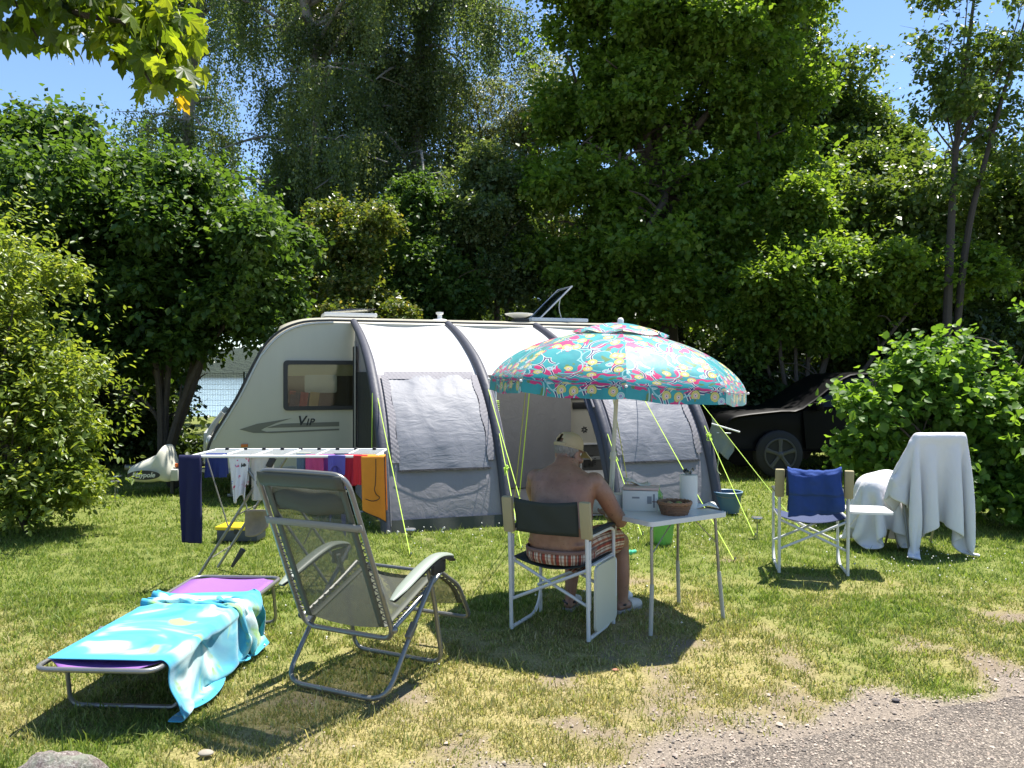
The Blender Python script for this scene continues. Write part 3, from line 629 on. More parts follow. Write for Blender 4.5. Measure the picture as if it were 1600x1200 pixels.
# overhanging maple branch top left: tree stands outside the frame
mt = thing("maple_tree", "maple branch with large lobed leaves hanging into the sky at top left", "tree", (-3.9, 3.1, 0))
mb = MB(); pp = smoothpath([(-3.9, 3.1, -.05), (-3.85, 3.15, 1.6), (-3.7, 3.2, 3.4), (-3.5, 3.3, 5.0)], 6); mb.tube(pp, lerp_list([.2, .16, .13, .08], len(pp)), 12); mb.build("trunk", M_bark, mt, world=True)
mb = MB(); tips = []
rq = random.Random(14)
def br(pts, r):
    q = smoothpath(pts, 6); mb.tube(q, lerp_list(r, len(q)), 6); return q
b0 = br([(-3.75, 3.2, 3.0), P(-60, -90, 3.5), P(90, 10, 3.55), P(205, 40, 3.6), P(262, 100, 3.62)], [.05, .03, .016, .010, .004])
b1 = br([P(90, 10, 3.55), P(150, -20, 3.7), P(240, 10, 3.75), P(300, 80, 3.75)], [.014, .010, .007, .003])
b2 = br([P(-60, -90, 3.5), P(20, 0, 3.7), P(60, 60, 3.7)], [.018, .010, .004])
b3 = br([P(205, 40, 3.6), P(225, 110, 3.55), P(250, 150, 3.55)], [.008, .005, .002])
mb.build("branch", M_bark, mt, world=True)
branch_o = mt.children[-1]
out = []
lob = [(0, 1.0), (50, .80), (-50, .80), (105, .52), (-105, .52)]
for k in range(0, 360, 10):
    a = k if k <= 180 else k - 360; r = .40
    for la, lr in lob:
        d = abs(a - la)
        if d < 30: r = max(r, lr * (1 - d / 30 * .50) if d > 0 else lr)
    if k % 20 == 10 and r > .4: r *= .86
    if abs(a) > 150: r = .16 if abs(a) < 175 else .05
    out.append((math.sin(R(a)) * r, math.cos(R(a)) * r))
def maple_leaf_mesh(val, curl, mtl):
    me = bpy.data.meshes.new("leaf"); vs = [(0, 0, 0)] + [(x, y, -curl * (x * x + .6 * y * y) + .04 * math.sin(9 * x)) for x, y in out]
    n = len(out); vs += [(-.012, 0, .0), (.012, 0, .0), (.012, -.75, -.08), (-.012, -.75, -.08)]
    me.from_pydata(vs, [], [(0, i + 1, (i + 1) % n + 1) for i in range(n)] + [(n + 1, n + 2, n + 3, n + 4)]); me.materials.append(mtl)
    at = me.attributes.new("rnd", 'FLOAT', 'POINT'); at.data.foreach_set("value", np.full(len(vs), val, dtype=np.float32)); return me
LM_big = leafmat("norway_maple_leaf", [(.050, .085, .012), (.075, .12, .016), (.12, .17, .02), (.19, .23, .03)], .62, .4, tcol=(2.3, 2.1, .6))
LM_gold = leafmat("golden_maple_leaf", [(.45, .33, .02), (.5, .36, .03)], .5, .4, tcol=(1.6, 1.3, .5))
mls = [maple_leaf_mesh(v, c, LM_big) for v in (.1, .35, .6, .9) for c in (.35, .7)]
def put_leaf(me, pos, s, down, par=branch_o, name="leaf"):
    y = Vector((rq.gauss(0, .45), rq.gauss(0, .4), -down + rq.gauss(0, .25))).normalized(); nz = Vector((rq.gauss(0, .5), rq.gauss(-.25, .5), 1.0)).normalized()
    x = y.cross(nz).normalized(); z = x.cross(y); o = link_mesh(name, me, par)
    o.matrix_basis = Matrix.Translation(Vector(pos) - Vector((-3.9, 3.1, 0))) @ Matrix((x, y, z)).transposed().to_4x4() @ Matrix.Scale(s, 4); return o
def along(pts, t): i = t * (len(pts) - 1); j = min(int(i), len(pts) - 2); return pts[j].lerp(pts[j + 1], i - j)
for q in range(620):
    bpth = (b0, b0, b1, b2, b3)[q % 5]; p = along(bpth, rq.uniform(.25 if bpth is b0 else .1, 1)) + Vector((rq.gauss(0, .14), rq.gauss(0, .15), rq.gauss(.03, .12)))
    pr = p; sx = 800 + pr.x / pr.y * F; sy = HY - (pr.z - HC) / pr.y * F
    if sy > 150 or (sx < 170 and sy > 74) or sx > 318 or (sx < 215 and sy > 98): continue
    put_leaf(mls[min(7, max(0, int(rq.uniform(-2, 5) + sx / 75)))], p, rq.uniform(.055, .105), rq.uniform(.3, 1.1))  # leaf colour brightens rightwards, painting in the shade at the left
for px, py, s_ in ((238, 150, .075), (318, 125, .085), (300, 85, .08), (255, 45, .08), (150, 88, .08), (120, 92, .06)):
    put_leaf(mls[7], P(px, py - 14, 3.6), s_, .7)
put_leaf(maple_leaf_mesh(.5, .4, LM_gold), P(282, 156, 3.55), .075, .9)["label"] = "single golden yellow maple leaf at the tip of the branch"
# the rest of that tree's crown, above the frame
cp, cd, cn, cs, cr = foliage([(-3.2, 3.7, 5.0, 1.5, 1.3, .9), (-2.75, 3.9, 4.3, .7, .7, .35)], 1200, 5, .4, .13, .5, up=.2, shell=(.1, 1))
V, T, m_ = leaf_mesh_arrays(cp, cd, cn, cs, .5, True); np_mesh("crown", V, T, LM_big, mt, {"rnd": np.repeat(cr, m_)}, kind="stuff")
# undergrowth that closes the wood low down
for i, (px, D, w, h, lab) in enumerate(((-60, 19, 2.2, 2.6, "dark undergrowth shrub low behind the left bushes, at the frame's left"), (110, 19.5, 1.7, 2.4, "dark undergrowth shrub under the tall hazel"), (235, 20, 1.1, 2.0, "dark undergrowth shrub left of the gap where the lake shows"), (540, 19, 1.1, 2.4, "dark undergrowth shrub behind the caravan's sloping front"), (590, 20, 1.5, 2.8, "dark undergrowth shrub behind the front roof hatch"), (700, 19.5, 1.5, 2.8, "dark undergrowth shrub behind the roof chimney"), (830, 20.5, 1.7, 3.4, "dark undergrowth shrub behind the open roof hatch"), (960, 20, 1.7, 3.4, "dark undergrowth shrub behind the parasol's knob"), (1090, 20, 1.5, 3.2, "dark undergrowth shrub beyond the parasol's right side"), (1180, 21, .8, 1.5, "dark undergrowth shrub left of the lake glints"), (1330, 20.5, 1.3, 2.8, "dark undergrowth shrub behind the black car"), (1470, 21, 2.0, 3.2, "dark undergrowth shrub behind the two dark trunks"), (1620, 20.5, 2.2, 3.4, "dark undergrowth shrub at the frame's right"))):
    x = (px - 800) / F * D
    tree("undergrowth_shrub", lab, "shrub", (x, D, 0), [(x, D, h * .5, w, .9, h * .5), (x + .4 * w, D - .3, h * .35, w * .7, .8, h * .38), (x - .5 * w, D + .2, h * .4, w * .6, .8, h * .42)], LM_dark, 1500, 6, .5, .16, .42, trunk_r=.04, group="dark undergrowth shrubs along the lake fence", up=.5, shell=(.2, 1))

for px, D, w, h, lab in ((-330, 13.5, 1.7, 3.2, "dark tree of the wood just outside the frame at the left"), (-620, 16, 2.2, 3.6, "dark tree of the wood far outside the frame at the left"), (1960, 15, 2.0, 3.6, "dark tree of the wood just outside the frame at the right")):
    x = (px - 800) / F * D
    tree("woodland_tree", lab, "tree", (x, D, 0), [(x, D, h * .75, w, 1.5, h * .6), (x + w * .5, D, h * .45, w * .8, 1.4, h * .45), (x - w * .5, D, h * .45, w * .8, 1.4, h * .45)], LM_hazel, 2600, 6, .45, .14, .38, trunk_r=.10, group="dark trees of the wood beyond the pitch", up=.4, shell=(.2, 1))
# ---------------------------------------------------------------- caravan (local x = along, y = away from us, z = up; root shared with the awning frame)
CAR = thing("caravan", "cream touring caravan with dark swoosh and VIP lettering, awning on its side", "caravan", (AW0[0], AW0[1], 0), AWY)
CV = 2.62                                             # near side wall
def paneled(name, c1, rough, dirt_reflect=.25, spec=.5):
    m, nt, ns, ls, b = newmat(name)
    n = noise_tex(nt, 1.4, 6, .7, 'Object'); tc = ns.new("ShaderNodeTexCoord"); mp = ns.new("ShaderNodeMapping"); mp.inputs["Scale"].default_value = (6, 6, .7)
    ls.new(tc.outputs["Object"], mp.inputs[0]); n2 = noise_tex(nt, 2.0, 5, .7, vec=mp.outputs[0])
    c = mixc(nt, math_n(nt, 'MULTIPLY', n.outputs[0], dirt_reflect), c1, [x * .7 for x in c1]); c = mixc(nt, math_n(nt, 'MULTIPLY', n2.outputs[0], dirt_reflect), c, [x * .78 for x in c1])  # mottling of the panel; its blotches also stand in for reflections
    ls.new(c, b.inputs["Base Color"]); b.inputs["Roughness"].default_value = rough; b.inputs["Specular IOR Level"].default_value = spec
    b.inputs["Coat Weight"].default_value = .2; b.inputs["Coat Roughness"].default_value = .15
    bump(nt, noise_tex(nt, 3.5, 2, .5).outputs[0], .06, .02, b); return m
M_cara = paneled("caravan_cream", (.60, .57, .46), .32, .5)  # stronger blotches paint reflections on the side into the cream
M_trim = mat("dark_trim", (.02, .022, .022), .4)
M_roof = paneled("caravan_roof_white", (.78, .78, .76), .4)
# side outline (u, z): nose left
nose = [(-1.80, .34), (-1.85, .55), (-1.80, .78), (-1.63, 1.08), (-1.47, 1.36), (-1.26, 1.80), (-1.12, 2.03), (-.92, 2.21), (-.65, 2.315), (-.30, 2.345)]
tail = [(4.20, 2.345), (4.45, 2.28), (4.60, 2.08), (4.66, 1.6), (4.68, .9), (4.66, .34)]
side = smoothpath([(a, 0, b) for a, b in nose], 4)[0:] + [Vector((a, 0, b)) for a, b in tail]
ol = [(p.x, p.z) for p in side]
def ring(y, inset, crown):
    cx, cz = 1.4, 1.3
    return [Vector((cx + (x - cx) * (1 - inset / 3.2), y, max(.30, cz + (z - cz) * (1 - inset / 1.1)) + crown * (1 if z > 2.2 else 0))) for x, z in ol]
rings = [ring(CV + .0, .035, 0), ring(CV + .03, .0, 0), ring(CV + .35, -.0, .06), ring(CV + 1.1, 0, .10), ring(CV + 1.85, 0, .06), ring(CV + 2.17, 0, 0), ring(CV + 2.2, .035, 0)]
mb = MB(); n = len(ol)
vs = [v for r_ in rings for v in r_]; fs = [(i * n + j, i * n + (j + 1) % n, (i + 1) * n + (j + 1) % n, (i + 1) * n + j) for i in range(len(rings) - 1) for j in range(n)]
fs += [tuple(range(n - 1, -1, -1)), tuple((len(rings) - 1) * n + j for j in range(n))]
mb.add(vs, fs); mb.build("body", M_cara, CAR, ang=25)
# rail trim round the edge of the side
mb = MB(); mb.tube([Vector((x, CV - .012, z)) for x, z in ol[2:-1]], .016, 6); mb.build("edge_trim", M_trim, CAR)
mb = MB(); mb.tube([Vector((x + (.035 if x < 0 else -.02), CV - .018, z - (.03 if z > 1.9 else 0))) for x, z in ol[8:-6]], .013, 6); mb.build("awning_rail", M_alu, CAR)
# roof skin
# lower skirt and floor
mb = MB(); mb.box((1.42, CV + 1.1, .24), (5.7, 1.9, .14)); mb.build("chassis", M_black, CAR)
mb = MB(); mb.box((1.4, CV - .005, .38), (6.1, .03, .05), b=.01); mb.build("skirt_strip", mat("skirt_grey", (.30, .31, .29), .5), CAR)
# front gas locker moulding at the nose
mb = MB()
for yy in (CV + .16, CV + 2.04): mb.tube(smoothpath([(-1.66, yy, 1.12), (-1.80, yy, .92), (-1.86, yy, .70), (-1.85, yy, .5)], 4), .035, 8)
mb.box((-1.86, CV + 1.1, .66), (.08, 1.9, .42), b=.03); mb.build("nose_moulding", mat("moulding_grey", (.42, .43, .42), .3, var=.1), CAR)
# front corner lamp
mb = MB(); mb.ball((-1.82, CV + .05, .74), (.05, .04, .10)); mb.build("corner_lamp", mat("clear_lens", (.6, .6, .58), .08, .3), CAR)
def rrect(w, h, r, k=4):
    pts = []
    for cx, cy, a0 in ((w / 2 - r, h / 2 - r, 0), (-w / 2 + r, h / 2 - r, 90), (-w / 2 + r, -h / 2 + r, 180), (w / 2 - r, -h / 2 + r, 270)):
        for i in range(k + 1): a = R(a0 + 90 * i / k); pts.append((cx + r * math.cos(a), cy + r * math.sin(a)))
    return pts
def facing(u, v, z): return Matrix.Translation((u, v, z)) @ Euler((R(90), 0, 0)).to_matrix().to_4x4()   # prism xy -> x,z ; normal towards -y
M_glass = glassy("tinted_acrylic", (.85, .85, .78), .0)
def frame_mesh(mb, w, h, t, depth, M, r=.04):
    o = rrect(w, h, r); i_ = rrect(w - 2 * t, h - 2 * t, max(.005, r - t * .4)); n = len(o)
    vs = []
    for z in (-depth / 2, depth / 2):
        vs += [M @ Vector((x, y, z)) for x, y in o] + [M @ Vector((x, y, z)) for x, y in i_]
    fs = []
    for j in range(n):
        k = (j + 1) % n
        fs += [(j, k, n + k, n + j), (2 * n + j, 3 * n + j, 3 * n + k, 2 * n + k), (j, 2 * n + j, 2 * n + k, k), (n + j, n + k, 3 * n + k, 3 * n + j)]
    mb.add(vs, fs)
# side window with what can be seen inside
WU, WZ, WW, WH = -.36, 1.475, 1.10, .66
mb = MB(); frame_mesh(mb, WW, WH, .055, .03, facing(WU, CV - .018, WZ), .05); win = mb.build("window", M_trim, CAR)
mb = MB(); mb.prism(rrect(WW - .105, WH - .105, .02), .004, facing(WU, CV - .026, WZ)); mb.build("pane", M_glass, win)
mb = MB(); mb.prism(rrect(WW - .10, WH - .10, .02), .004, facing(WU, CV - .0045, WZ)); mb.build("painted_dim_interior", mat("painted_dim_interior", (.075, .062, .05), .8), win)  # flat dark plate; the unlit inside is painted as colour
mb = MB(); mb.box((WU, CV - .010, WZ + .205), (WW - .12, .004, .16)); mb.build("blind", mat("beige_blind", (.42, .40, .27), .7, var=.1), win)
mb = MB(); mb.prism(rrect(.42, .24, .03), .004, facing(WU - .07, CV - .0125, WZ + .02)); mb.build("painted_far_window", mat("far_window_painted_daylight", (.48, .52, .53), .4, var=.15, vscale=5), win)  # pale plate with the far window's daylight painted in
for x, w_, c in ((-.40, .13, (.07, .07, .11)), (-.29, .10, (.40, .06, .06)), (-.155, .12, (.50, .38, .18)), (-.43, .08, (.40, .09, .08))):
    mb = MB(); mb.box((WU + x, CV - .016, WZ - .185 + (.09 if x == -.43 else 0)), (w_, .004, .19 if x != -.43 else .05), rot=(0, .12, 0), b=.0015); mb.build("cushion", mat("cushion_fabric", c, .8), win)
# decals: swoosh, lettering, side marker
M_decal = mat("swoosh_grey", (.165, .16, .125), .4, var=.15, vscale=2)
def decal(pts, name, m, v=CV - .004, parent=CAR):
    mb = MB(); mb.prism(pts, .003, facing(0, v, 0)); return mb.build(name, m, parent, smooth=False)
def PU(px, py):                 # photo pixel on the near side wall -> (u, z)
    k = (px - 800) / F; a = AWu; o = AW0 + AWv * CV
    u = (o[0] - k * o[1]) / (k * a[1] - a[0]); D = o[1] + u * a[1]; return (u, HC - (py - HY) / F * D)
top_s = [PU(*q) for q in ((374, 671), (400, 662), (432, 658), (458, 653), (430, 661), (412, 668.5), (470, 667), (530, 666))]
bot_s = [PU(*q) for q in ((530, 668.5), (470, 669.5), (414, 671), (430, 673.5), (480, 671.5), (530, 669.8), (530, 672.5), (470, 675), (400, 677))]
decal([PU(374, 671), PU(402, 662), PU(456, 653.5), PU(432, 661), PU(413, 669), PU(408, 672), PU(416, 674.5), PU(530, 669.6), PU(530, 672.2), PU(425, 676.8), PU(396, 676.5)], "swoosh", M_decal)
decal([PU(470, 661), PU(530, 659), PU(530, 666), PU(416, 668.6), PU(440, 662)], "swoosh", M_decal, CV - .0035)
def text_mesh(name, s, size, m, M, parent, shear=0.0, ext=.0015, space=1.0):
    cu = bpy.data.curves.new(name, 'FONT'); cu.body = s; cu.size = size; cu.shear = shear; cu.extrude = ext; cu.offset = size * .022; cu.align_x = 'CENTER'; cu.align_y = 'CENTER'; cu.space_character = space
    t = bpy.data.objects.new(name, cu); COL.objects.link(t); bpy.context.view_layer.update()
    me = bpy.data.meshes.new_from_object(t.evaluated_get(bpy.context.evaluated_depsgraph_get())); bpy.data.objects.remove(t); bpy.data.curves.remove(cu)
    me.transform(M); me.materials.clear(); me.materials.append(m); me.name = name
    return link_mesh(name, me, parent)
M_ink = mat("dark_ink", (.025, .026, .025), .5)
def txt_at(s, px, py, size, sh=.25, nm="lettering", sp=1.0):
    u, z = PU(px, py); return text_mesh(nm, s, size, M_ink, facing(u, CV - .0075, z), CAR, sh, space=sp)
txt_at("V", 470, 658, .175); txt_at("IP", 484, 659.8, .125, sp=1.1)
u_, z_ = PU(382, 696); mb = MB(); mb.box((u_, CV - .012, z_), (.085, .02, .04), b=.008); mb.build("side_marker", mat("amber_lens", (.65, .16, .02), .25), CAR)
# emblem and service hatch seen through the awning door
u_, z_ = PU(913, 671.5); mb = MB()
for k in range(7):
    a = 2 * math.pi * k / 7; ca, sa = math.cos(a), math.sin(a)
    mb.prism([(ca * r_ - sa * w_, sa * r_ + ca * w_) for r_, w_ in ((.012, -.004), (.03, -.011), (.047, -.009), (.053, 0), (.047, .009), (.03, .011), (.012, .004))], .003, facing(u_, CV - .004, z_))
mb.build("emblem", M_ink, CAR, smooth=False)
decal([PU(925, 656), PU(940, 653), PU(940, 654), PU(930, 656.4), PU(940, 656.2), PU(940, 657)], "swoosh", M_decal)
hu, hz = PU(926, 716); mb = MB(); frame_mesh(mb, .42, .46, .025, .03, facing(hu, CV - .016, hz), .03); hatch = mb.build("service_hatch", M_white, CAR)
mb = MB(); mb.prism(rrect(.37, .41, .02), .004, facing(hu, CV - .0045, hz)); mb.build("niche", mat("niche_grey", (.10, .10, .09), .6), hatch)
mb = MB(); mb.box((hu - .07, CV - .012, hz - .04), (.15, .012, .17), b=.003); mb.box((hu - .05, CV - .022, hz - .06), (.05, .01, .05), b=.004)
for k in range(4): mb.box((hu + .03, CV - .02, hz - .09 + .03 * k), (.025, .006, .012))
mb.build("meter", mat("meter_dark", (.035, .033, .03), .4), hatch)
mb = MB(); mb.box((hu, CV - .17, hz - .22), (.38, .30, .02), rot=(R(14), 0, 0), b=.006); mb.build("flap", M_white, hatch)
mb = MB(); mb.box((hu - .05, CV - .015, 1.16), (.55, .03, .10), b=.01); mb.build("window_sill", M_trim, CAR)
# right-hand window of the lounge, mostly behind the awning
mb = MB(); frame_mesh(mb, .9, .6, .05, .03, facing(hu - .02, CV - .019, 1.56), .05); w2 = mb.build("window", M_trim, CAR)
mb = MB(); mb.prism(rrect(.81, .51, .02), .004, facing(hu - .02, CV - .024, 1.56)); mb.build("pane", mat("dark_pane", (.03, .035, .035), .08), w2)
# wheel
for sy in (CV + .12, CV + 2.08):
    mb = MB(); Mx = Euler((R(90), 0, 0)).to_matrix().to_4x4()
    mb.lathe([(.20, -.09), (.29, -.09), (.325, -.06), (.33, 0), (.325, .06), (.29, .09), (.20, .09)], 24, (1.2, sy, .33), Mx); w_ = mb.build("wheel", M_rubber, CAR)
    mb = MB(); mb.lathe([(.01, -.07), (.10, -.085), (.19, -.075), (.205, -.09), (.205, .05)], 20, (1.2, sy, .33), Mx); mb.build("rim", M_steel, w_)
# A-frame and jockey wheel
mb = MB()
for yy in (CV + .5, CV + 1.7): mb.tube([(-1.7, yy, .32), (-2.6, CV + 1.1, .33)], .04, 6)
mb.tube([(-2.55, CV + 1.1, .33), (-2.95, CV + 1.1, .35)], .035, 8); mb.build("drawbar", M_steel, CAR)
mb = MB(); mb.rod((-2.35, CV + 1.28, .12), (-2.35, CV + 1.28, .62), .024); mb.lathe([(.03, -.03), (.09, -.025), (.10, 0), (.09, .025), (.03, .03)], 14, (-2.35, CV + 1.28, .105), Euler((R(90), 0, 0)).to_matrix().to_4x4()); mb.build("jockey_wheel", M_black, CAR)
mb = MB(); mb.rod((-1.55, CV + .35, .02), (-1.55, CV + .35, .3), .022); mb.box((-1.55, CV + .35, .015), (.12, .12, .02)); mb.build("corner_steady", M_steel, CAR)
# roof fittings
def UV3(px, py, vv):            # pixel on the plane v = vv -> local point
    k = (px - 800) / F; o = AW0 + AWv * vv; u = (o[0] - k * o[1]) / (k * AWu[1] - AWu[0]); D = o[1] + u * AWu[1]
    return Vector((u, vv, HC - (py - HY) / F * D))
M_clear = glassy("clear_hatch_plastic", (.72, .74, .70), .10, .12)
mb = MB(); c = UV3(545, 503, CV + .9); c.z = 2.47; mb.box(c, (.75, .55, .06), b=.02); rv = mb.build("roof_hatch", M_white, CAR)
mb = MB(); mb.grid(lambda a, b: Vector((c.x + (a - .5) * .72, c.y + (b - .5) * .52, c.z + .035 + .06 * a + .05 * math.sin(math.pi * a) * math.sin(math.pi * b))), 8, 6); mb.build("dome", M_clear, rv, solid=.006)
h0 = UV3(835, 503, CV + 1.0); mb = MB(); mb.box((h0.x + .32, h0.y, 2.47), (.95, .62, .06), b=.02); rh = mb.build("roof_hatch", M_white, CAR, label="large roof hatch propped wide open")
mb = MB(); hl = UV3(838, 499, CV + 1.0); hr = UV3(880, 450, CV + 1.0)
dvec = Vector((.52, 0, .50)); mb.grid(lambda a, b: Vector((h0.x, h0.y - .30, 2.50)) + dvec * a + Vector((0, .6 * b, 0)) + Vector((-.5, 0, .5)) * (.05 * math.sin(math.pi * a) * math.sin(math.pi * b)), 8, 8)
hd = mb.build("dome", M_clear, rh, solid=.008)
mb = MB(); q0 = Vector((h0.x, h0.y - .30, 2.50)); mb.tube([q0, q0 + dvec, q0 + dvec + Vector((0, .6, 0)), q0 + Vector((0, .6, 0))], .012, 6, closed=True); mb.build("dome_rim", M_alu, rh)
mb = MB(); mb.tube(smoothpath([q0 + dvec * .62, q0 + dvec * .5 + Vector((.04, 0, -.1)), q0 + Vector((.34, 0, 0))], 4), .006, 6); mb.build("stay", M_alu, rh)
c = UV3(811, 498, CV + .45); mb = MB(); mb.lathe([(.02, -.02), (.06, .0), (.14, .035), (.21, .06), (.215, .075), (.14, .082), (.01, .086)], 20, (c.x, c.y, 2.455)); mb.build("aerial_dome", M_white, CAR)
mb = MB(); mb.box((c.x + .02, c.y, 2.43), (.22, .2, .05), b=.01); mb.build("aerial_foot", M_black, CAR)
c = UV3(687, 500, CV + .5); mb = MB(); mb.lathe([(.12, 0), (.10, .02), (.035, .03), (.035, .09), (.055, .10), (.055, .125), (.01, .13)], 14, (c.x, c.y, 2.40)); mb.build("flue_cap", M_white, CAR)

# ---------------------------------------------------------------- awning
AWN = thing("awning", "grey and white arched caravan awning with screened windows and open doorway", "awning", (AW0[0], AW0[1], 0), AWY)
prof = [(-.13, -.02), (-.055, .28), (.045, .58), (.19, .91), (.42, 1.22), (.72, 1.50), (1.10, 1.76), (1.6, 1.99), (2.1, 2.17), (2.60, 2.31)]
pc = smoothpath([(0, a, b) for a, b in prof], 6)
plen = np.concatenate([[0], np.cumsum([(pc[i + 1] - pc[i]).length for i in range(len(pc) - 1)])])
def pat(t, out=0.0):
    """point (v,z) of the arch at arc fraction t, moved out along the normal"""
    s = t * plen[-1]; i = min(int(np.searchsorted(plen, s, 'right')) - 1, len(pc) - 2); f = (s - plen[i]) / (plen[i + 1] - plen[i])
    p = pc[i].lerp(pc[i + 1], f); d = (pc[i + 1] - pc[i]).normalized(); nrm = Vector((0, -d.z, d.y)); p = p + nrm * out; return p.y, p.z
def t_of_z(z): return float(np.interp(z, [p.z for p in pc], plen / plen[-1]))
US = [0.0, 1.30, 2.60, 3.90]
TW = t_of_z(1.62)
def cloth_mat(name, col, trans, rough=.7, var=.06, crumple=.5, cs=9, weave=0):
    m, nt, ns, ls, b = newmat(name)
    n = noise_tex(nt, 3, 5, .7); ls.new(mixc(nt, n.outputs[0], [x * (1 - var) for x in col], [min(1, x * (1 + var)) for x in col]), b.inputs["Base Color"])
    b.inputs["Roughness"].default_value = rough; b.inputs["Specular IOR Level"].default_value = .35
    b1 = bump(nt, noise_tex(nt, cs, 4, .55, dist=1.2).outputs[0], crumple, .03, b)
    if weave:
        w = noise_tex(nt, 420, 2, .5); b2 = ns.new("ShaderNodeBump"); b2.inputs["Strength"].default_value = weave; b2.inputs["Distance"].default_value = .001
        ls.new(w.outputs[0], b2.inputs["Height"]); ls.new(b1.outputs[0], b2.inputs["Normal"]); ls.new(b2.outputs[0], b.inputs["Normal"])
    t = ns.new("ShaderNodeBsdfTranslucent"); t.inputs[0].default_value = (*col, 1)
    mx = ns.new("ShaderNodeMixShader"); mx.inputs[0].default_value = trans
    ls.new(b.outputs[0], mx.inputs[1]); ls.new(t.outputs[0], mx.inputs[2]); ls.new(mx.outputs[0], ns["Material Output"].inputs[0]); return m
M_awroof = cloth_mat("awning_white_fabric", (.78, .78, .78), .45, .6, .03, .15, 5)
M_awgrey = cloth_mat("awning_grey_fabric", (.265, .255, .275), .14, .62, .06, .2, 6)
def add_creases(m, sc=(3, 3, 12), st=.26, dist=.03):
    nt = m.node_tree; ls = nt.links; b = nt.nodes["Principled BSDF"]; tc = nt.nodes.new("ShaderNodeTexCoord"); mp = nt.nodes.new("ShaderNodeMapping"); mp.inputs["Scale"].default_value = sc; mp.inputs["Rotation"].default_value = (0, .22, 0)
    ls.new(tc.outputs["Object"], mp.inputs[0]); n = noise_tex(nt, 1.0, 4, .6, vec=mp.outputs[0], dist=1.0)
    bb = nt.nodes.new("ShaderNodeBump"); bb.inputs["Strength"].default_value = st; bb.inputs["Distance"].default_value = dist; ls.new(n.outputs[0], bb.inputs["Height"])
    if b.inputs["Normal"].links: ls.new(b.inputs["Normal"].links[0].from_socket, bb.inputs["Normal"])
    ls.new(bb.outputs[0], b.inputs["Normal"])
add_creases(M_awgrey, (4, 4, 4), .35)
M_awscreen = cloth_mat("awning_screen_grey", (.20, .208, .238), .12, .55, .08, .22, 5, weave=.25)
add_creases(M_awscreen)
M_awdark = cloth_mat("awning_dark_fabric", (.030, .030, .031), .05, .65, .08, .4, 7)
M_beam = cloth_mat("air_beam_fabric", (.062, .064, .082), 0, .55, .1, .2, 10)
M_ruffle = cloth_mat("ruffle_grey", (.24, .23, .25), .12, .7, .05, .2, 9)
def strip(u0, u1, t0, t1, nu, nt_, wob=0.0, off=0.0, seed=0, sag=0.0):
    mb = MB()
    def fn(a, b):
        u = u0 + (u1 - u0) * a; t = t0 + (t1 - t0) * b
        o = off + wob * (fbm(np.array(u * 3.1 + seed), np.array(t * 6.0), 70 + seed, 4) - .5) * math.sin(math.pi * min(1, max(0, a))) ** .5 - sag * math.sin(math.pi * a)
        v, z = pat(t, float(o)); return Vector((u, v, z))
    mb.grid(fn, nu, nt_); return mb
for k in range(3):
    strip(US[k] + .02, US[k + 1] - .02, TW, 1.0, 16, 26, .02, 0, k, .035).build("roof_panel", M_awroof, AWN)
strip(US[0] + .02, US[1] - .02, t_of_z(.06), TW, 30, 46, .016, 0, 11, .01).build("front_panel", M_awgrey, AWN)
strip(US[2] + .02, US[3] - .02, t_of_z(.06), TW, 30, 46, .016, 0, 13, .01).build("front_panel", M_awgrey, AWN)
for k, (ua, ub) in enumerate(((US[0] + .17, US[1] - .15), (US[2] + .17, US[3] - .17))):
    strip(ua, ub, t_of_z(.60), TW - .012, 40, 40, .05, .016, 31 + k, -.01).build("window_screen", M_awscreen, AWN)
    strip(ua - .02, ub + .02, t_of_z(.585), t_of_z(.605), 8, 2, 0, .026, 0, -.012).build("screen_hem", M_awdark, AWN)
    for s_, uu in ((1, ua), (-1, ub)):                     # gathered side curtains
        mb = MB()
        def fn(a, b, uu=uu, s_=s_):
            t = t_of_z(.68) + (TW - .012 - t_of_z(.68)) * b
            w = .075 + .0015 * math.sin(b * 120 + 2 * a) + .010 * math.sin(b * 17); o = .026 + .0032 * math.sin(b * 135 + a * 9)
            v, z = pat(t, o); return Vector((uu - s_ * (.09 - w * a) + s_ * .015, v, z))
        mb.grid(fn, 5, 120); mb.build("curtain", M_ruffle, AWN)
    mb = MB()                                             # gathered top
    mb.grid(lambda a, b: (lambda q: Vector((ua - .04 + (ub - ua + .08) * a, q[0], q[1])))(pat(TW - .03 + .035 * b, .020 + .0028 * math.sin(a * 130 + b * 9) + .006 * b)), 170, 4); mb.build("curtain", M_ruffle, AWN)
for k, u0 in enumerate(US):
    mb = MB(); pts = [Vector((u0, *pat(t, .018))) for t in np.linspace(0.0, 1, 44)]
    mb.tube(pts, lerp_list([.055, .06, .062, .06, .052, .045], len(pts)), 10); mb.build("air_beam", M_beam, AWN)
    mb = MB(); pts = [Vector((u0 + .045, *pat(t, .055))) for t in np.linspace(.02, .55, 24)]; mb.tube(pts, .006, 5); mb.build("piping", M_awgrey, AWN)
# mud flap along the ground
for k, (ua, ub) in enumerate(((US[0], US[1]), (US[2], US[3]))):
    mb = MB(); mb.grid(lambda a, b: Vector((ua + (ub - ua) * a, -.13 - .03 * b - .012 * math.sin(a * 17 + k) * b, .12 - .13 * b)), 24, 4); mb.build("mud_flap", mat("mud_flap_green_black", (.05, .055, .045), .7, var=.4, vscale=5), AWN)
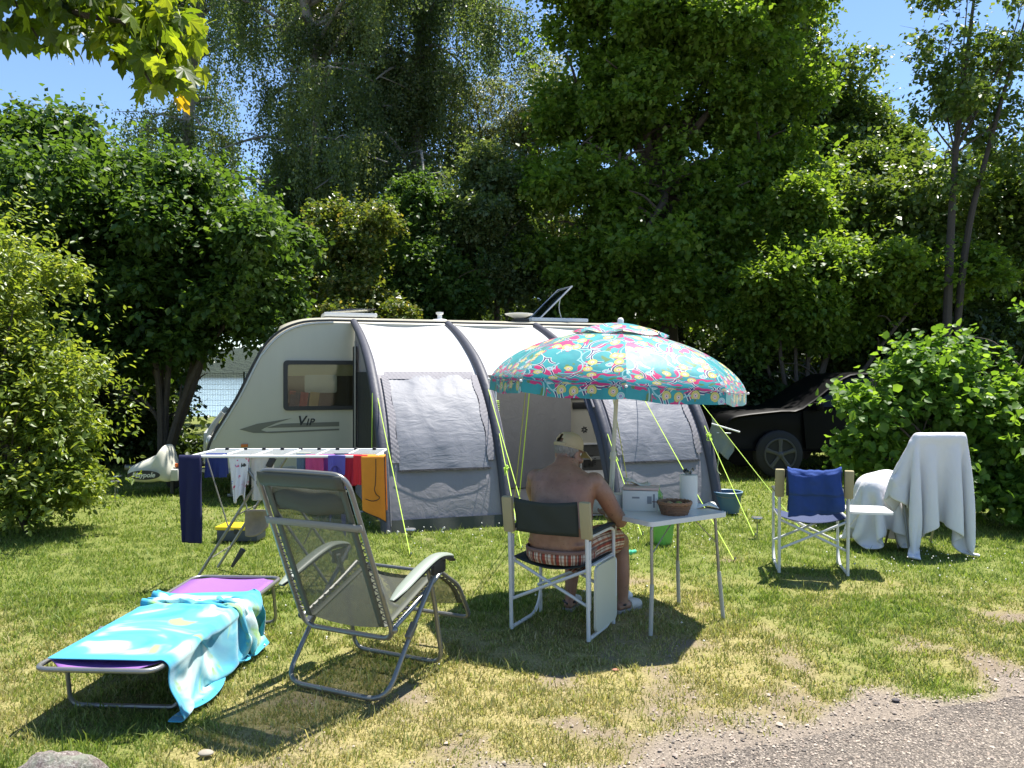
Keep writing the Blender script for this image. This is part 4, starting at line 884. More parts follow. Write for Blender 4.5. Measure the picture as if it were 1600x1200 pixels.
# side walls with black window
def sidewall(u0, name, m, seed):
    mb = MB()
    def fn(a, b):
        vt = pat(.015 + .975 * b); v0, z0 = vt; v = v0 + (2.58 - v0) * a; z = z0 if a < 1 else z0
        return Vector((u0 + .02 * (fbm(np.array(v * 2.5), np.array(z * 2.5), seed) - .5) * 2, v, z))
    mb.grid(fn, 20, 40); return mb.build(name, m, AWN)
sidewall(.015, "side_wall", M_awgrey, 3); sidewall(3.885, "side_wall", M_awgrey, 4)
mb = MB()
def swin(a, b):
    z = .30 + 1.35 * b; v0 = float(np.interp(z, [p.z for p in pc], [p.y for p in pc])) + .12; return Vector((-.012 - .012 * math.sin(a * 9 + b * 4), v0 + (2.14 - v0) * a, z))
mb.grid(swin, 16, 24); mb.build("side_window", M_awdark, AWN)
mb = MB(); mb.box((-.02, 2.30, 1.13), (.03, .22, 1.72), b=.012); mb.build("pole_pad", M_awdark, AWN)
mb = MB(); mb.rod((-.035, 2.13, .25), (-.035, 2.13, 2.05), .012); mb.build("zip", M_steel, AWN)
# inside: grey lining that hangs in front of the caravan side
mb = MB(); mb.grid(lambda a, b: Vector((1.34 + (3.06 - 1.34) * a, 2.36 + .03 * math.sin(a * 9) + .012 * math.sin(a * 31) * (1 - b), .03 + 2.05 * b)), 40, 10); mb.build("lining", cloth_mat("lining_grey", (.26, .255, .25), .05, .8, .06, .3, 8), AWN)
mb = MB(); mb.grid(lambda a, b: Vector((.05 + 3.8 * a, .05 + 2.5 * b, .012)), 2, 2); mb.build("groundsheet", mat("groundsheet_grey", (.22, .22, .22), .8), AWN)
# rolled and tied door flap at the right of the doorway
mb = MB()
def flap(a, b):
    v, z = pat(.10 + (.68 - .10) * b, .02); w = .02 + .05 * math.sin(math.pi * b)
    return Vector((US[2] - .04 - w * a, v + .04 + .05 * a, z))
mb.grid(flap, 6, 24); mb.build("door_flap", M_beam, AWN, solid=.02)
mb = MB(); mb.tube([Vector((US[2] - .07, *pat(t, .05))) for t in np.linspace(.35, .66, 12)], .012, 6); mb.build("flap_piping", M_ruffle, AWN)
# upright pole just inside the doorway
mb = MB(); mb.rod((1.385, .46, .02), (1.385, .62, 1.60), .020, 10); mb.build("pole", M_alu, AWN)
mb = MB()
for k in range(7): mb.tube([Vector((1.385 + .024 * math.cos(a), .50 + .022 + .022 * math.sin(a), 1.18 + .022 * k)) for a in np.linspace(0, 6.0, 10)], .005, 5)
mb.build("cord_coil", M_rope, AWN)
# pegs along the foot of the awning
peg = MB(); peg.box((0, 0, .045), (.014, .014, .09)); peg.box((.012, -.006, .085), (.05, .016, .018)); peg.ball((0, -.01, .10), .014, nu=6, nv=4)
pegs = None
for k, (u, v) in enumerate([(x, -.12) for x in (.0, .10, .17, .55, .95, 1.25, 1.38)] + [(x, -.12) for x in (2.55, 2.7, 3.1, 3.5, 3.85)] + [(-.1, .5), (-.1, 1.2), (-.1, 1.9)]):
    q = AW0 + AWu * u + AWv * (v - .12 - .03 * (k % 3))
    if pegs is None: o = peg.build("tent_peg", mat("white_peg", (.7, .7, .68), .4), None); pegs = o
    else: o = pegs.copy(); COL.objects.link(o)
    o.location = (q[0], q[1], -.01); o.rotation_euler = (.25 + .3 * math.sin(k * 5), .2 * math.sin(k * 11), AWY + .9 * math.sin(k * 7)); o.scale = [.55 + .2 * math.sin(k * 3)] * 3; o.location.z = -.01 - .012 * (k % 3)
    ORD = ("first", "second", "third", "fourth", "fifth", "sixth", "seventh")
    tag(o, f"{ORD[k]} white peg from the left along the awning's left front panel" if k < 7 else (f"{ORD[k - 7]} white peg from the left along the awning's right front panel" if k < 12 else f"{ORD[k - 12]} white peg back from the front along the awning's left side wall"), "tent peg", "pegs along the foot of the awning")
# ---------------------------------------------------------------- cloth relaxation used for towels and quilts
def pbd(p, w, collide, n=160, it=10, rest=None, dt=1 / 60, stiff=1.0, bend=.25, damp=.985):
    p = np.array(p, float); v = np.zeros_like(p); q0 = p if rest is None else np.array(rest, float); cons = []
    nu, nv = p.shape[:2]
    def pair(du, dv, k):
        for par in (0, 1):
            if dv >= 0: A = (slice(0, nu - du), slice(0, nv - dv)); B = (slice(du, nu), slice(dv, nv))
            else: A = (slice(0, nu - du), slice(-dv, nv)); B = (slice(du, nu), slice(0, nv + dv))
            ax = 0 if du else 1; step = du if du else abs(dv)
            d = np.linalg.norm(q0[B] - q0[A], axis=-1); ii = np.arange(d.shape[ax]); msk = ((ii // step) % 2) == par
            cons.append((A, B, d, np.nonzero(msk)[0], ax, k))
    pair(1, 0, stiff); pair(0, 1, stiff); pair(1, 1, .7 * stiff); pair(1, -1, .7 * stiff); pair(2, 0, bend); pair(0, 2, bend)
    g = np.array((0, 0, -9.8))
    for s in range(n):
        old = p.copy(); v = (v + g * dt) * damp; p = p + v * dt * (w[..., None] > 0)
        for _ in range(it):
            for A, B, d, sel, ax, k in cons:
                pa = p[A]; pb = p[B]; wa = w[A]; wb = w[B]
                if ax == 0: pa, pb, dd, wa, wb = pa[sel], pb[sel], d[sel], wa[sel], wb[sel]
                else: pa, pb, dd, wa, wb = pa[:, sel], pb[:, sel], d[:, sel], wa[:, sel], wb[:, sel]
                e = pb - pa; l = np.maximum(np.linalg.norm(e, axis=-1), 1e-9); c = (k * (l - dd) / l / np.maximum(wa + wb, 1e-9))[..., None] * e
                if ax == 0: p[A][sel] += wa[..., None] * c; p[B][sel] -= wb[..., None] * c
                else:
                    va = p[A]; va[:, sel] += wa[..., None] * c; vb = p[B]; vb[:, sel] -= wb[..., None] * c
        p, hit = collide(p)
        v = (p - old) / dt; v[hit] *= .25
        sp = np.linalg.norm(v, axis=-1, keepdims=True); v *= np.minimum(1, 4 / np.maximum(sp, 1e-9))
    return p
def cap_push(p, hit, a, b, r):
    a = np.array(a, float); b = np.array(b, float); ab = b - a; t = np.clip(((p - a) @ ab) / (ab @ ab), 0, 1); c = a + t[..., None] * ab
    d = p - c; l = np.linalg.norm(d, axis=-1); m = l < r; p[m] = c[m] + d[m] / np.maximum(l[m], 1e-6)[:, None] * r; hit |= m
def floor_push(p, hit, z=.012): m = p[..., 2] < z; p[..., 2][m] = z; hit |= m

# ---------------------------------------------------------------- reclining garden chair
RC = thing("reclining_chair", "grey-green mesh reclining garden chair with head pillow, seen from behind", "garden chair", (-.913, 4.06, 0), -R(25.5))
M_tube = mat("grey_painted_steel", (.22, .22, .205), .32, .55, .12, 18)
def mesh_mat(name, col, alpha):
    m, nt, ns, ls, b = newmat(name)
    n = noise_tex(nt, 5, 5, .7); ls.new(mixc(nt, n.outputs[0], [x * .85 for x in col], [x * 1.15 for x in col]), b.inputs["Base Color"]); b.inputs["Roughness"].default_value = .65
    tc = ns.new("ShaderNodeTexCoord"); hs = []
    for d in ('X', 'Y'):
        w = ns.new("ShaderNodeTexWave"); w.bands_direction = d; w.inputs["Scale"].default_value = 46; ls.new(tc.outputs["UV"], w.inputs["Vector"]); hs.append(w.outputs[1])
    h = math_n(nt, 'MAXIMUM', hs[0], hs[1]); bump(nt, h, .35, .002, b)
    tr = ns.new("ShaderNodeBsdfTransparent"); tl = ns.new("ShaderNodeBsdfTranslucent"); tl.inputs[0].default_value = (*col, 1)
    m1 = ns.new("ShaderNodeMixShader"); m1.inputs[0].default_value = .14; ls.new(b.outputs[0], m1.inputs[1]); ls.new(tl.outputs[0], m1.inputs[2])
    m2 = ns.new("ShaderNodeMixShader"); m2.inputs[0].default_value = alpha; ls.new(tr.outputs[0], m2.inputs[1]); ls.new(m1.outputs[0], m2.inputs[2]); ls.new(m2.outputs[0], ns["Material Output"].inputs[0]); return m
M_net = mesh_mat("grey_green_net_fabric", (.070, .076, .056), .77)
M_arm = mat("sage_plastic", (.24, .275, .225), .42, 0, .06, 10)
hw = .315; bw = .285
# base frames
mb = MB(); pr = fillet([(-hw, .57, .60), (-hw, .30, .33), (-hw, .02, .0), (hw, .02, .0), (hw, .30, .33), (hw, .57, .60)], .11); mb.tube([p + Vector((0, 0, .014)) for p in pr], .0135, 10); mb.build("rear_leg_frame", M_tube, RC)
mb = MB(); pr = fillet([(-hw + .02, .44, .58), (-hw + .02, .52, .35), (-hw + .02, .60, 0), (hw - .02, .60, 0), (hw - .02, .52, .35), (hw - .02, .44, .58)], .08); mb.tube([p + Vector((0, 0, .014)) for p in pr], .0125, 10); mb.build("front_leg_frame", M_tube, RC)
# backrest frame: closed loop, leaning
B0 = Vector((0, .12, .33)); B1 = Vector((0, -.24, 1.15)); bd = (B1 - B0).normalized(); bn = Vector((0, bd.z, -bd.y))
def bk(x, t, o=0): return Vector((x, 0, 0)) + B0 + bd * (t * (B1 - B0).length) + bn * o
mb = MB(); lp = fillet([bk(0, -.065, -.0), bk(bw, -.065), bk(bw, .3), bk(bw - .012, 1.0), bk(0, 1.005), bk(-bw + .012, 1.0), bk(-bw, .3), bk(-bw, -.065), bk(0, -.065)], .085, 6); mb.tube(lp[:-1], .0135, 10, closed=True); mb.build("backrest_frame", M_tube, RC)
# seat rails and leg rest loop
K = Vector((0, .60, .50)); S0 = Vector((0, .13, .335)); E = Vector((0, .95, .17))
mb = MB()
for s in (-1, 1): mb.tube(smoothpath([S0 + Vector((s * bw, 0, 0)), S0.lerp(K, .5) + Vector((s * bw, 0, .0)), K + Vector((s * bw, 0, .02))], 4), .0125, 8)
mb.tube([(-bw, .6, .515), (bw, .6, .515)], .010, 8); mb.build("seat_rail", M_tube, RC)
mb = MB(); mb.tube(fillet([K + Vector((-bw, 0, .02)), Vector((-bw, .80, .40)), Vector((-bw, .95, .17)), Vector((bw, .95, .17)), Vector((bw, .80, .40)), K + Vector((bw, 0, .02))], .06), .0125, 8); mb.build("leg_rest_frame", M_tube, RC)
# fabric
fw = bw - .055
def fab(a, b, w=fw):
    # b: 0 foot end .. 1 head end
    x = (a - .5) * 2 * w
    if b < .28: q = E.lerp(K, b / .28) + Vector((0, .06 * math.sin(math.pi * b / .28), .03 * math.sin(math.pi * b / .28)))
    elif b < .52: q = K.lerp(S0, (b - .28) / .24)
    else: q = B0.lerp(B1, (b - .52) / .48 * .985)
    sag = (1 - (2 * a - 1) ** 2)
    if b < .28: d = Vector((0, -.02, -.015))
    elif b < .52: d = Vector((0, 0, -.05))
    else: d = bn * .04
    k = math.sin(math.pi * min(1, max(0, (b - .28) / .24))) if .28 < b < .52 else (math.sin(math.pi * min(1, (b - .52) / .40)) if b >= .52 else 1)
    return q + Vector((x, 0, 0)) + d * sag * (.4 + .6 * k)
mb = MB()
mb.grid(lambda a, b: fab(a, .06 + .94 * b), 14, 70, lambda a, b: (a * 1.0, b * 3.4)); net = mb.build("sling", M_net, RC)
M_hem = mat("dark_green_webbing", (.085, .092, .07), .7, 0, .1, 10, weave=0)
mb = MB()
for s in (0, 1): mb.grid(lambda a, b, s=s: fab(s, .06 + .94 * b) + Vector(((a - .5) * .036, 0, 0)) + (bn * -.003 if b > .49 else Vector((0, 0, .003))), 1, 60)
mb.build("side_hem", M_hem, RC, solid=.004)
mb = MB(); mb.grid(lambda a, b: bk((a - .5) * 2 * (bw - .03), .915 + .085 * b, -.012 - .006 * math.sin(b * 3.1)), 10, 4); mb.build("head_sleeve", mat("sleeve_green", (.065, .07, .052), .6, 0, .1, 10), RC, solid=.008)
# pillow on the far side plus its strap
mb = MB(); mb.grid(lambda a, b: bk((a - .5) * 2 * (fw + .0), .73 + .15 * (.5 - .5 * math.cos(2 * math.pi * b)) + (.01 * math.sin(a * 9)), .03 + .045 * math.sin(2 * math.pi * b) * (math.sin(math.pi * min(1, max(0, a * .98 + .01))) ** .25)), 24, 20)
pil = mb.build("pillow", mat("pillow_green", (.065, .07, .052), .75, 0, .1, 8, .3, 60), RC)
mb = MB(); mb.grid(lambda a, b: bk((a - .5) * 2 * (bw + .012), .665 + .045 * b, -.017), 20, 1); mb.build("strap", mat("grey_elastic", (.24, .24, .22), .8, 0, .05, 90), pil, solid=.003)
# lacing: elastic cord zig-zag
def lace(side, f0, f1, n, frame_pt, fab_pt):
    pts = []
    for i in range(n * 2 + 1):
        t = f0 + (f1 - f0) * i / (2 * n); pts.append(frame_pt(side, t) if i % 2 == 0 else fab_pt(side, t))
    m = MB(); m.tube(fillet(pts, .012, 3), .0032, 5); m.build("lacing", M_black, RC)
for s in (-1, 1):
    lace(s, .04, .60, 13, lambda s, t: bk(s * bw, t, -.004), lambda s, t: bk(s * (fw + .012), t, 0))
    lace(s, .05, .95, 9, lambda s, t: S0.lerp(K, t) + Vector((s * bw, 0, .012)), lambda s, t: S0.lerp(K, t) + Vector((s * (fw + .01), 0, -.004)))
    lace(s, .1, .9, 8, lambda s, t: K.lerp(E, t) + Vector((s * bw, .06 * math.sin(math.pi * t), .05 * math.sin(math.pi * t))), lambda s, t: K.lerp(E, t) + Vector((s * (fw + .01), .06 * math.sin(math.pi * t), .035 * math.sin(math.pi * t))))
# armrests
for s in (-1, 1):
    cx = s * (hw + .035); mb = MB()
    pth = smoothpath([(cx, .02, .515), (cx, .14, .56), (cx, .30, .615), (cx, .44, .645), (cx, .56, .630), (cx, .61, .605)], 5)
    mb.tube(pth, lerp_list([.012, .034, .037, .036, .034, .032, .014], len(pth)), 12, flat=.38, up=(0, 0, 1)); ar = mb.build("armrest", M_arm, RC)
    mb = MB(); mb.tube([p + Vector((0, 0, -.014)) for p in pth[1:-1]], lerp_list([.018, .035, .035, .03], len(pth) - 2), 10, flat=.32, up=(0, 0, 1)); mb.box((cx - s * .02, .50, .575), (.025, .13, .075), b=.012); mb.build("armrest_base", M_black, ar)
    mb = MB(); mb.box((s * (hw + .004), .245, .30), (.035, .09, .028), rot=(R(45), 0, 0), b=.006); mb.build("leg_clamp", M_tube, RC); mb = MB(); mb.ball((s * (bw + .012), .125, .333), .018, nu=10, nv=6); mb.build("pivot", M_black if s < 0 else M_tube, RC)
mb = MB(); mb.rod((-.1, .02, .014), (-.06, .02, .014), .0145); mb.build("joint_sleeve", M_tube, RC)

# ---------------------------------------------------------------- purple sun lounger and towel
LG = thing("sun_lounger", "low purple folding sun lounger lying flat on the grass", "sun lounger", (-1.845, 4.46, 0), -R(3.2))
M_purple = mat("purple_canvas", (.24, .095, .36), .65, 0, .06, 5, weave=60)
lw, ll, lz = .285, .83, .275
def lzf(y): return lz + .015 * max(0, -(y + .3)) + (.03 * max(0, y - .45))
mb = MB(); lp = fillet([(0, -ll, lzf(-ll)), (lw, -ll, lzf(-ll)), (lw, 0, lz), (lw, ll, lzf(ll)), (-lw, ll, lzf(ll)), (-lw, 0, lz), (-lw, -ll, lzf(-ll)), (0, -ll, lzf(-ll))], .075, 6); mb.tube(lp[:-1], .0125, 10, closed=True); mb.build("frame", M_steel, LG)
def purp(y0, y1):
    m = MB(); m.grid(lambda a, b: Vector(((a - .5) * 2 * (lw - .012), y0 + (y1 - y0) * b, lzf(y0 + (y1 - y0) * b) + .008 - .030 * (1 - (2 * a - 1) ** 2) * .7)), 10, 12); return m
def taper_end(m, y_end, sgn):
    for v in m.v:
        d = (v.y - y_end) * sgn
        if d > -.10 and abs(v.x) > .19: v.y -= sgn * (d + .10) * min(1, (abs(v.x) - .19) / .05)
    return m
taper_end(purp(-.82, -.28), -.82, -1).build("canvas", M_purple, LG, solid=.004); purp(-.27, .26).build("canvas", M_purple, LG, solid=.004); taper_end(purp(.28, .825), .825, 1).build("canvas", M_purple, LG, solid=.004)
for yy in (-.60, 0.0, .70):
    mb = MB(); mb.tube(fillet([(-lw + .01, yy, lzf(yy)), (-lw + .01, yy + (.07 if yy > .5 else .04), 0.012), (lw - .01, yy + (.07 if yy > .5 else .04), 0.012), (lw - .01, yy, lzf(yy))], .06), .011, 8); mb.build("leg", M_steel, LG)
for s in (-1, 1):
    for yy in (-.27, .27):
        mb = MB(); mb.lathe([(.012, -.012), (.028, -.010), (.028, .010), (.012, .012)], 10, (s * lw, yy, lz), Euler((0, R(90), 0)).to_matrix().to_4x4()); mb.build("hinge", M_steel, LG)
# towel, relaxed over the lounger (computed in the lounger's frame)
nu_, nv_ = 50, 62
rt = np.random.default_rng(2)
a_, b_ = np.meshgrid(np.linspace(0, 1, nu_), np.linspace(0, 1, nv_), indexing='ij')
X0 = -.27 + a_ * .92; Y0 = -.76 + b_ * 1.52
rest = np.stack([X0, Y0, np.zeros_like(X0)], -1)
sq = np.where(b_ < .55, b_ * 1.52, .55 * 1.52 + (b_ - .55) * 1.52 * .30)          # bunched towards the far end
start = np.stack([X0, -.755 + sq + .05 * (a_ - .4) * b_, .33 + .05 * np.sin((b_ - .55) * 70 + 5 * np.sin(a_ * 6)) * (b_ > .5) + rt.normal(size=X0.shape) * .004], -1)
def col_lounger(p):
    hit = np.zeros(p.shape[:2], bool)
    x, y, z = p[..., 0], p[..., 1], p[..., 2]
    zt = .304 + .03 * np.clip(y - .45, 0, 1)
    on = (np.abs(x) < .292) & (np.abs(y) < .84); top = on & (z < zt) & (z > .16); p[..., 2][top] = zt[top]; hit |= top
    un = on & (z <= .16); p[..., 0][un] = np.where(x[un] > 0, .30, -.30)
    cap_push(p, hit, (.282, -.83, .275), (.282, .83, .290), .036)
    floor_push(p, hit, .02); return p, hit
wt = np.ones(X0.shape); wt[:2, ::4] = 0; start[:3, :, 2] = .301 + .03 * np.abs(np.sin(b_[:3] * 40)) * (b_[:3] > .6); wt[:22, :2] = 0; start[:22, :2, 2] = .296
ov = np.clip(X0 - .315, 0, 1); start[..., 0] = np.minimum(X0, .315) + .10 * ov + .025 * np.sin(b_ * 16) * (ov > 0) * ov / .3; start[..., 2] -= ov * .95
tw = pbd(start, wt, col_lounger, n=110, it=10, rest=rest, bend=.12)
TWL = MB(); TWL.arr(tw)
def towel_mat():
    m, nt, ns, ls, b = newmat("turquoise_beach_towel")
    tc = ns.new("ShaderNodeTexCoord"); mp = ns.new("ShaderNodeMapping"); mp.inputs["Scale"].default_value = (.62, 1.0, 1); ls.new(tc.outputs["UV"], mp.inputs[0])
    n1 = noise_tex(nt, 2.6, 3, .5, vec=mp.outputs[0], dist=1.6); n2 = noise_tex(nt, 3.4, 3, .5, vec=mp.outputs[0], dist=2.2)
    base = ramp(nt, n1.outputs[0], [(.34, (.035, .27, .44)), (.46, (.09, .42, .52)), (.52, (.42, .64, .64)), (.60, (.74, .82, .78))])
    g = ramp(nt, n2.outputs[0], [(.55, 0.0), (.61, 1.0)])
    c = mixc(nt, g, base, (.27, .50, .17)); sep = ns.new("ShaderNodeSeparateXYZ"); ls.new(tc.outputs["UV"], sep.inputs[0])
    edge = math_n(nt, 'MULTIPLY', math_n(nt, 'ABSOLUTE', math_n(nt, 'SUBTRACT', sep.outputs[0], .5)), 2.0)
    edge2 = math_n(nt, 'MULTIPLY', math_n(nt, 'ABSOLUTE', math_n(nt, 'SUBTRACT', sep.outputs[1], .5)), 2.0)
    e = ramp(nt, math_n(nt, 'MAXIMUM', edge, edge2), [(.86, 0.0), (.93, 1.0)]); c = mixc(nt, e, c, (.05, .31, .45))
    ls.new(c, b.inputs["Base Color"]); b.inputs["Roughness"].default_value = .95; b.inputs["Sheen Weight"].default_value = .3; b.inputs["Specular IOR Level"].default_value = .1
    bump(nt, noise_tex(nt, 260, 3, .7).outputs[0], .5, .003, b); return m
for i in range(len(TWL.v)): TWL.v[i] = root_matrix(LG) @ TWL.v[i]
TWL.solo("beach_towel", towel_mat(), "turquoise, white and lime beach towel crumpled over the purple lounger", "towel", solid=.007, sub=1, ang=180)

# ---------------------------------------------------------------- folding director's chairs
M_green_canvas = mat("dark_green_canvas", (.022, .030, .024), .75, 0, .12, 8, weave=70)
M_khaki = mat("khaki_sleeve", (.36, .31, .17), .8, 0, .08, 10, weave=50)
def director_chair(label, loc, rz, canvas, w=.265, table="down", group="folding director's chairs"):
    r = thing("director_chair", label, "chair", loc, rz, group)
    yr, yf, zs, za, zb = -.215, .225, .455, .635, .855
    for s in (-1, 1):
        x = s * w
        mb = MB(); mb.tube(fillet([(x, yr + .01, .01), (x, yr, .3), (x, yr - .015, za), (x, yr - .05, zb)], .05), .0125, 10); mb.build("rear_post", M_alu, r)
        mb = MB(); mb.tube(fillet([(x, yr + .03, .02), (x, yf - .09, .02), (x, yf, .12), (x, yf, za - .02), (x, yf - .07, za), (x, yr, za)], .06), .0115, 10); mb.build("side_frame", M_alu, r)
        mb = MB(); mb.tube([(x, yf, .13), (x, yf, .0)], .012, 8); mb.build("front_leg", M_alu, r)
        mb = MB(); pth = [(x, yr + .02, za + .016), (x, yr + .10, za + .022), (x, yf - .08, za + .022), (x, yf + .0, za + .010)]; mb.tube(smoothpath(pth, 4), lerp_list([.016, .026, .026, .018], 13), 10, flat=.5, up=(0, 0, 1)); mb.build("arm_pad", M_green_canvas, r)
        mb = MB(); mb.box((x, yr + .022, .40), (.018, .028, .42), b=.005); mb.build("slide", M_alu, r)
    for yy in (yr + .03, yf - .03):
        for s in (-1, 1):
            mb = MB(); mb.rod((s * w, yy + .014 * s, .20), (-s * w, yy + .014 * s, zs - .015), .0105, 8); mb.build("cross_brace", M_alu, r)
    mb = MB()
    for s in (-1, 1): mb.rod((s * (w - .01), yr + .02, zs), (s * (w - .01), yf - .01, zs), .011, 8)
    mb.build("seat_rail", M_alu, r)
    mb = MB(); mb.grid(lambda a, b: Vector(((a - .5) * 2 * (w - .005), yr + .03 + (yf - yr - .05) * b, zs + .012 - .05 * (1 - (2 * a - 1) ** 2))), 14, 8); mb.build("seat", canvas, r, solid=.006)
    slope = lambda z: yr - .015 - .035 * (z - za) / (zb - za)
    mb = MB(); mb.grid(lambda a, b: (lambda z: Vector(((a - .5) * 2 * (w - .05), slope(z) - .030 * (1 - (2 * a - 1) ** 2) + .004 * math.sin(a * 11 + b * 5), z - .016 * (1 - (2 * a - 1) ** 2) * b)))(zb - .215 + .215 * b), 20, 8); mb.build("backrest", canvas, r, solid=.006)
    for s in (-1, 1):
        mb = MB(); lo = Vector((s * w, slope(zb - .225), zb - .225)); hi = Vector((s * w, slope(zb + .004), zb + .004)); M = Matrix.Translation(lo.lerp(hi, .5))
        mb.box(lo.lerp(hi, .5), (.072, .036, .232), rot=(R(9), 0, 0), b=.014); mb.build("post_sleeve", M_khaki, r)
    M_tab = mat("side_table_cream", (.50, .51, .42), .45, 0, .05, 6)
    mb = MB()
    if table == "down": mb.prism(rrect(.36, .40, .04), .016, Matrix.Translation((w + .032, .0, .255)) @ Euler((R(90), 0, R(90))).to_matrix().to_4x4())
    else: mb.prism(rrect(.34, .36, .05), .018, Matrix.Translation((w + .20, .06, .50)))
    tb = mb.build("side_table", M_tab if table == "down" else M_white, r, ang=30)
    mb = MB(); mb.tube([(w + .015, -.15, .46), (w + .015, .17, .46)], .007, 8); mb.tube([(w + .02, .16, .46), (w + .04, .16, .44), (w + .04, .16, .2)] if table == "down" else [(w + .01, .06, .30), (w + .16, .06, .485)], .005, 6); mb.build("table_bracket", M_alu, tb)
    return r
DC1 = director_chair("director's chair with dark green canvas back, the bare-backed man sitting in it", (.324, 5.15, 0), -R(27.5), M_green_canvas, .262)
M_navy = mat("navy_canvas", (.02, .035, .10), .75, 0, .12, 8, weave=70)
DC2 = director_chair("empty director's chair with a blue towel over its back and side table raised", (2.47, 6.68, 0), -R(12), M_navy, .262, "up")
# blue towel over the back of the second chair
M_btowel = mat("royal_blue_terry", (.018, .052, .215), .95, 0, .18, 12, .7, 240, .0)
mb = MB()
def btow(a, b):
    w_ = .205; x = (a - .5) * 2 * w_; s_ = b  # b 0 rear hem .. 1 front hem
    topz = .860 - .030 * (1 - (2 * a - 1) ** 2) + .022 * (float(fbm(np.array(a * 6), np.array(.5), 15)) - .5); yb = -.292
    if s_ < .60:
        t = s_ / .60; z = .475 + .06 * (1 - a) * 0 + (topz - .475) * t; y = yb - .028 - .022 * math.sin(a * 7 + t * 2) * (1 - t) - .010 * math.sin(a * 17) - .018 * math.sin(math.pi * t) ; 
        x *= 1 + .03 * math.sin(t * 6)
        if t > .52: y -= .018; 
    elif s_ < .70: t = (s_ - .60) / .10; an = math.pi * t; z = topz + .022 * math.sin(an); y = yb - .034 + .066 * (1 - math.cos(an)) / 2
    else: t = (s_ - .70) / .30; z = topz - .35 * t; y = yb + .035 + .04 * t + .012 * math.sin(a * 13)
    y -= .035 * (float(fbm(np.array(a * 3.5 + 2), np.array(b * 5), 25)) - .5) * (b < .56); x += .012 * math.sin(b * 9); return root_matrix(DC2) @ Vector((x, y + .025 * (1 - (z - .6) / .25), z + .03 * (fbm(np.array(a * 7), np.array(b * 4), 5) - .5) + (.05 * a if s_ < .08 else 0)))
mb.grid(btow, 34, 60)
mb.solo("blue_towel", M_btowel, "royal blue bath towel folded over the back of the empty director's chair", "towel", solid=.010, sub=1, ang=180)

# ---------------------------------------------------------------- garden chair under a white quilt
gx = P(1452, 0, 7.35).x
QC = thing("high_back_chair", "high-backed metal garden chair hidden under a white quilt", "garden chair", (gx, 7.45, 0), R(4))
mb = MB(); mb.tube(fillet([(-.25, -.20, .0), (-.25, -.10, .42), (-.25, -.26, 1.05), (.25, -.26, 1.05), (.25, -.10, .42), (.25, -.20, 0)], .07), .013, 8); mb.build("back_frame", M_steel, QC)
mb = MB(); mb.tube(fillet([(-.25, .30, 0), (-.25, .16, .42), (.25, .16, .42), (.25, .30, 0)], .05), .012, 8); mb.build("leg_frame", M_steel, QC)
mb = MB(); mb.box((0, .06, .43), (.48, .44, .045), b=.02); mb.build("seat", mat("dark_brown_seat", (.10, .07, .055), .7), QC)
mb = MB(); mb.grid(lambda a, b: Vector(((a - .5) * .48, -.10 - .16 * b + .03, .46 + .58 * b)), 8, 8); mb.build("backrest", mat("grey_back_net", (.2, .2, .18), .7), QC, solid=.006)
nq = 56
a_, b_ = np.meshgrid(np.linspace(0, 1, nq), np.linspace(0, 1, nq), indexing='ij')
qx = (a_ - .5) * 1.50; qy = -.64 + b_ * 1.00; edge_ = np.abs(a_ - .5) * 2; skew_ = 1 + .40 * edge_ ** 2 * (1 + .18 * np.sign(.5 - a_)); qy = np.where(qy < 0, qy * skew_, qy)
rest = np.stack([qx, qy, np.zeros_like(qx)], -1)
th = .25; ox = np.clip(np.abs(qx) - .27, 0, 9); start = np.stack([np.sign(qx) * (np.minimum(np.abs(qx), .27) + .62 * ox) + .01 * np.sin(b_ * 9), -.26 + np.where(qy < 0, qy * .55, qy * .9), 1.10 - .78 * ox + np.where(qy < 0, qy * .8, 0) + .01 * np.sin(a_ * 14) + rt.normal(size=qx.shape) * .004], -1)
def col_chair(p):
    hit = np.zeros(p.shape[:2], bool)
    cap_push(p, hit, (-.25, -.26, 1.05), (.25, -.26, 1.05), .035)
    for s in (-1, 1): cap_push(p, hit, (s * .25, -.10, .42), (s * .25, -.26, 1.05), .03)
    for s in (-1, 1): cap_push(p, hit, (s * .25, -.10, .42), (s * .25, .16, .42), .03)
    for s in (-1, 1): cap_push(p, hit, (s * .34, -.30, .655), (s * .34, .10, .66), .05)
    x, y, z = p[..., 0], p[..., 1], p[..., 2]
    m = (np.abs(x) < .26) & (y > -.12) & (y < .30) & (z < .47) & (z > .3); p[..., 2][m] = .47; hit |= m
    yb = np.where(z > .42, -.10 - .16 * (z - .42) / .63, -.12); jj = np.arange(p.shape[1])[None, :] + np.zeros(p.shape[:2])
    m = (jj < JQ - 1) & (np.abs(x) < .40) & (y > yb - .03); p[..., 1][m] = (yb - .03)[m]; hit |= m & (np.abs(x) < .26)
    m = (jj > JQ + 1) & (np.abs(x) < .40) & (y < yb + .03); p[..., 1][m] = (yb + .03)[m]
    floor_push(p, hit, .02); return p, hit
j0 = int(np.argmin(np.abs(qy[nq // 2]))); wq = np.ones(qx.shape); ii = np.nonzero(np.abs(qx[:, 0]) < .255)[0]
for i in ii: wq[i, j0 - 1:j0 + 2] = 0; start[i, j0 - 1:j0 + 2, 2] = 1.09
JQ = j0
qd = pbd(start, wq, col_chair, n=130, it=9, rest=rest, bend=.06)

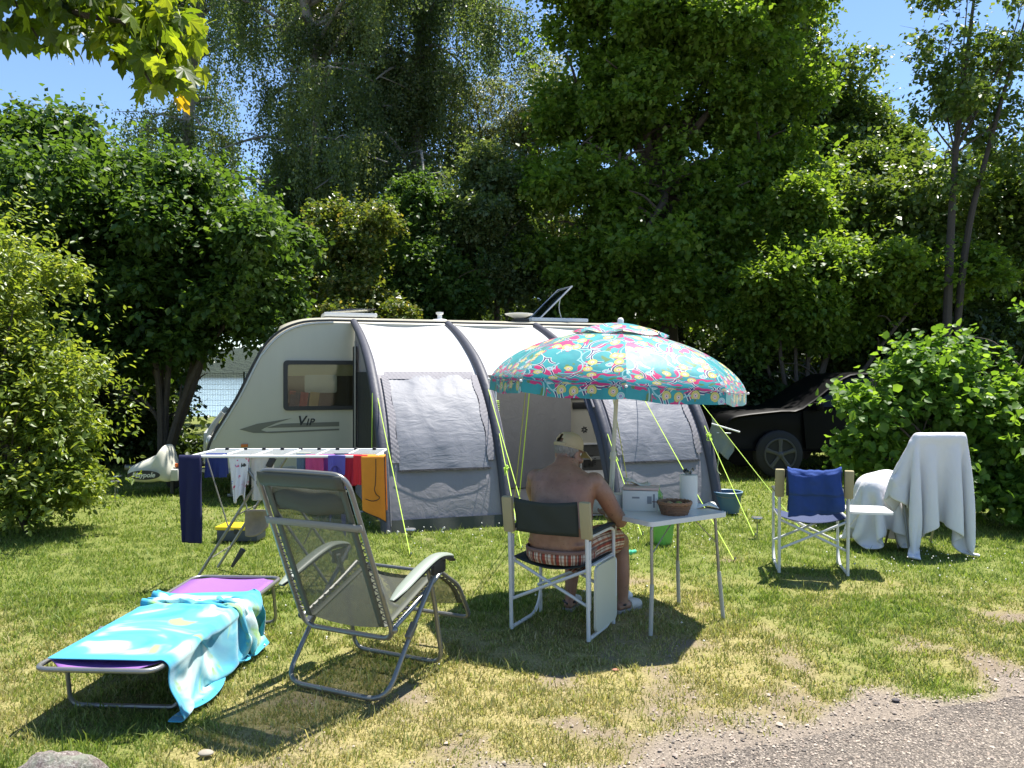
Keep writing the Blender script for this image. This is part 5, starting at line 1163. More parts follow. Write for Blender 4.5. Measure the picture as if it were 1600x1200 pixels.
mb = MB(); mb.arr(qd); mb.v = [root_matrix(QC) @ v for v in mb.v]
M_quilt = mat("white_cotton_quilt", (.78, .77, .79), .9, 0, .03, 6, .6, 16, trans=.12, bdist=.012)
mb.solo("white_quilt", M_quilt, "white cotton quilt hung over the high-backed chair, its corners dangling", "quilt", solid=.022, sub=1, ang=180)
# low stool with a second white cover
sx_ = P(1376, 0, 7.55).x
ST = thing("low_stool", "low folding stool almost hidden by a white cover, left of the quilt", "stool", (sx_ + .02, 7.62, 0), 0)
mb = MB(); mb.box((0, 0, .56), (.26, .30, .05), b=.02); mb.build("seat", mat("stool_cloth", (.4, .4, .4), .8), ST)
for s in (-1, 1):
    mb = MB(); mb.rod((s * .12, -.13, 0), (s * .12, .13, .54), .011); mb.rod((s * .12, .13, 0), (s * .12, -.13, .54), .011); mb.build("leg_pair", M_steel, ST)
wst = None; n2 = 36; a_, b_ = np.meshgrid(np.linspace(0, 1, n2), np.linspace(0, 1, n2), indexing='ij')
qx = (a_ - .5) * 1.22; qy = (b_ - .5) * 1.22; rest = np.stack([qx, qy, np.zeros_like(qx)], -1); start = np.stack([qx * .96, qy * .96, .62 + .03 * np.sin(a_ * 9) * np.cos(b_ * 7)], -1)
def col_stool(p):
    hit = np.zeros(p.shape[:2], bool)
    for c in ((-.06, -.08, .53), (.06, .06, .55), (-.04, .08, .52)): cap_push(p, hit, c, (c[0] + .05, c[1], c[2] + .01), .145)
    floor_push(p, hit, .03); return p, hit
wst = np.ones(qx.shape); wst[15:21, 15:21] = 0; start[15:21, 15:21, 2] = .66 + .02 * np.sin(a_[15:21, 15:21] * 40)
qd = pbd(start, wst, col_stool, n=90, it=8, rest=rest, bend=.3)
mb = MB(); mb.arr(qd); mb.v = [root_matrix(ST) @ v for v in mb.v]
mb.solo("white_cover", M_quilt, "small white cover bunched over the low stool between the chairs", "cover", solid=.02, sub=1, ang=180)
# ---------------------------------------------------------------- parasol
UC = Vector((.685, 5.62, 0)); tiltM = Euler((R(-.5), R(3.2), 0)).to_matrix()
UM = Matrix.Translation(UC + Vector((-.035, 0, 0))) @ tiltM.to_4x4()
PS = thing("parasol", "turquoise and magenta patterned beach parasol on a cream pole behind the man", "parasol", UC + Vector((-.035, 0, 0)), rot=tiltM.to_euler())
def print_mat():
    m, nt, ns, ls, b = newmat("parasol_print")
    tc = ns.new("ShaderNodeTexCoord"); uv = tc.outputs["UV"]
    wob = noise_tex(nt, 3.0, 2, .5, vec=uv)
    vm = ns.new("ShaderNodeVectorMath"); vm.operation = 'MULTIPLY_ADD'; ls.new(wob.outputs[1], vm.inputs[0]); vm.inputs[1].default_value = (.09, .09, 0); ls.new(uv, vm.inputs[2]); wuv = vm.outputs[0]
    def vor(scale, rand=1.0, feat='F1', off=(0, 0, 0), dim='2D', src=None):
        mp = ns.new("ShaderNodeMapping"); mp.inputs["Location"].default_value = off; mp.inputs["Scale"].default_value = (1.3, 1.3, 1); ls.new(src or uv, mp.inputs[0])
        v = ns.new("ShaderNodeTexVoronoi"); v.voronoi_dimensions = dim; v.feature = feat; v.inputs["Scale"].default_value = scale; v.inputs["Randomness"].default_value = rand; ls.new(mp.outputs[0], v.inputs["Vector"]); return v
    def band(val, c, w): return math_n(nt, 'LESS_THAN', math_n(nt, 'ABSOLUTE', math_n(nt, 'SUBTRACT', val, c)), w)
    def below(val, c): return math_n(nt, 'LESS_THAN', val, c)
    TEAL, MAG, YEL, WHT, NAVY, OLIVE, PALE = (.015, .255, .285), (.56, .022, .15), (.62, .55, .13), (.78, .78, .70), (.05, .045, .14), (.10, .21, .06), (.28, .55, .56)
    c = mixc(nt, ramp(nt, noise_tex(nt, 5, 2, .5, vec=uv).outputs[0], [(.45, 0.0), (.55, 1.0)]), TEAL, (.02, .31, .33))
    big = vor(5.2, .9, off=(.3, .7, 0), src=wuv); sep = ns.new("ShaderNodeSeparateColor"); ls.new(big.outputs["Color"], sep.inputs[0])
    d = big.outputs["Distance"]
    isM = math_n(nt, 'GREATER_THAN', sep.outputs[0], .3)
    blob = noise_tex(nt, 9.5, 1.0, .4, vec=wuv).outputs[0]
    c = mixc(nt, math_n(nt, 'MULTIPLY', math_n(nt, 'GREATER_THAN', blob, .545), isM), c, MAG)
    blob2 = noise_tex(nt, 9.0, 1.0, .4, vec=vor(1, off=(4.1, 2.2, 0)).inputs["Vector"].links[0].from_socket).outputs[0]
    c = mixc(nt, math_n(nt, 'GREATER_THAN', blob2, .66), c, OLIVE)
    # swooping arcs: pieces of rings
    arc = band(d, .52, .045); cut = math_n(nt, 'GREATER_THAN', noise_tex(nt, 6, 1, .4, vec=uv).outputs[0], .47)
    c = mixc(nt, math_n(nt, 'MULTIPLY', arc, cut), c, NAVY)
    c = mixc(nt, math_n(nt, 'MULTIPLY', band(d, .575, .014), cut), c, WHT); c = mixc(nt, math_n(nt, 'MULTIPLY', band(d, .462, .014), cut), c, WHT)
    v3 = vor(3.7, 1, off=(1.7, .2, 0), src=wuv); c = mixc(nt, math_n(nt, 'MULTIPLY', band(v3.outputs["Distance"], .46, .022), math_n(nt, 'LESS_THAN', noise_tex(nt, 5, 1, .4, vec=uv).outputs[0], .53)), c, PALE)
    c = mixc(nt, math_n(nt, 'MULTIPLY', band(v3.outputs["Distance"], .56, .016), math_n(nt, 'LESS_THAN', noise_tex(nt, 5, 1, .4, vec=uv).outputs[0], .5)), c, MAG)
    # the eyes: yellow discs with rings
    v2 = vor(9.0, .85, off=(.15, .4, 0)); s2 = ns.new("ShaderNodeSeparateColor"); ls.new(v2.outputs["Color"], s2.inputs[0]); d2 = v2.outputs["Distance"]; sel = math_n(nt, 'GREATER_THAN', s2.outputs[1], .74)
    for rad, col_ in ((.40, OLIVE), (.375, YEL), (.25, OLIVE), (.23, (.70, .62, .30)), (.15, MAG), (.12, WHT), (.06, NAVY)):
        c = mixc(nt, math_n(nt, 'MULTIPLY', below(d2, rad), sel), c, col_)
    sel3 = math_n(nt, 'LESS_THAN', s2.outputs[1], .09)
    for rad, col_ in ((.30, WHT), (.27, PALE), (.16, WHT), (.13, (.30, .30, .5))): c = mixc(nt, math_n(nt, 'MULTIPLY', below(d2, rad), sel3), c, col_)
    ls.new(c, b.inputs["Base Color"]); b.inputs["Roughness"].default_value = .45; b.inputs["Specular IOR Level"].default_value = .5; b.inputs["Sheen Weight"].default_value = .15
    bump(nt, noise_tex(nt, 9, 3, .5, 'Object').outputs[0], .15, .02, b)
    t = ns.new("ShaderNodeBsdfTranslucent"); ls.new(c, t.inputs[0]); mx = ns.new("ShaderNodeMixShader"); mx.inputs[0].default_value = .16
    ls.new(b.outputs[0], mx.inputs[1]); ls.new(t.outputs[0], mx.inputs[2]); ls.new(mx.outputs[0], ns["Material Output"].inputs[0]); return m
M_print = print_mat()
UR = .90; NG = 8; A0 = R(-90 - 4)
dome = smoothpath([(0, .12, 1.925), (0, .30, 1.895), (0, .52, 1.832), (0, .70, 1.745), (0, .82, 1.655), (0, .876, 1.585), (0, .893, 1.545)], 5)
def gore_pt(g, a, b, prf, off=0):
    a0 = A0 + 2 * math.pi * g / NG; a1 = A0 + 2 * math.pi * (g + 1) / NG
    i = b * (len(prf) - 1); j = min(int(i), len(prf) - 2); q = prf[j].lerp(prf[j + 1], i - j)
    p0 = Vector((math.cos(a0), math.sin(a0))) * q.y; p1 = Vector((math.cos(a1), math.sin(a1))) * q.y
    p = p0.lerp(p1, a); s = math.sin(math.pi * a); p = p * (1 + .035 * s * (1 - b)); return Vector((p.x, p.y, q.z - .012 * s * b + off))
for g in range(NG):
    mb = MB(); n_ = len(dome) - 1
    def uvp(a, b, g=g):
        i = b * n_; j = min(int(i), n_ - 1); q = dome[j].lerp(dome[j + 1], i - j); return ((a - .5) * q.y * .8 + .5 + 1.3 * (g % 2) * 0, b * 1.0)
    mb.grid(lambda a, b, g=g: gore_pt(g, a, b, dome), 10, 24, uvp)
    # valance hanging from the rim
    def val(a, b, g=g):
        p = gore_pt(g, a, 1, dome); return Vector((p.x * (1 + .004 * b), p.y * (1 + .004 * b), p.z - .078 * b - .006 * math.sin(a * 3.14) * b + .003 * math.sin(a * 12 + g)))
    mb.grid(val, 10, 4, lambda a, b, g=g: ((a - .5) * .72 + .5, 1.0 + .085 * b)); mb.build("canopy_panel", M_print, PS, ang=80)
    a = A0 + 2 * math.pi * g / NG
    mb = MB(); mb.tube([Vector((math.cos(a) * q.y, math.sin(a) * q.y, q.z - .012)) for q in dome[::3]] + [Vector((math.cos(a) * .9, math.sin(a) * .893, 1.535))], .0035, 5); mb.ball((math.cos(a) * .905, math.sin(a) * .899, 1.540), .009, nu=8, nv=5); mb.build("rib", M_white, PS)
    mb = MB(); mb.tube([(math.cos(a) * .022, math.sin(a) * .022, 1.60), (math.cos(a) * .45, math.sin(a) * .45, 1.82)], .003, 5); mb.build("stretcher", M_white, PS)
vent = smoothpath([(0, .015, 1.985), (0, .16, 1.965), (0, .30, 1.925), (0, .345, 1.905)], 4)
mb = MB()
for g in range(NG): mb.grid(lambda a, b, g=g: gore_pt(g, a, b, vent) + Vector((0, 0, .006 * math.sin(a * 6 + g * 2) * b)), 6, 8, lambda a, b, g=g: ((a - .5) * .3 * b + .2 + .31 * g, b * .36 + .1))
mb.build("vent", M_print, PS, ang=80)
M_cream = mat("cream_pole", (.58, .57, .46), .4, 0, .05, 6)
mb = MB(); mb.rod((0, 0, 1.0), (0, 0, 1.97), .0145, 12); mb.build("pole", M_cream, PS); mb = MB(); mb.rod((0, 0, -.06), (0, 0, 1.06), .018, 12); mb.build("lower_pole", M_cream, PS)
mb = MB(); mb.lathe([(.018, 1.02), (.023, 1.03), (.023, 1.07), (.018, 1.08)], 12); mb.build("collar", M_cream, PS); mb = MB(); mb.lathe([(.016, 1.58), (.028, 1.585), (.028, 1.62), (.016, 1.63)], 12); mb.build("collar", M_cream, PS, kind=None)
mb = MB(); mb.lathe([(.014, 1.97), (.022, 1.975), (.022, 2.005), (.017, 2.015), (.01, 2.02)], 12); mb.build("finial", M_white, PS)

# ---------------------------------------------------------------- camping table with what stands on it
TM = math.atan2(.55, .84)
T0 = Vector((.86, 4.97, 0)); tu = Vector((math.cos(TM), math.sin(TM), 0)); tv = Vector((-math.sin(TM), math.cos(TM), 0))
tc_ = T0 + tu * .335 + tv * .22
TB = thing("camping_table", "small white folding camping table to the right of the seated man", "table", tc_, TM)
mb = MB(); mb.prism(rrect(.68, .45, .03), .022, Matrix.Translation((0, 0, .695))); mb.build("tabletop", mat("table_white", (.66, .65, .60), .35, 0, .05, 6), TB, ang=30)
mb = MB(); frame_mesh(mb, .688, .458, .012, .03, Matrix.Translation((0, 0, .692)), .034); mb.build("edge_band", M_alu, TB)
M_leg = mat("dull_chrome", (.30, .29, .26), .3, .7, .1, 14)
for sx in (-1, 1):
    for sy in (-1, 1):
        mb = MB(); top = Vector((sx * .27, sy * .17, .685)); mb.tube(fillet([top + Vector((-sx * .05, 0, 0)), top + Vector((sx * .015, 0, -.01)), (sx * .30, sy * .19, .30)], .05), .0105, 8); lg = mb.build("leg", M_leg, TB)
        mb = MB(); mb.rod((sx * .30, sy * .19, .31), (sx * .325, sy * .205, 0), .0135, 8); mb.build("leg_extension", mat("grey_plastic_sleeve", (.36, .36, .32), .5), lg)
    mb = MB(); mb.tube([(sx * .285, -.18, .50), (sx * .09, -.16, .682)], .004, 5); mb.build("brace", M_steel, TB)
def onT(px, py, z=.706): return G(px, py, z)
# carton with papers
M_carton = mat("white_carton", (.62, .62, .57), .6, 0, .05, 8)
c0 = onT(1003, 799); rzc = R(-6)
CB = thing("carton", "white cardboard box standing on the camping table beside the man's elbow", "box", c0 + Vector((0, .10, 0)), rzc)
mb = MB(); mb.box((0, 0, .068), (.235, .19, .135), b=.003); mb.build("box", M_carton, CB)
mb = MB(); mb.box((.06, -.0955, .075), (.03, .002, .05)); mb.box((.09, -.0955, .07), (.012, .002, .09)); mb.box((-.03, -.0955, .09), (.05, .002, .012)); mb.build("print_mark", mat("grey_print", (.22, .23, .24), .6), CB)
PB = MB(); Mx = Matrix.Translation(c0 + Vector((.01, .09, .142))) @ Euler((0, R(-2), R(-12))).to_matrix().to_4x4()
PB.box(Mx @ Vector((0, 0, .006)), (.24, .17, .016), rot=(Matrix.Rotation(R(-12), 3, 'Z')), b=.002); PB.solo("paperback_book", mat("book_pink_cream", (.60, .45, .38), .6, 0, .15, 20), "thin pinkish book lying on top of the white cardboard box", "book")
NP = MB(); NP.grid(lambda a, b: c0 + Vector((-.09 + .17 * a, .11 + .12 * b, .168 + .018 * math.sin(a * 5 + 1) + .012 * math.sin(b * 7))), 8, 6); NP.solo("loose_papers", mat("newsprint", (.55, .53, .46), .8, 0, .2, 30), "curled loose papers on the book on the white box", "papers", solid=.003)
mb = MB(); q = onT(966, 797) + Vector((0, .08, 0)); mb.box(q + Vector((0, 0, .05)), (.09, .10, .10), rot=(0, 0, .2), b=.004); mb.solo("small_carton", M_carton, "smaller white carton tucked left of the white cardboard box on the table", "box")
# basket
bq = onT(1057, 806) + Vector((0, .06, 0))
BK = thing("wicker_basket", "low round brown wicker basket on the camping table's front edge", "basket", bq)
M_wick = mat("wicker", (.16, .085, .045), .6, 0, .35, 40)
for k in range(7):
    z = .006 + .0105 * k; r_ = .080 + .024 * (k / 6) ** .8
    mb = MB(); mb.tube([(r_ * math.cos(a) * (1 + .02 * math.cos(a * 14 + math.pi * (k % 2))), r_ * .92 * math.sin(a) * (1 + .02 * math.cos(a * 14 + math.pi * (k % 2))), z) for a in np.linspace(0, 2 * math.pi, 60)[:-1]], .0062, 6, closed=True); mb.build("weave_row", M_wick, BK)
mb = MB()
for k in range(2): mb.tube([(.108 * math.cos(a), .10 * math.sin(a), .078 + .006 * math.sin(a * 11 + 3.1 * k)) for a in np.linspace(0, 2 * math.pi, 70)[:-1]], .007, 6, closed=True)
mb.build("rim", mat("wicker_light", (.24, .13, .065), .6, 0, .3, 40), BK, kind=None)
mb = MB(); mb.lathe([(.001, .006), (.082, .004)], 20, cap=False); mb.build("base", M_wick, BK)
for k in range(14):
    a = 2 * math.pi * k / 14; mb = MB(); mb.rod((.083 * math.cos(a), .077 * math.sin(a), .0), (.108 * math.cos(a), .10 * math.sin(a), .078), .004, 5); mb.build("stake", M_wick, BK)
mb = MB()
mb.tube([bq + Vector((-.05, .0, .075)), bq + Vector((-.15, -.02, .085))], [.004, .003], 6); mb.solo("wooden_spoon", mat("dark_wood", (.10, .06, .04), .5), "dark wooden spoon handle sticking out of the wicker basket", "spoon")
for k, (dx, dy, r_, cc, lab) in enumerate(((.03, .01, .026, (.20, .24, .06), "green lime lying in the wicker basket"), (-.03, .02, .024, (.33, .28, .12), "yellowish nut lying in the wicker basket"), (.0, -.03, .022, (.12, .10, .07), "brown nut lying in the wicker basket"))):
    mb = MB(); mb.ball(bq + Vector((dx, dy, .058)), (r_ * 1.15, r_, r_)); mb.solo("fruit", mat("fruit_skin", cc, .5), lab, "fruit")
# kitchen roll
kq = onT(1080, 797) + Vector((.0, .08, 0))
KR = thing("kitchen_roll", "white kitchen paper roll standing upright on the camping table", "paper roll", kq)
mb = MB(); mb.lathe([(.022, .226), (.058, .228), (.06, .224), (.06, .004), (.058, 0), (.022, 0)], 28); mb.build("paper", mat("paper_white", (.66, .66, .60), .9, 0, .03, 10, .5, 140), KR, ang=50)
mb = MB(); mb.lathe([(.020, .0), (.020, .229)], 16, cap=False); mb.build("core", mat("card_core", (.3, .25, .18), .8), KR, solid=.002)
mb = MB(); mb.grid(lambda a, b: kq + Vector((.045 * math.cos(4 * a) * (.4 + .6 * b), .04 * math.sin(3 * a + 2 * b), .232 + .045 * b * (.4 + .6 * math.sin(9 * a) ** 2))), 14, 6); mb.solo("clear_wrap", M_clear, "torn clear plastic wrap standing on top of the kitchen roll", "wrapper", solid=.001)
gq = onT(1037, 795) + Vector((0, .20, 0)); mb = MB(); mb.lathe([(.03, 0), (.032, .05), (.03, .075), (.012, .10), (.011, .13), (.013, .135)], 14, gq); M_gglass = newmat("green_glass"); b_ = M_gglass[4]; b_.inputs["Base Color"].default_value = (.25, .5, .28, 1); b_.inputs["Transmission Weight"].default_value = .8; b_.inputs["Roughness"].default_value = .08; mb.solo("glass_bottle", M_gglass[0], "small green glass bottle between the carton and the kitchen roll", "bottle")
mb = MB(); q = onT(1102, 795) + Vector((0, .05, 0)); mb.grid(lambda a, b: q + Vector((-.06 + .15 * a, -.06 + .14 * b, .006 + .02 * math.sin(a * 3 + b * 2) ** 2)), 8, 6); mb.solo("folded_paper", mat("paper_sheet", (.72, .72, .68), .8), "white folded paper at the right end of the camping table", "paper", solid=.004)
# tubs on the ground
def tub(loc, rb_, rt_, h, m, name, label, cat, handle=False, hm=None):
    t = thing(name, label, cat, loc); mb = MB(); mb.lathe([(rb_ * .9, .006), (rb_, .0), (rt_, h), (rt_ + .008, h), (rt_ + .008, h - .012), (rt_ - .003, h - .014), (rb_ - .004, .01), (.001, .012)], 26, cap=False); mb.build("body", m, t)
    mb = MB(); mb.tube([(rt_ * 1.02 * math.cos(a), rt_ * 1.02 * math.sin(a), h) for a in np.linspace(0, 2 * math.pi, 33)[:-1]], .007, 6, closed=True); mb.build("rim", hm or m, t)
    if handle: mb = MB(); mb.tube([(rt_ * math.cos(a), -rt_ * 1.0 * math.sin(a) * .96, h - .02 - .03 * math.sin(a)) for a in np.linspace(0, math.pi, 17)], .004, 6); mb.build("handle", M_steel, t)
    return t
g1 = G(1036, 849); tub(g1, .085, .115, .25, mat("lime_plastic", (.22, .50, .12), .4, trans=.25), "plastic_tub", "lime green plastic tub on the grass behind the camping table", "tub")
g2 = G(1137, 800); tub(g2, .13, .165, .24, mat("slate_blue_plastic", (.055, .13, .20), .4), "bucket", "blue bucket on the grass at the awning's right corner", "bucket", True, mat("pale_blue_plastic", (.25, .38, .52), .4))
g3 = G(985, 871); mb = MB(); mb.lathe([(.012, -.05), (.02, -.045), (.02, -.01), (.026, 0), (.018, .01), (.018, .05), (.01, .06)], 10, g3 + Vector((0, 0, .045)), Euler((0, R(85), .4)).to_matrix().to_4x4()); mb.solo("hose_connector", mat("mint_plastic", (.08, .50, .28), .4), "small mint green plastic hose piece in the grass left of the table legs", "hose piece")
g4 = G(978, 938); mb = MB(); mb.ball(g4 + Vector((0, 0, .035)), (.045, .035, .04), nu=14, nv=10)
for i, v in enumerate(mb.v): d = v - (g4 + Vector((0, 0, .035))); mb.v[i] = v + d * .6 * (fbm(np.array(d.x * 40 + 3), np.array(d.y * 40 + d.z * 30), 6) - .45)
mb.solo("crumpled_tissue", mat("tissue_white", (.8, .8, .8), .9), "crumpled white tissue on the grass beside the man's shoe", "tissue", ang=180)

# ---------------------------------------------------------------- laundry airer
AF, AB, AX0, AX1, AZ = 6.22, 6.78, -2.50, -1.06, .985
AR = thing("laundry_airer", "white folding laundry airer hung with coloured washing", "clothes airer", ((AX0 + AX1) / 2, (AF + AB) / 2, 0))
M_air = mat("airer_white", (.72, .73, .72), .35)
M_airg = mat("airer_leg", (.26, .25, .22), .35, .5, .1, 12)
def wpart(name, m, fn, par=AR): mb = MB(); fn(mb); return mb.build(name, m, par, world=True)
YS = list(np.linspace(AF, AB, 7))
for i, y in enumerate(YS): wpart("rail", M_air, lambda mb: mb.rod((AX0, y, AZ + .02 * (1 - i / 6) * 0), (AX1, y, AZ), .011 if i in (0, 6) else .004, 8))
for x in np.linspace(AX0, AX1, 7): wpart("cross_bar", M_air, lambda mb: mb.rod((x, AF, AZ), (x, AB, AZ), .008, 6))
for k, x in enumerate(np.linspace(AX0 + .1, AX1 - .1, 9)): wpart("clip", M_black, lambda mb: mb.box((x, AB, AZ + .004), (.03, .03, .03), b=.006))
for y, dy in ((AF + .03, 0), (AB - .03, 0)):
    for x0, x1, x2, x3 in ((-2.47, -1.86, -2.27, -1.55), ):
        wpart("leg", M_airg, lambda mb: mb.rod((x0, y, .0), (x1, y, AZ - .01), .012, 8))
        wpart("leg", M_airg, lambda mb: mb.rod((-1.44, y, .0), (-2.12, y, AZ - .01), .012, 8))
    wpart("strut", M_airg, lambda mb: mb.rod((-2.20, y + .01, .40), (-2.38, y + .01, AZ), .006, 6)); wpart("strut", M_airg, lambda mb: mb.rod((-1.62, y + .01, .30), (-1.28, y + .01, AZ), .006, 6))
for z_, x_ in ((.18, -2.36), (.52, -2.15)): wpart("leg_tie", M_airg, lambda mb: mb.rod((x_, AF + .03, z_), (x_, AB - .03, z_), .006, 6))
for x_ in (-1.87, -2.10): wpart("joint", M_black, lambda mb: mb.box((x_, AF + .02, AZ - .045), (.05, .03, .09), rot=(0, .5 if x_ > -2 else -.5, 0), b=.01))
def hang(name, label, cat, x0, x1, y, m, front, back, seed=0, amp=.018, skew=0.0, tap=0.0, hem=0.0, axis_x=True, solid=.006, z=AZ, fr=9, group="washing on the airer", yf=None):
    mb = MB(); tot = front + back
    def fn(a, b):
        s = b * tot - back; sw = 1 - tap * min(1, abs(s) / max(front, .01)); xx = x0 + (x1 - x0) * (.5 + (a - .5) * sw) + skew * max(0, s)
        dz = abs(s) - .012 if abs(s) > .012 else 0; side = -1 if s > 0 else 1
        f = min(1, dz / .25); wave = amp * f * (math.sin(a * fr + seed) + .5 * math.sin(a * fr * 2.3 + seed * 2 + s * 6)) + amp * 1.2 * f * (float(fbm(np.array(a * 4 + seed), np.array(s * 5.0), seed)) - .5)
        dzz = dz * (1 + hem * math.sin(a * 6 + seed))
        off = side * (.014 + .004 * f) + wave * 1.0
        return Vector((xx, y + off, z + .012 - dzz)) if axis_x else Vector((y + off, xx, z + .012 - dzz))
    mb.grid(fn, 18, 34); return mb.solo(name, m, label, cat, group, solid=solid, sub=1, ang=180)
def cl(name, c, **k): return mat(name, c, .9, 0, .15, 10, .5, 200, trans=.12, **k)
hang("navy_towel", "long dark navy towel folded over the left end of the airer", "towel", AX0 - .07, AX0 + .10, AF - .01, cl("navy_terry", (.012, .014, .065)), .69, .60, 1, .016, solid=.035, fr=5, hem=.0, skew=.03)
hang("navy_shorts", "blue and navy swim shorts next to the long navy towel", "shorts", AX0 + .09, AX0 + .25, AF + .12, cl("shorts_navy", (.03, .05, .20)), .20, .18, 4, .02, tap=-.1)
def floral():
    m, nt, ns, ls, b = newmat("floral_white"); n = noise_tex(nt, 16, 2, .5); n2 = noise_tex(nt, 11, 2, .5, dist=.8)
    c = mixc(nt, ramp(nt, n.outputs[0], [(.60, 0.0), (.64, 1.0)]), (.74, .72, .72), (.62, .10, .18)); c = mixc(nt, ramp(nt, n2.outputs[0], [(.63, 0.0), (.66, 1.0)]), c, (.15, .22, .60)); ls.new(c, b.inputs["Base Color"]); b.inputs["Roughness"].default_value = .9; return m
hang("floral_top", "white top with red and blue flower print on the airer", "top", -2.20, -2.03, AF + .02, floral(), .36, .25, 7, .03, tap=.45, hem=.1)
hang("white_cloth", "plain off-white cloth hanging right of the floral top", "cloth", -2.03, -1.86, AF + .05, cl("offwhite_cloth", (.62, .58, .52)), .37, .25, 9, .015)
hang("grey_shirt", "pale grey-green shirt in the middle of the airer", "shirt", -1.72, -1.60, AF + .2, cl("sage_cloth", (.42, .44, .36)), .30, .25, 12, .015)
hang("slate_top", "slate blue top partly behind the black joint of the airer", "top", -1.68, -1.56, AF + .06, cl("slate_cloth", (.10, .15, .22)), .24, .2, 13, .02)
hang("pink_top", "raspberry pink top on the airer", "top", -1.60, -1.46, AF + .02, cl("pink_cloth", (.55, .07, .20)), .26, .2, 15, .02)
hang("purple_top", "purple top right of the pink one on the airer", "top", -1.47, -1.38, AF + .05, cl("purple_cloth", (.26, .06, .30)), .27, .2, 17, .02)
hang("dark_blue_top", "dark blue top behind the lilac-blue cap-like garment", "top", -1.40, -1.26, AF + .09, cl("ink_cloth", (.035, .04, .10)), .28, .2, 19, .02)
hang("violet_garment", "violet-blue garment with white piping draped over the front rail", "garment", -1.42, -1.285, AF - .005, cl("violet_cloth", (.13, .11, .42)), .13, .5, 21, .02, hem=.3)
hang("red_shirt", "dark red shirt hanging left of the bright red one", "shirt", -1.30, -1.20, AF + .02, cl("red_cloth", (.50, .02, .05)), .25, .2, 23, .02)
hang("bright_red_shirt", "bright scarlet shirt beside the orange towel", "shirt", -1.225, -1.115, AF - .004, cl("scarlet_cloth", (.66, .03, .04)), .24, .2, 25, .015)
# orange towel over the right end
OT = thing("orange_towel", "orange towel with a black outline drawing over the right end of the airer", "towel", (AX1 - .05, AF + .1, 0), group="washing on the airer")
def otw(a, b, o=0):
    s = b * .92 - .42; dz = max(0, abs(s) - .012); side = 1 if s > 0 else -1
    x = AX1 - .105 + .185 * a + .03 * dz; y = AF - .018 - .005 - .02 * math.sin(a * 5 + 1) * min(1, dz * 3)
    if s < 0: y = AF + .035
    return Vector((x, y - o, AZ + .014 - dz * (.88 + .20 * a)))
mb = MB(); mb.grid(otw, 14, 40); mb.build("terry", cl("orange_terry", (.80, .30, .03)), OT, world=True, solid=.008, sub=1, ang=180)
mb = MB(); mb.tube([otw(.985, t, .007) for t in np.linspace(.48, .995, 20)] + [otw(t, .995, .007) for t in np.linspace(.95, .02, 10)], .0035, 5); mb.build("black_binding", M_black, OT, world=True)
ol_ = [(.62, .50), (.60, .62), (.56, .72), (.52, .76), (.58, .80), (.72, .82), (.60, .85), (.40, .87), (.15, .87)]
mb = MB(); mb.tube(smoothpath([otw(a, b, .006) for a, b in ol_], 5), .003, 5); mb.build("outline", M_black, OT, world=True)
hang("cream_strip", "narrow cream cloth over the right end rail of the airer", "cloth", AF - .01, AF + .22, AX1 + .02, cl("cream_cloth", (.66, .60, .50)), .40, .05, 27, .012, axis_x=False, solid=.006)
# peg bag and straps under the airer
mb = MB(); q = P(398, 815, 6.5)
mb.grid(lambda a, b: q + Vector((-.07 + .19 * a, -.03 + .06 * math.sin(3.14 * a) * math.sin(3.14 * b), .10 - .22 * b * (.4 + .6 * math.sin(1.2 + 1.6 * a)))), 12, 12); mb.solo("peg_bag", mat("peg_bag_cloth", (.30, .25, .19), .8, 0, .3, 20), "beige and brown peg bag hanging between the airer's legs", "peg bag", solid=.02, sub=1)
mb = MB(); q = P(372, 872, 6.45); mb.tube([q + Vector((-.05, 0, -.07)), q + Vector((.04, 0, .07))], [.012, .025], 8); mb.solo("folded_umbrella", mat("dark_grey_cloth", (.05, .05, .05), .7), "dark folded bag dangling low on the airer's leg tie", "bag")
# yellow-lidded box
yb = G(370, 846, 0); YB = thing("storage_box", "low storage box with bright yellow lid on the grass behind the airer", "box", yb, R(-3))
mb = MB(); mb.box((0, .12, .055), (.40, .24, .11), b=.01); mb.build("base", mat("dark_blue_plastic", (.04, .05, .075), .5), YB)
mb = MB(); mb.box((0, .12, .125), (.43, .27, .035), b=.014); mb.build("lid", mat("yellow_plastic", (.78, .56, .015), .4), YB)
mb = MB(); mb.box((.0, -.008, .10), (.05, .014, .05), b=.004); mb.build("latch", M_black, YB)

# ---------------------------------------------------------------- solar garden lamps
def solar(px, py_top, D, z_top, label):
    x = (px - 800) / F * D; t = thing("garden_lamp", label, "solar lamp", (x, D, 0), 0, "solar garden lamps")
    mb = MB(); mb.rod((0, 0, -.02), (0, 0, z_top - .035), .006, 8); mb.build("stake", M_steel, t)
    mb = MB(); mb.lathe([(.018, z_top - .06), (.035, z_top - .035), (.037, z_top - .012), (.020, z_top - .012)], 14); mb.build("lens", M_clear, t)
    mb = MB(); mb.lathe([(.030, z_top - .014), (.058, z_top - .010), (.055, z_top), (.012, z_top + .006), (.001, z_top + .006)], 18); mb.build("cap", mat("brushed_steel_cap", (.55, .55, .53), .25, .8, .05), t)
solar(1183, 808, 8.0, .20, "steel-capped solar lamp on a stake left of the empty blue chair")
solar(641, 830, 8.0, .085, "low steel-capped solar lamp at the awning's left front foot")
solar(180, 752, 10.2, .27, "steel-capped solar lamp at the left near the hitch cover")
solar(184, 744, 10.9, .25, "second solar lamp close behind the one at the hitch cover")

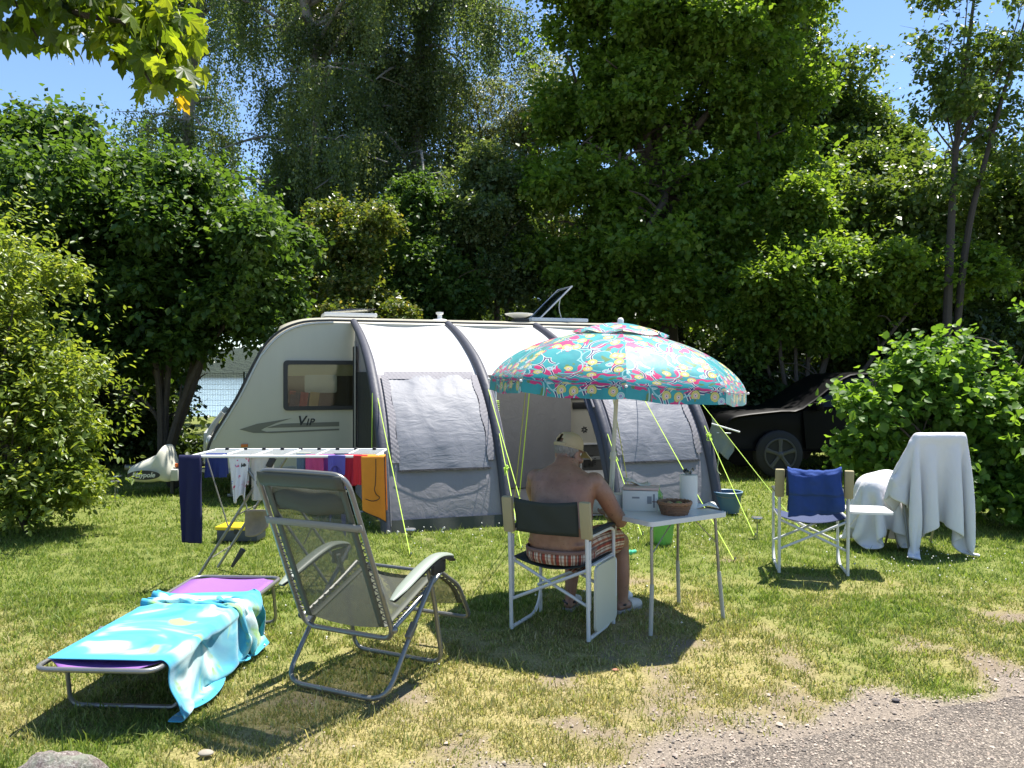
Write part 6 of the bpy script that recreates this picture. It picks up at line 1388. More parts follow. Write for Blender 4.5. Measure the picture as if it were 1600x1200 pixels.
# ---------------------------------------------------------------- guy ropes
def guy(a, pegp, label, knot=None, r=.0042, m=M_rope, sag=.0):
    a = Vector(a); pegp = Vector(pegp); t = thing("guy_rope", label, "guy rope", pegp, 0, "lime guy ropes"); d = (a - pegp)
    mb = MB(); mb.tube([a.lerp(pegp, k / 8) + Vector((0, 0, -sag * math.sin(math.pi * k / 8))) for k in range(9)], r, 6); mb.build("rope", m, t, world=True)
    mb = MB(); dn = Vector((d.x, d.y, 0)).normalized(); mb.tube([pegp + Vector((0, 0, -.06)) + dn * .04, pegp + Vector((0, 0, .03)) - dn * .015, pegp + Vector((0, 0, .035)) - dn * .03, pegp + Vector((0, 0, .02)) - dn * .035], .005, 6); mb.build("peg", M_steel, t, world=True)
    if knot:
        c = a.lerp(pegp, knot); mb = MB(); rk = random.Random(int(knot * 991))
        for k in range(5):
            pts = [c + Vector((rk.gauss(0, .017), rk.gauss(0, .017), rk.gauss(-.015, .03))) for _ in range(5)]; mb.tube(smoothpath(pts + [pts[0]], 5), .004, 5)
        mb.build("knot", M_rope, t, world=True, kind="stuff")
def AWP(u, v, z): q = AW0 + AWu * u + AWv * v; return Vector((q[0], q[1], z))
def beam_pt(k, z, o=.06):
    t = t_of_z(z); v, zz = pat(t, o); return AWP(US[k], v, zz)
guy(beam_pt(0, 1.45), G(641, 868), "lime guy rope from the awning's left arch to a peg behind the reclining chair")
guy(AWP(-.07, .35, 1.42), AWP(-.09, .28, .35), "lime rope with a knot hanging down the awning's left edge", .58)
guy(beam_pt(1, 1.52), G(836, 862), "lime guy rope from the top of the second arch, ending behind the man's chair")
guy(beam_pt(1, .95), G(815, 858), "shorter lime guy rope with a knot from the second arch", .35)
rim = lambda a: UM @ Vector((.9 * math.cos(R(a)), .9 * math.sin(R(a)), 1.56))
guy(rim(131), G(804, 852), "lime guy rope from the parasol's left rim slanting to the awning door")
guy(rim(131) + Vector((-.03, .0, 0)), G(797, 846), "second, slacker rope beside the parasol's left guy rope", None, .0036, mat("olive_rope", (.36, .38, .10), .7))
guy(beam_pt(2, .92), G(1003, 838), "lime guy rope from the third arch vanishing behind the carton", .25)
guy(rim(86), G(997, 846), "thin olive rope dropping from the parasol's rim behind the table", None, .0036, mat("olive_rope", (.36, .38, .10), .7))
guy(AWP(3.22, .72, 1.56), G(1147, 876), "lime guy rope crossing the awning's right window to beyond the table")
guy(beam_pt(3, .98), G(1179, 838), "knotted lime guy rope from the right arch to the solar lamp's foot", .12)
ga = beam_pt(3, 1.55); gb = G(1250, 826); guy(ga, gb, "lime guy rope from the right arch running behind the empty blue chair")
# cloth pegged on that rope
t0, t1 = .30, .50; ca, cb = ga.lerp(gb, t0), ga.lerp(gb, t1); mb = MB()
def dcl(a, b): q = ca.lerp(cb, a); return q + Vector((.02 * math.sin(b * 5) - .05 * b, .02 * math.sin(a * 8) + .025 * math.sin(a * 17) * b, -.005 - b * (.30 * (1 - .25 * a) - .05 * a)))
mb.grid(dcl, 12, 12); mb.solo("dish_cloth", cl("dish_cloth_grey", (.24, .26, .20)), "pale grey dishcloth hung over the right-hand guy rope", "cloth", solid=.004, sub=1, ang=180)
mb = MB(); q = dcl(.55, 1); mb.tube(smoothpath([q, q + Vector((0, 0, -.12)), q + Vector((-.01, 0, -.22)), q + Vector((.03, 0, -.27))], 4), .004, 5); mb.solo("cord", mat("pale_cord", (.55, .66, .30), .7), "loose pale cord dangling below the dishcloth", "cord")
mb = MB(); mb.tube([P(1112, 662, 9.6), P(1156, 675, 9.6)], .009, 6); mb.tube([P(1120, 676, 9.6), P(1142, 677, 9.6)], .006, 6); mb.solo("hook_rack", M_white, "white hook rod sticking out from the awning's right arch", "hook rod")

# ---------------------------------------------------------------- hitch cover, gas box
hD = 10.75
def HP(px, py, dd=0): return P(px, py, hD + dd)
HCV = thing("hitch_cover", "cream towing hitch cover with a dark oval badge beside the left bush", "cover", (HP(235, 0).x, hD, 0))
poly_f = [HP(191, 734), HP(193, 755), HP(215, 757), HP(235, 758), HP(252, 753), HP(262, 760), HP(267, 741), HP(259, 718), HP(251, 692), HP(247, 708), HP(240, 713), HP(215, 724)]
mb = MB(); back = [p + Vector((.02, .42, .0)) for p in poly_f]; rid = [p + Vector((.01, .22, .035)) for p in poly_f]; n = len(poly_f)
cF = sum(poly_f, Vector()) / n + Vector((0, -.07, 0)); cB = cF + Vector((0, .56, 0))
mb.add(poly_f + rid + back + [cF, cB], [(i, (i + 1) % n, n + (i + 1) % n, n + i) for i in range(n)] + [(n + i, n + (i + 1) % n, 2 * n + (i + 1) % n, 2 * n + i) for i in range(n)] + [(3 * n, (i + 1) % n, i) for i in range(n)] + [(3 * n + 1, 2 * n + i, 2 * n + (i + 1) % n) for i in range(n)])
mb.build("cover", mat("cream_vinyl", (.66, .65, .55), .45, 0, .06, 6), HCV, world=True, sub=2, ang=180)
bd_c = HP(230, 741) + Vector((0, -.105, 0)); bM = Matrix.Translation(bd_c) @ Euler((R(84), 0, R(2))).to_matrix().to_4x4()
mb = MB(); mb.prism([(.215 * math.cos(a), .062 * math.sin(a)) for a in np.linspace(0, 2 * math.pi, 33)[:-1]], .006, bM); mb.build("badge", M_ink, HCV, world=True)
tx = text_mesh("badge_lettering", "Maypole", .088, mat("badge_white", (.7, .7, .66), .5), Matrix.Translation(-Vector((HP(235, 0).x, hD, 0))) @ bM @ Matrix.Translation((0, 0, .006)), HCV.children[-1], .2)
mb = MB(); mb.rod((HP(262, 0).x, hD + .15, 0), (HP(262, 0).x, hD + .15, .36), .03); mb.solo("hitch_stand", M_black, "short black post under the hitch cover", "post")
mb = MB(); mb.box(HP(274, 741, .2), (.17, .25, .15), b=.01); mb.solo("gas_box", M_carton, "small white box right of the hitch cover", "box")
mb = MB(); mb.box(HP(276, 727, .2), (.04, .04, .05), b=.01); mb.solo("orange_connector", mat("orange_plastic", (.75, .16, .02), .5), "small orange plug on the white box by the hitch", "plug")

# ---------------------------------------------------------------- lake fence
FY = 30.0
FN = thing("mesh_fence", "green wire mesh fence along the lake behind the caravan", "fence", (0, FY, 0))
M_fence = mat("fence_wire", (.03, .045, .04), .5)
for x in np.arange(-20, 21, 2.5):
    mb = MB(); mb.box((x, FY + .03, .85), (.06, .06, 1.75)); mb.build("post", M_fence, FN, world=True)
xs_ = np.arange(-20, 20, .06); V = []; T = []
for i, x in enumerate(xs_):
    o = len(V); w_ = .0045; V += [(x - w_, FY, .03), (x + w_, FY, .03), (x + w_, FY, 1.68), (x - w_, FY, 1.68), (x, FY + w_, .03), (x, FY + w_, 1.68)]; T += [(o, o + 1, o + 2, o + 3), (o + 1, o + 4, o + 5, o + 2), (o + 4, o, o + 3, o + 5)]
for z in np.arange(.05, 1.66, .2):
    o = len(V); V += [(-20, FY - .004, z), (20, FY - .004, z), (20, FY - .004, z + .010), (-20, FY - .004, z + .010), (20, FY - .009, z + .005), (-20, FY - .009, z + .005)]; T += [(o, o + 1, o + 2, o + 3), (o, o + 1, o + 4, o + 5), (o + 5, o + 4, o + 2, o + 3)]
np_mesh("wire_mesh", np.array(V), np.array(T), M_fence, FN, kind="stuff")

# ---------------------------------------------------------------- rock, small stone
mb = MB(); g = G(90, 1230); mb.ball((g.x, g.y, -.065), (.20, .19, .20), nu=40, nv=26)
for i, v in enumerate(mb.v):
    d = (v - Vector((g.x, g.y, -.065))); k = fbm(np.array(d.x * 9 + 5), np.array(d.y * 9 + d.z * 7), 8, 5) - .5; mb.v[i] = v + d * float(k) * .55
def rock_mat():
    m, nt, ns, ls, b = newmat("speckled_granite"); v = noise_tex(nt, 75, 5, .8); c = ramp(nt, v.outputs[0], [(.32, (.05, .045, .045)), (.44, (.16, .12, .11)), (.54, (.27, .23, .21)), (.66, (.52, .48, .44))])
    moss = ramp(nt, noise_tex(nt, 6, 4, .6).outputs[0], [(.5, 0.0), (.62, .6)]); ls.new(mixc(nt, moss, c, (.26, .30, .22)), b.inputs["Base Color"]); b.inputs["Roughness"].default_value = .9; bump(nt, v.outputs[0], .8, .02, b); return m
mb.solo("boulder", rock_mat(), "speckled granite boulder cut off by the bottom left corner", "rock", ang=180)
for px, py, r_, lab in ((321, 1176, .034, "flat pale stone in the grass below the reclining chair's shadow"), (962, 1046, .02, "small reddish stone in the grass in front of the man's chair"), (1400, 1093, .022, "dark pebble where the grass meets the road")):
    g = G(px, py); mb = MB(); mb.ball((g.x, g.y, -.002), (r_, r_ * .8, r_ * .30), nu=12, nv=8)
    for i, v in enumerate(mb.v): d = v - g; mb.v[i] = v + d * .5 * float(fbm(np.array(d.x * 50 + r_ * 99), np.array(d.y * 50), 4) - .5)
    mb.solo("stone", mat("field_stone", (.28, .25, .20) if r_ > .03 else ((.36, .16, .10) if px < 1000 else (.08, .07, .07)), .9, 0, .2, 30), lab, "stone", ang=180)
# ---------------------------------------------------------------- black car in the shade
CD = 12.6; cx0 = (1178 - 800) / F * CD
CARB = thing("parked_car", "black car parked in deep shade behind the right-hand bush", "car", (cx0 + 1.70, CD + .9, 0), R(3))
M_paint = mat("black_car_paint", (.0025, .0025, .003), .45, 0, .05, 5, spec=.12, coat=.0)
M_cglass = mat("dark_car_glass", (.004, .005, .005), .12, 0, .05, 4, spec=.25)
prof_b = [(-2.22, .45), (-2.25, .62), (-2.20, .86), (-2.05, .98), (-1.35, 1.06), (-1.0, 1.10), (-.30, 1.56), (.1, 1.64), (1.2, 1.66), (1.75, 1.60), (2.1, 1.15), (2.2, 1.0), (2.24, .6), (2.2, .42)]
pb_ = [(p.x, p.z) for p in smoothpath([(a, 0, b) for a, b in prof_b], 3)]
def xsec(y, k, lo): return [Vector((x * (1 - .03 * k), y * (1 if z < 1.08 else 1 - .18 * (z - 1.08) / .58), max(lo, z - .05 * k))) for x, z in pb_]
rg_ = [xsec(-.86, 1, .42), xsec(-.90, .3, .36), xsec(-.88, 0, .34), xsec(0, -.4, .32), xsec(.88, 0, .34), xsec(.90, .3, .36), xsec(.86, 1, .42)]
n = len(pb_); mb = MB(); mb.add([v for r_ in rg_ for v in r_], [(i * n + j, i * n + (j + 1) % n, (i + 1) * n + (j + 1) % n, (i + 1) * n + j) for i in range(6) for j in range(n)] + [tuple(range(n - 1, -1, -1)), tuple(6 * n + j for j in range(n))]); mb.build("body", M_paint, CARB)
def side_panel(pts, name, m, sgn=-1, out=.012):
    mb = MB(); vs = [Vector((x, sgn * (.90 * (1 if z < 1.08 else 1 - .18 * (z - 1.08) / .58) + out), z)) for x, z in pts]; k = len(vs); vi = [v - Vector((0, sgn * .02, 0)) for v in vs]
    mb.add(vs + vi, [tuple(range(k)), tuple(range(2 * k - 1, k - 1, -1))] + [(i, (i + 1) % k, k + (i + 1) % k, k + i) for i in range(k)]); return mb.build(name, m, CARB, smooth=False)
for sg in (-1, 1):
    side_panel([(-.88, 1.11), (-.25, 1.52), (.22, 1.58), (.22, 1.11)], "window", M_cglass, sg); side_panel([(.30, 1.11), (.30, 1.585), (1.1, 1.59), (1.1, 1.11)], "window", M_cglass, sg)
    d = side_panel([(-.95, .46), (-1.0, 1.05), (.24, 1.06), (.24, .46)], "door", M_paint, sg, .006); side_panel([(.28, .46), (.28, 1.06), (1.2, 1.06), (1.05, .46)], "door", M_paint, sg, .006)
    mb = MB(); mb.box((.10, sg * .925, .95), (.16, .03, .03), b=.01); mb.build("handle", M_paint, d)
    mb = MB(); mb.box((-.80, sg * 1.0, 1.12), (.12, .2, .13), b=.03); mb.build("wing_mirror", M_paint, CARB)
    mb = MB(); mb.ball((-2.12, sg * .66, .80), (.12, .2, .09)); mb.build("headlight", M_clear, CARB)
    for wx in (-1.38, 1.38):
        mb = MB(); Mx = Euler((R(90), 0, 0)).to_matrix().to_4x4(); mb.lathe([(.24, -.11), (.33, -.11), (.37, -.08), (.375, 0), (.37, .08), (.33, .11), (.24, .11)], 28, (wx, sg * .84, .375), Mx); w_ = mb.build("wheel", M_rubber, CARB)
        mb = MB()
        for k in range(5):
            a = 2 * math.pi * k / 5 + .3; q = Vector((wx, sg * .955, .375)); e = q + Vector((math.cos(a) * .235, 0, math.sin(a) * .235)); mb.tube([q + Vector((math.cos(a) * .03, 0, math.sin(a) * .03)), q.lerp(e, .5), e], [.035, .028, .04], 6, flat=.5, up=(0, 1, 0))
        mb.tube([Vector((wx + .245 * math.cos(a), sg * .957, .375 + .245 * math.sin(a))) for a in np.linspace(0, 2 * math.pi, 29)[:-1]], .016, 6, closed=True); mb.ball((wx, sg * .962, .375), (.05, .02, .05), nu=10, nv=6)
        mb.build("rim", mat("alloy_grey", (.07, .07, .075), .45, .3), w_, kind=None)

# ---------------------------------------------------------------- the seated man (built in the chair's frame)
CH = root_matrix(DC1)
MAN = thing("person", "bare-backed man in plaid shorts and khaki cap sitting with his back to us", "person", (CH @ Vector((0, 0, 0))), -R(27.5))
def skin_mat():
    m, nt, ns, ls, b = newmat("sunned_skin")
    n = noise_tex(nt, 9, 5, .65); n2 = noise_tex(nt, 3.2, 3, .5); n3 = noise_tex(nt, 150, 2, .6)
    c = ramp(nt, n.outputs[0], [(.3, (.20, .105, .064)), (.55, (.28, .155, .098)), (.75, (.34, .205, .135))])
    c = mixc(nt, ramp(nt, n2.outputs[0], [(.45, 0.0), (.65, .5)]), c, (.33, .15, .10))
    c = mixc(nt, ramp(nt, n3.outputs[0], [(.62, 0.0), (.72, .35)]), c, (.19, .10, .065))
    sp_ = noise_tex(nt, 48, 1, .4); c = mixc(nt, ramp(nt, sp_.outputs[0], [(.71, 0.0), (.74, .7)]), c, (.12, .06, .04))
    ls.new(c, b.inputs["Base Color"]); b.inputs["Roughness"].default_value = .5; b.inputs["Subsurface Weight"].default_value = .08; b.inputs["Subsurface Radius"].default_value = (.012, .005, .003); b.inputs["Subsurface Scale"].default_value = .6
    bump(nt, noise_tex(nt, 90, 4, .6).outputs[0], .25, .003, b); return m
M_skin = skin_mat()
body = MB()
def loft(secs, n=28):
    """secs: (centre, rx, ry, tilt about x)"""
    vs = []
    for c, rx, ry, tl in secs:
        Mt = Euler((tl, 0, 0)).to_matrix(); c = Vector(c)
        for j in range(n):
            a = 2 * math.pi * j / n; e = 2.3
            x = math.copysign(abs(math.cos(a)) ** (2 / e), math.cos(a)) * rx; y = math.copysign(abs(math.sin(a)) ** (2 / e), math.sin(a)) * ry
            vs.append(c + Mt @ Vector((x, y, 0)))
    m = len(secs); body.add(vs, [(i * n + j, i * n + (j + 1) % n, (i + 1) * n + (j + 1) % n, (i + 1) * n + j) for i in range(m - 1) for j in range(n)] + [tuple(range(n - 1, -1, -1)), tuple((m - 1) * n + j for j in range(n))])
# torso: pelvis to neck, leaning forward a little, heavy round the waist
loft([((0, .0, .45), .14, .11, .1), ((0, -.01, .48), .185, .15, .08), ((0, -.02, .54), .205, .165, .05), ((0, -.02, .61), .205, .170, .0), ((-.002, -.015, .69), .200, .165, -.05), ((-.005, .0, .77), .200, .155, -.12), ((-.008, .02, .85), .212, .145, -.2), ((-.01, .040, .91), .226, .132, -.25), ((-.012, .060, .958), .215, .105, -.35), ((-.018, .088, .995), .140, .085, -.45), ((-.025, .115, 1.025), .082, .076, -.45), ((-.035, .155, 1.06), .072, .072, -.4)])
# shoulder blades and spine furrow shapes
for s in (-1, 1):
    body.ball((-.01 + s * .105, -.060, .85), (.080, .035, .095), Euler((-.2, 0, s * .25)).to_matrix(), 16, 10)
    body.ball((-.01 + s * .200, .062, .935), (.070, .068, .064), None, 16, 10)
    body.ball((s * .075, -.125, .60), (.085, .06, .15), None, 16, 10); body.ball((s * .05, -.088, .76), (.042, .045, .15), Euler((-.12, 0, 0)).to_matrix(), 12, 10)
    body.ball((s * .125, -.08, .560), (.075, .085, .035), None, 14, 8); body.ball((s * .125, -.07, .668), (.075, .085, .04), None, 14, 8)
    body.ball((s * .13, -.02, .575), (.075, .115, .07), None, 14, 10)
def limb(pts, rs, n=16, k=6): q = smoothpath(pts, k); body.tube(q, lerp_list(rs, len(q)), n)
# right arm: elbow out to the right, forearm to the lap
limb([(.178, .07, .945), (.238, .09, .87), (.272, .18, .75), (.295, .255, .675)], [.062, .060, .054, .046]); body.ball((.295, .262, .665), .047, None, 12, 8)
limb([(.297, .265, .668), (.235, .37, .655), (.155, .45, .655), (.125, .475, .66)], [.046, .046, .036, .029])
# left arm mirrored and nearer the body
limb([(-.195, .07, .945), (-.248, .10, .87), (-.262, .20, .745), (-.262, .27, .67)], [.062, .060, .054, .046]); body.ball((-.262, .275, .665), .046, None, 12, 8)
limb([(-.262, .275, .668), (-.20, .37, .66), (-.12, .45, .66), (-.095, .475, .665)], [.046, .046, .036, .029])
# hands with curled fingers round a book
def hand(wrist, s, fwd):
    w = Vector(wrist); f = Vector(fwd).normalized(); up = Vector((0, 0, 1)); lat = f.cross(up).normalized() * s
    body.tube([w, w + f * .03, w + f * .085], [.028, .036, .034], 12, flat=.55, up=up)
    for i, (o, l) in enumerate(((.028, .066), (.010, .074), (-.009, .068), (-.027, .052))):
        b0_ = w + f * .08 + lat * o; body.tube(smoothpath([b0_, b0_ + f * l * .45 + up * .004, b0_ + f * l * .8 + up * -.014, b0_ + f * l * .86 + up * -.036], 4), lerp_list([.0095, .009, .0085, .007], 13), 8)
    t0_ = w + f * .025 + lat * .03; body.tube(smoothpath([t0_, t0_ + lat * .022 + f * .03 + up * .012, t0_ + lat * .018 + f * .062 + up * .02], 4), lerp_list([.013, .011, .008], 9), 8)
hand((.125, .475, .66), -1, (-.45, .80, .10)); hand((-.095, .475, .665), 1, (.35, .85, .10))
# legs
limb([(.095, .04, .50), (.135, .25, .515), (.175, .45, .505), (.19, .545, .47)], [.092, .086, .070, .060]); body.ball((.191, .548, .468), .062, None, 14, 10)
limb([(.191, .555, .46), (.20, .54, .36), (.215, .525, .24), (.222, .515, .10), (.222, .51, .06)], [.058, .058, .052, .037, .036])
limb([(-.095, .04, .50), (-.115, .25, .515), (-.125, .42, .505), (-.13, .50, .47)], [.092, .086, .070, .060]); body.ball((-.13, .503, .468), .062, None, 14, 10)
limb([(-.13, .51, .46), (-.128, .48, .36), (-.122, .44, .24), (-.12, .405, .10), (-.12, .40, .06)], [.058, .058, .052, .037, .036])
def foot(a, yaw):
    f = Vector((math.sin(yaw), math.cos(yaw), 0)); a = Vector(a); body.tube(smoothpath([a + f * -.06 + Vector((0, 0, .032)), a + f * .0 + Vector((0, 0, .042)), a + f * .10 + Vector((0, 0, .030)), a + f * .175 + Vector((0, 0, .020))], 4), lerp_list([.030, .040, .042, .024], 13), 12, flat=.75, up=(0, 0, 1))
foot((.222, .51, 0), .35); foot((-.12, .40, 0), -.12)
# head, turned a little to the right and down
HM = Matrix.Translation((-.045, .20, 1.095)) @ Euler((R(-16), 0, R(-22))).to_matrix().to_4x4()
def hb(c, r): body.ball(HM @ Vector(c), r, HM.to_3x3(), 18, 12)
hb((0, -.005, .03), (.075, .092, .088)); hb((0, .03, -.03), (.060, .070, .075)); hb((0, .055, -.085), (.036, .034, .030)); hb((0, -.045, -.01), (.066, .05, .065))
body.tube([HM @ Vector((0, .092, .02)), HM @ Vector((0, .112, -.012)), HM @ Vector((0, .120, -.030))], [.010, .013, .017], 10)
for s in (-1, 1):
    hb((s * .079, -.002, -.008), (.012, .022, .033)); hb((s * .045, .075, -.03), (.024, .022, .022)); hb((s * .034, .083, .030), (.024, .012, .009))
hb((0, .098, -.058), (.026, .012, .007)); hb((0, .096, -.070), (.022, .012, .008))
bo = body.build("body", M_skin, MAN, smooth=True, ang=180)
rm = bo.modifiers.new("remesh", 'REMESH'); rm.mode = 'VOXEL'; rm.voxel_size = .0065; rm.use_smooth_shade = True
sm = bo.modifiers.new("smooth", 'SMOOTH'); sm.factor = .5; sm.iterations = 6
for s in (-1, 1):
    mb = MB(); mb.ball(HM @ Vector((s * .034, .071, .014)), .0122, None, 12, 8); e_ = mb.build("eye", mat("eye_white", (.7, .68, .65), .2), MAN); mb = MB(); mb.ball(HM @ Vector((s * .034, .0795, .013)), .0055, None, 8, 6); mb.build("iris", mat("iris_grey", (.08, .10, .12), .2), e_)
# cropped grey hair round the back of the head
hm_, nt, ns, ls, b = newmat("grey_hair"); tcx = ns.new('ShaderNodeTexCoord'); mpx = ns.new('ShaderNodeMapping'); mpx.inputs['Scale'].default_value = (150, 150, 28); ls.new(tcx.outputs['Object'], mpx.inputs[0]); nn = noise_tex(nt, 1.0, 3, .6, vec=mpx.outputs[0]); ls.new(ramp(nt, nn.outputs[0], [(.3, (.17, .15, .125)), (.55, (.28, .255, .22)), (.75, (.40, .375, .34))]), b.inputs["Base Color"]); b.inputs["Roughness"].default_value = .7; bump(nt, nn.outputs[0], .7, .004, b)
mb = MB()
def hair(a, b):
    an = R(-190 + 200 * a) ; z = -.045 + .095 * b + .022 * abs(math.cos(an)); r = (1.04 + .02 * math.sin(a * 60) * .4); zz = (z - .03) / .092; k = math.sqrt(max(.05, 1 - zz * zz)); return HM @ Vector((.0765 * r * math.cos(an) * k * 1.02, -.012 + .0925 * r * math.sin(an) * (k if zz > -.4 else k * .95), z))
mb.grid(hair, 50, 12); mb.build("hair", hm_, MAN, solid=.007)
# tufts so that the hair edge is not a clean line
V = []; T = []; rh_ = np.random.default_rng(9)
for q in range(900):
    a, b2 = rh_.uniform(.02, .98), rh_.uniform(0, 1); p = hair(a, b2); an = R(-190 + 200 * a); o_ = HM.to_3x3() @ Vector((math.cos(an), math.sin(an), 0)); e = p + o_ * rh_.uniform(.004, .010) + HM.to_3x3() @ Vector((0, 0, -rh_.uniform(.012, .026))); sd = o_.cross(Vector((0, 0, 1))) * .0012; k = len(V); V += [p - sd + o_ * .002, p + sd + o_ * .002, e]; T.append((k, k + 1, k + 2))
me = bpy.data.meshes.new("hair_strands"); me.from_pydata([tuple(v) for v in V], [], T); me.materials.append(hm_); o = link_mesh("hair_strands", me, MAN.children[-1]); o["kind"] = "stuff"
# cap
M_cap = mat("khaki_cap", (.41, .33, .20), .85, 0, .1, 8, .3, 200)
mb = MB(); pf = [(.093, .045), (.094, .065), (.090, .095), (.076, .125), (.050, .143), (.02, .150), (.001, .151)]
mb.lathe([(r_, z) for r_, z in pf], 36, (0, 0, 0), HM @ Matrix.Translation((0, -.008, -.012)) @ Matrix.Diagonal((.90, 1.09, 1, 1)), cap=False)
# rear opening above the strap
ncols = 36; keep = []
for f in mb.f:
    c = sum((mb.v[i] for i in f), Vector()) / len(f); lc = HM.inverted() @ c
    keep.append(not (abs(lc.x) < .030 and lc.y < -.05 and .048 < lc.z < .105 - 20 * lc.x * lc.x))
mb.f = [f for f, k in zip(mb.f, keep) if k]
cp_ = mb.build("cap", M_cap, MAN, solid=.004, label="khaki baseball cap with an open back strap", ang=60)
mb = MB(); mb.tube([HM @ Vector((.086 * math.cos(a), -.008 + .104 * math.sin(a), .037)) for a in np.linspace(0, 2 * math.pi, 41)[:-1]], .006, 6, closed=True); mb.build("cap_band", M_cap, cp_)
mb = MB(); mb.tube([HM @ Vector((x, -.008 - .104 * math.sqrt(1 - (x / .09) ** 2) - .003, .045)) for x in np.linspace(-.05, .05, 9)], .006, 6, flat=1.6, up=(0, 0, 1)); mb.build("strap", M_cap, cp_)
mb = MB(); mb.grid(lambda a, b: HM @ Vector((math.sin((a - .5) * 2.3) * (.083 + .008 * b), .070 + .028 * math.cos((a - .5) * 2.3) + .085 * b * math.cos((a - .5) * 1.5), .038 - .030 * b - .022 * (2 * a - 1) ** 2 * (.3 + .7 * b))), 16, 6); mb.build("peak", M_cap, cp_, solid=.005)
# plaid shorts
def plaid():
    m, nt, ns, ls, b = newmat("plaid_cotton"); tc = ns.new("ShaderNodeTexCoord"); sep = ns.new("ShaderNodeSeparateXYZ"); ls.new(tc.outputs["UV"], sep.inputs[0])
    def stripe(s, k, stops): return ramp(nt, math_n(nt, 'FRACT', math_n(nt, 'MULTIPLY', s, k)), stops, 'CONSTANT')
    c1 = stripe(sep.outputs[0], 9, [(0, (.30, .07, .045)), (.22, (.55, .48, .38)), (.34, (.20, .10, .07)), (.42, (.60, .55, .46)), (.62, (.36, .14, .08)), (.8, (.50, .42, .33)), (.9, (.12, .08, .07))])
    c2 = stripe(sep.outputs[1], 5, [(0, (1, .8, .7)), (.3, (.72, .5, .42)), (.45, (1, 1, .95)), (.7, (.7, .55, .5))])
    ls.new(mixc(nt, .75, c1, c2, 'MULTIPLY'), b.inputs["Base Color"]); b.inputs["Roughness"].default_value = .9; bump(nt, noise_tex(nt, 25, 4, .6).outputs[0], .6, .012, b); return m
sh = MB()
def shell(path, rad, n=26, k=5, seed=0, flat=1.0, uvs=1.0):
    q = smoothpath(path, k); m_ = len(q); rr = lerp_list(rad, m_); tmp = MB(); tmp.tube(q, rr, n, cap=False, flat=flat, up=(0, 0, 1))
    for i, v in enumerate(tmp.v):
        c = q[i // n]; d = v - c; tmp.v[i] = c + d * (1 + .05 * (float(fbm(np.array(i % n * .45 + seed), np.array(i // n * .5), 12 + seed)) - .5) * 2)
    uv = [((i % n) / n * uvs, (i // n) / m_) for i in range(len(tmp.v))]; sh.add(tmp.v, tmp.f, uv)
shell([(.085, -.03, .485), (.12, .12, .512), (.15, .30, .514), (.172, .43, .503)], [.125, .112, .104, .098], seed=1)
shell([(-.085, -.03, .485), (-.105, .12, .512), (-.118, .28, .514), (-.125, .40, .504)], [.125, .112, .104, .098], seed=2)
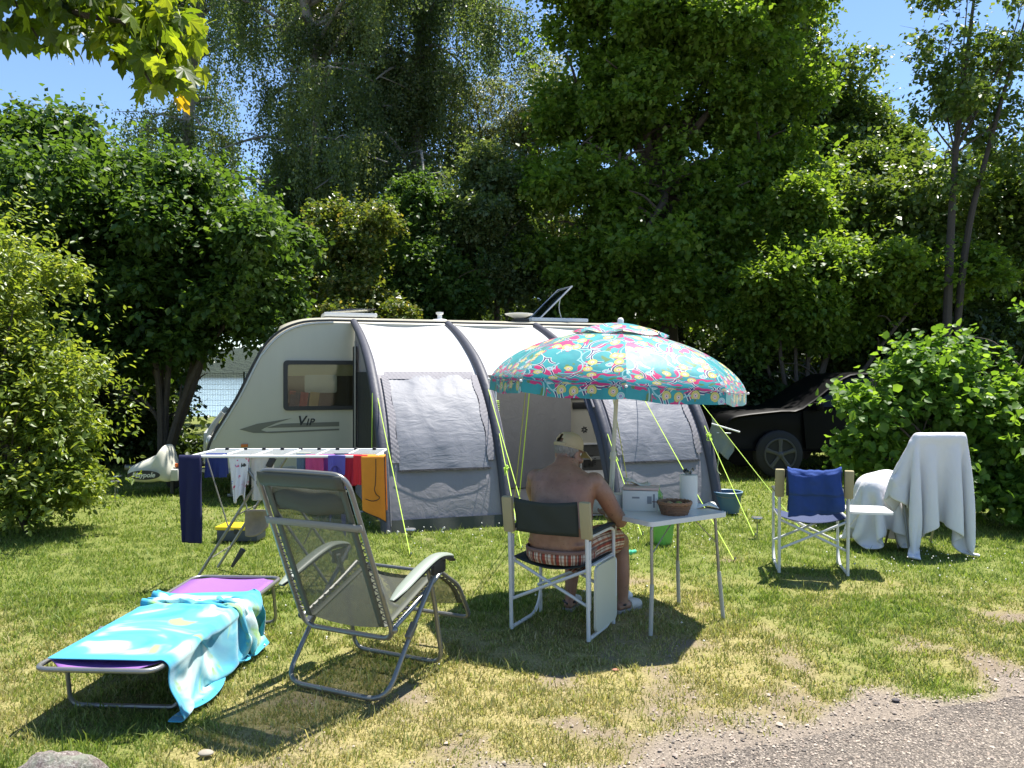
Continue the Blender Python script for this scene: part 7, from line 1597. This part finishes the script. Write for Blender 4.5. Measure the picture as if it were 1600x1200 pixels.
# seat of the shorts, up to the low waistband
vs = []; n = 40; secs = [((0, -.01, .425), .15, .12), ((0, -.02, .445), .212, .172), ((0, -.022, .475), .222, .186), ((0, -.022, .50), .222, .186), ((0, -.02, .522), .219, .184)]
for c, rx, ry in secs:
    for j in range(n): a = 2 * math.pi * j / n; vs.append(Vector(c) + Vector((rx * math.copysign(abs(math.cos(a)) ** .87, math.cos(a)), ry * math.copysign(abs(math.sin(a)) ** .87, math.sin(a)), 0)) * (1 + .012 * math.sin(j * 2.1)))
sh.add(vs, [(i * n + j, i * n + (j + 1) % n, (i + 1) * n + (j + 1) % n, (i + 1) * n + j) for i in range(4) for j in range(n)], [((i % n) / n * 2, i // n / 9) for i in range(len(vs))])
sh.build("shorts", plaid(), MAN, solid=.005, ang=70)
mb = MB(); mb.tube([Vector((.221 * math.copysign(abs(math.cos(a)) ** .87, math.cos(a)), -.02 + .187 * math.copysign(abs(math.sin(a)) ** .87, math.sin(a)), .520)) for a in np.linspace(0, 2 * math.pi, 41)[:-1]], .009, 6, closed=True, flat=1.4, up=(0, 0, 1)); mb.build("waistband", mat("waistband_brown", (.22, .13, .10), .85, 0, .2, 30), MAN)
# sandals / canvas shoes
for (ax, ay, yw) in ((.222, .51, .35), (-.12, .40, -.12)):
    f = Vector((math.sin(yw), math.cos(yw), 0)); a = Vector((ax, ay, 0)); l_ = Vector((math.cos(yw), -math.sin(yw), 0))
    mb = MB(); mb.prism([(0, -.085), (.034, -.07), (.036, .0), (.047, .10), (.036, .17), (0, .195), (-.036, .17), (-.047, .10), (-.036, 0), (-.034, -.07)], .022, Matrix.Translation(a + Vector((0, 0, .008))) @ Euler((0, 0, -yw)).to_matrix().to_4x4()); so = mb.build("shoe", mat("sole_grey", (.30, .29, .27), .8), MAN)
    mb = MB(); mb.tube(smoothpath([a + f * .05 + Vector((0, 0, .040)), a + f * .11 + Vector((0, 0, .034)), a + f * .165 + Vector((0, 0, .026)), a + f * .188 + Vector((0, 0, .020))], 4), lerp_list([.046, .050, .040, .012], 13), 12, flat=.78, up=(0, 0, 1)); mb.build("upper", mat("canvas_upper", (.52, .50, .46), .85, 0, .15, 30), so)
    mb = MB(); mb.tube([a + f * -.066 + Vector((0, 0, .05)) + l_ * .0] + [a + f * (.02 * math.cos(t) - .02) + l_ * .043 * math.sin(t) + Vector((0, 0, .055)) for t in np.linspace(-2.2, 2.2, 9)], .007, 6); mb.build("ankle_strap", M_black, so)
# paperback he is reading
BM = CH @ Matrix.Translation((.015, .60, .715)) @ Euler((R(38), 0, 0)).to_matrix().to_4x4(); mb = MB()
for s in (-1, 1): mb.box((BM @ Vector((s * .068, 0, 0))), (.135, .20, .014), rot=(BM.to_3x3() @ Euler((0, s * -.12, 0)).to_matrix()), b=.002)
mb.solo("open_book", mat("paper_pages", (.62, .60, .53), .8), "open book the seated man holds in his lap", "book")
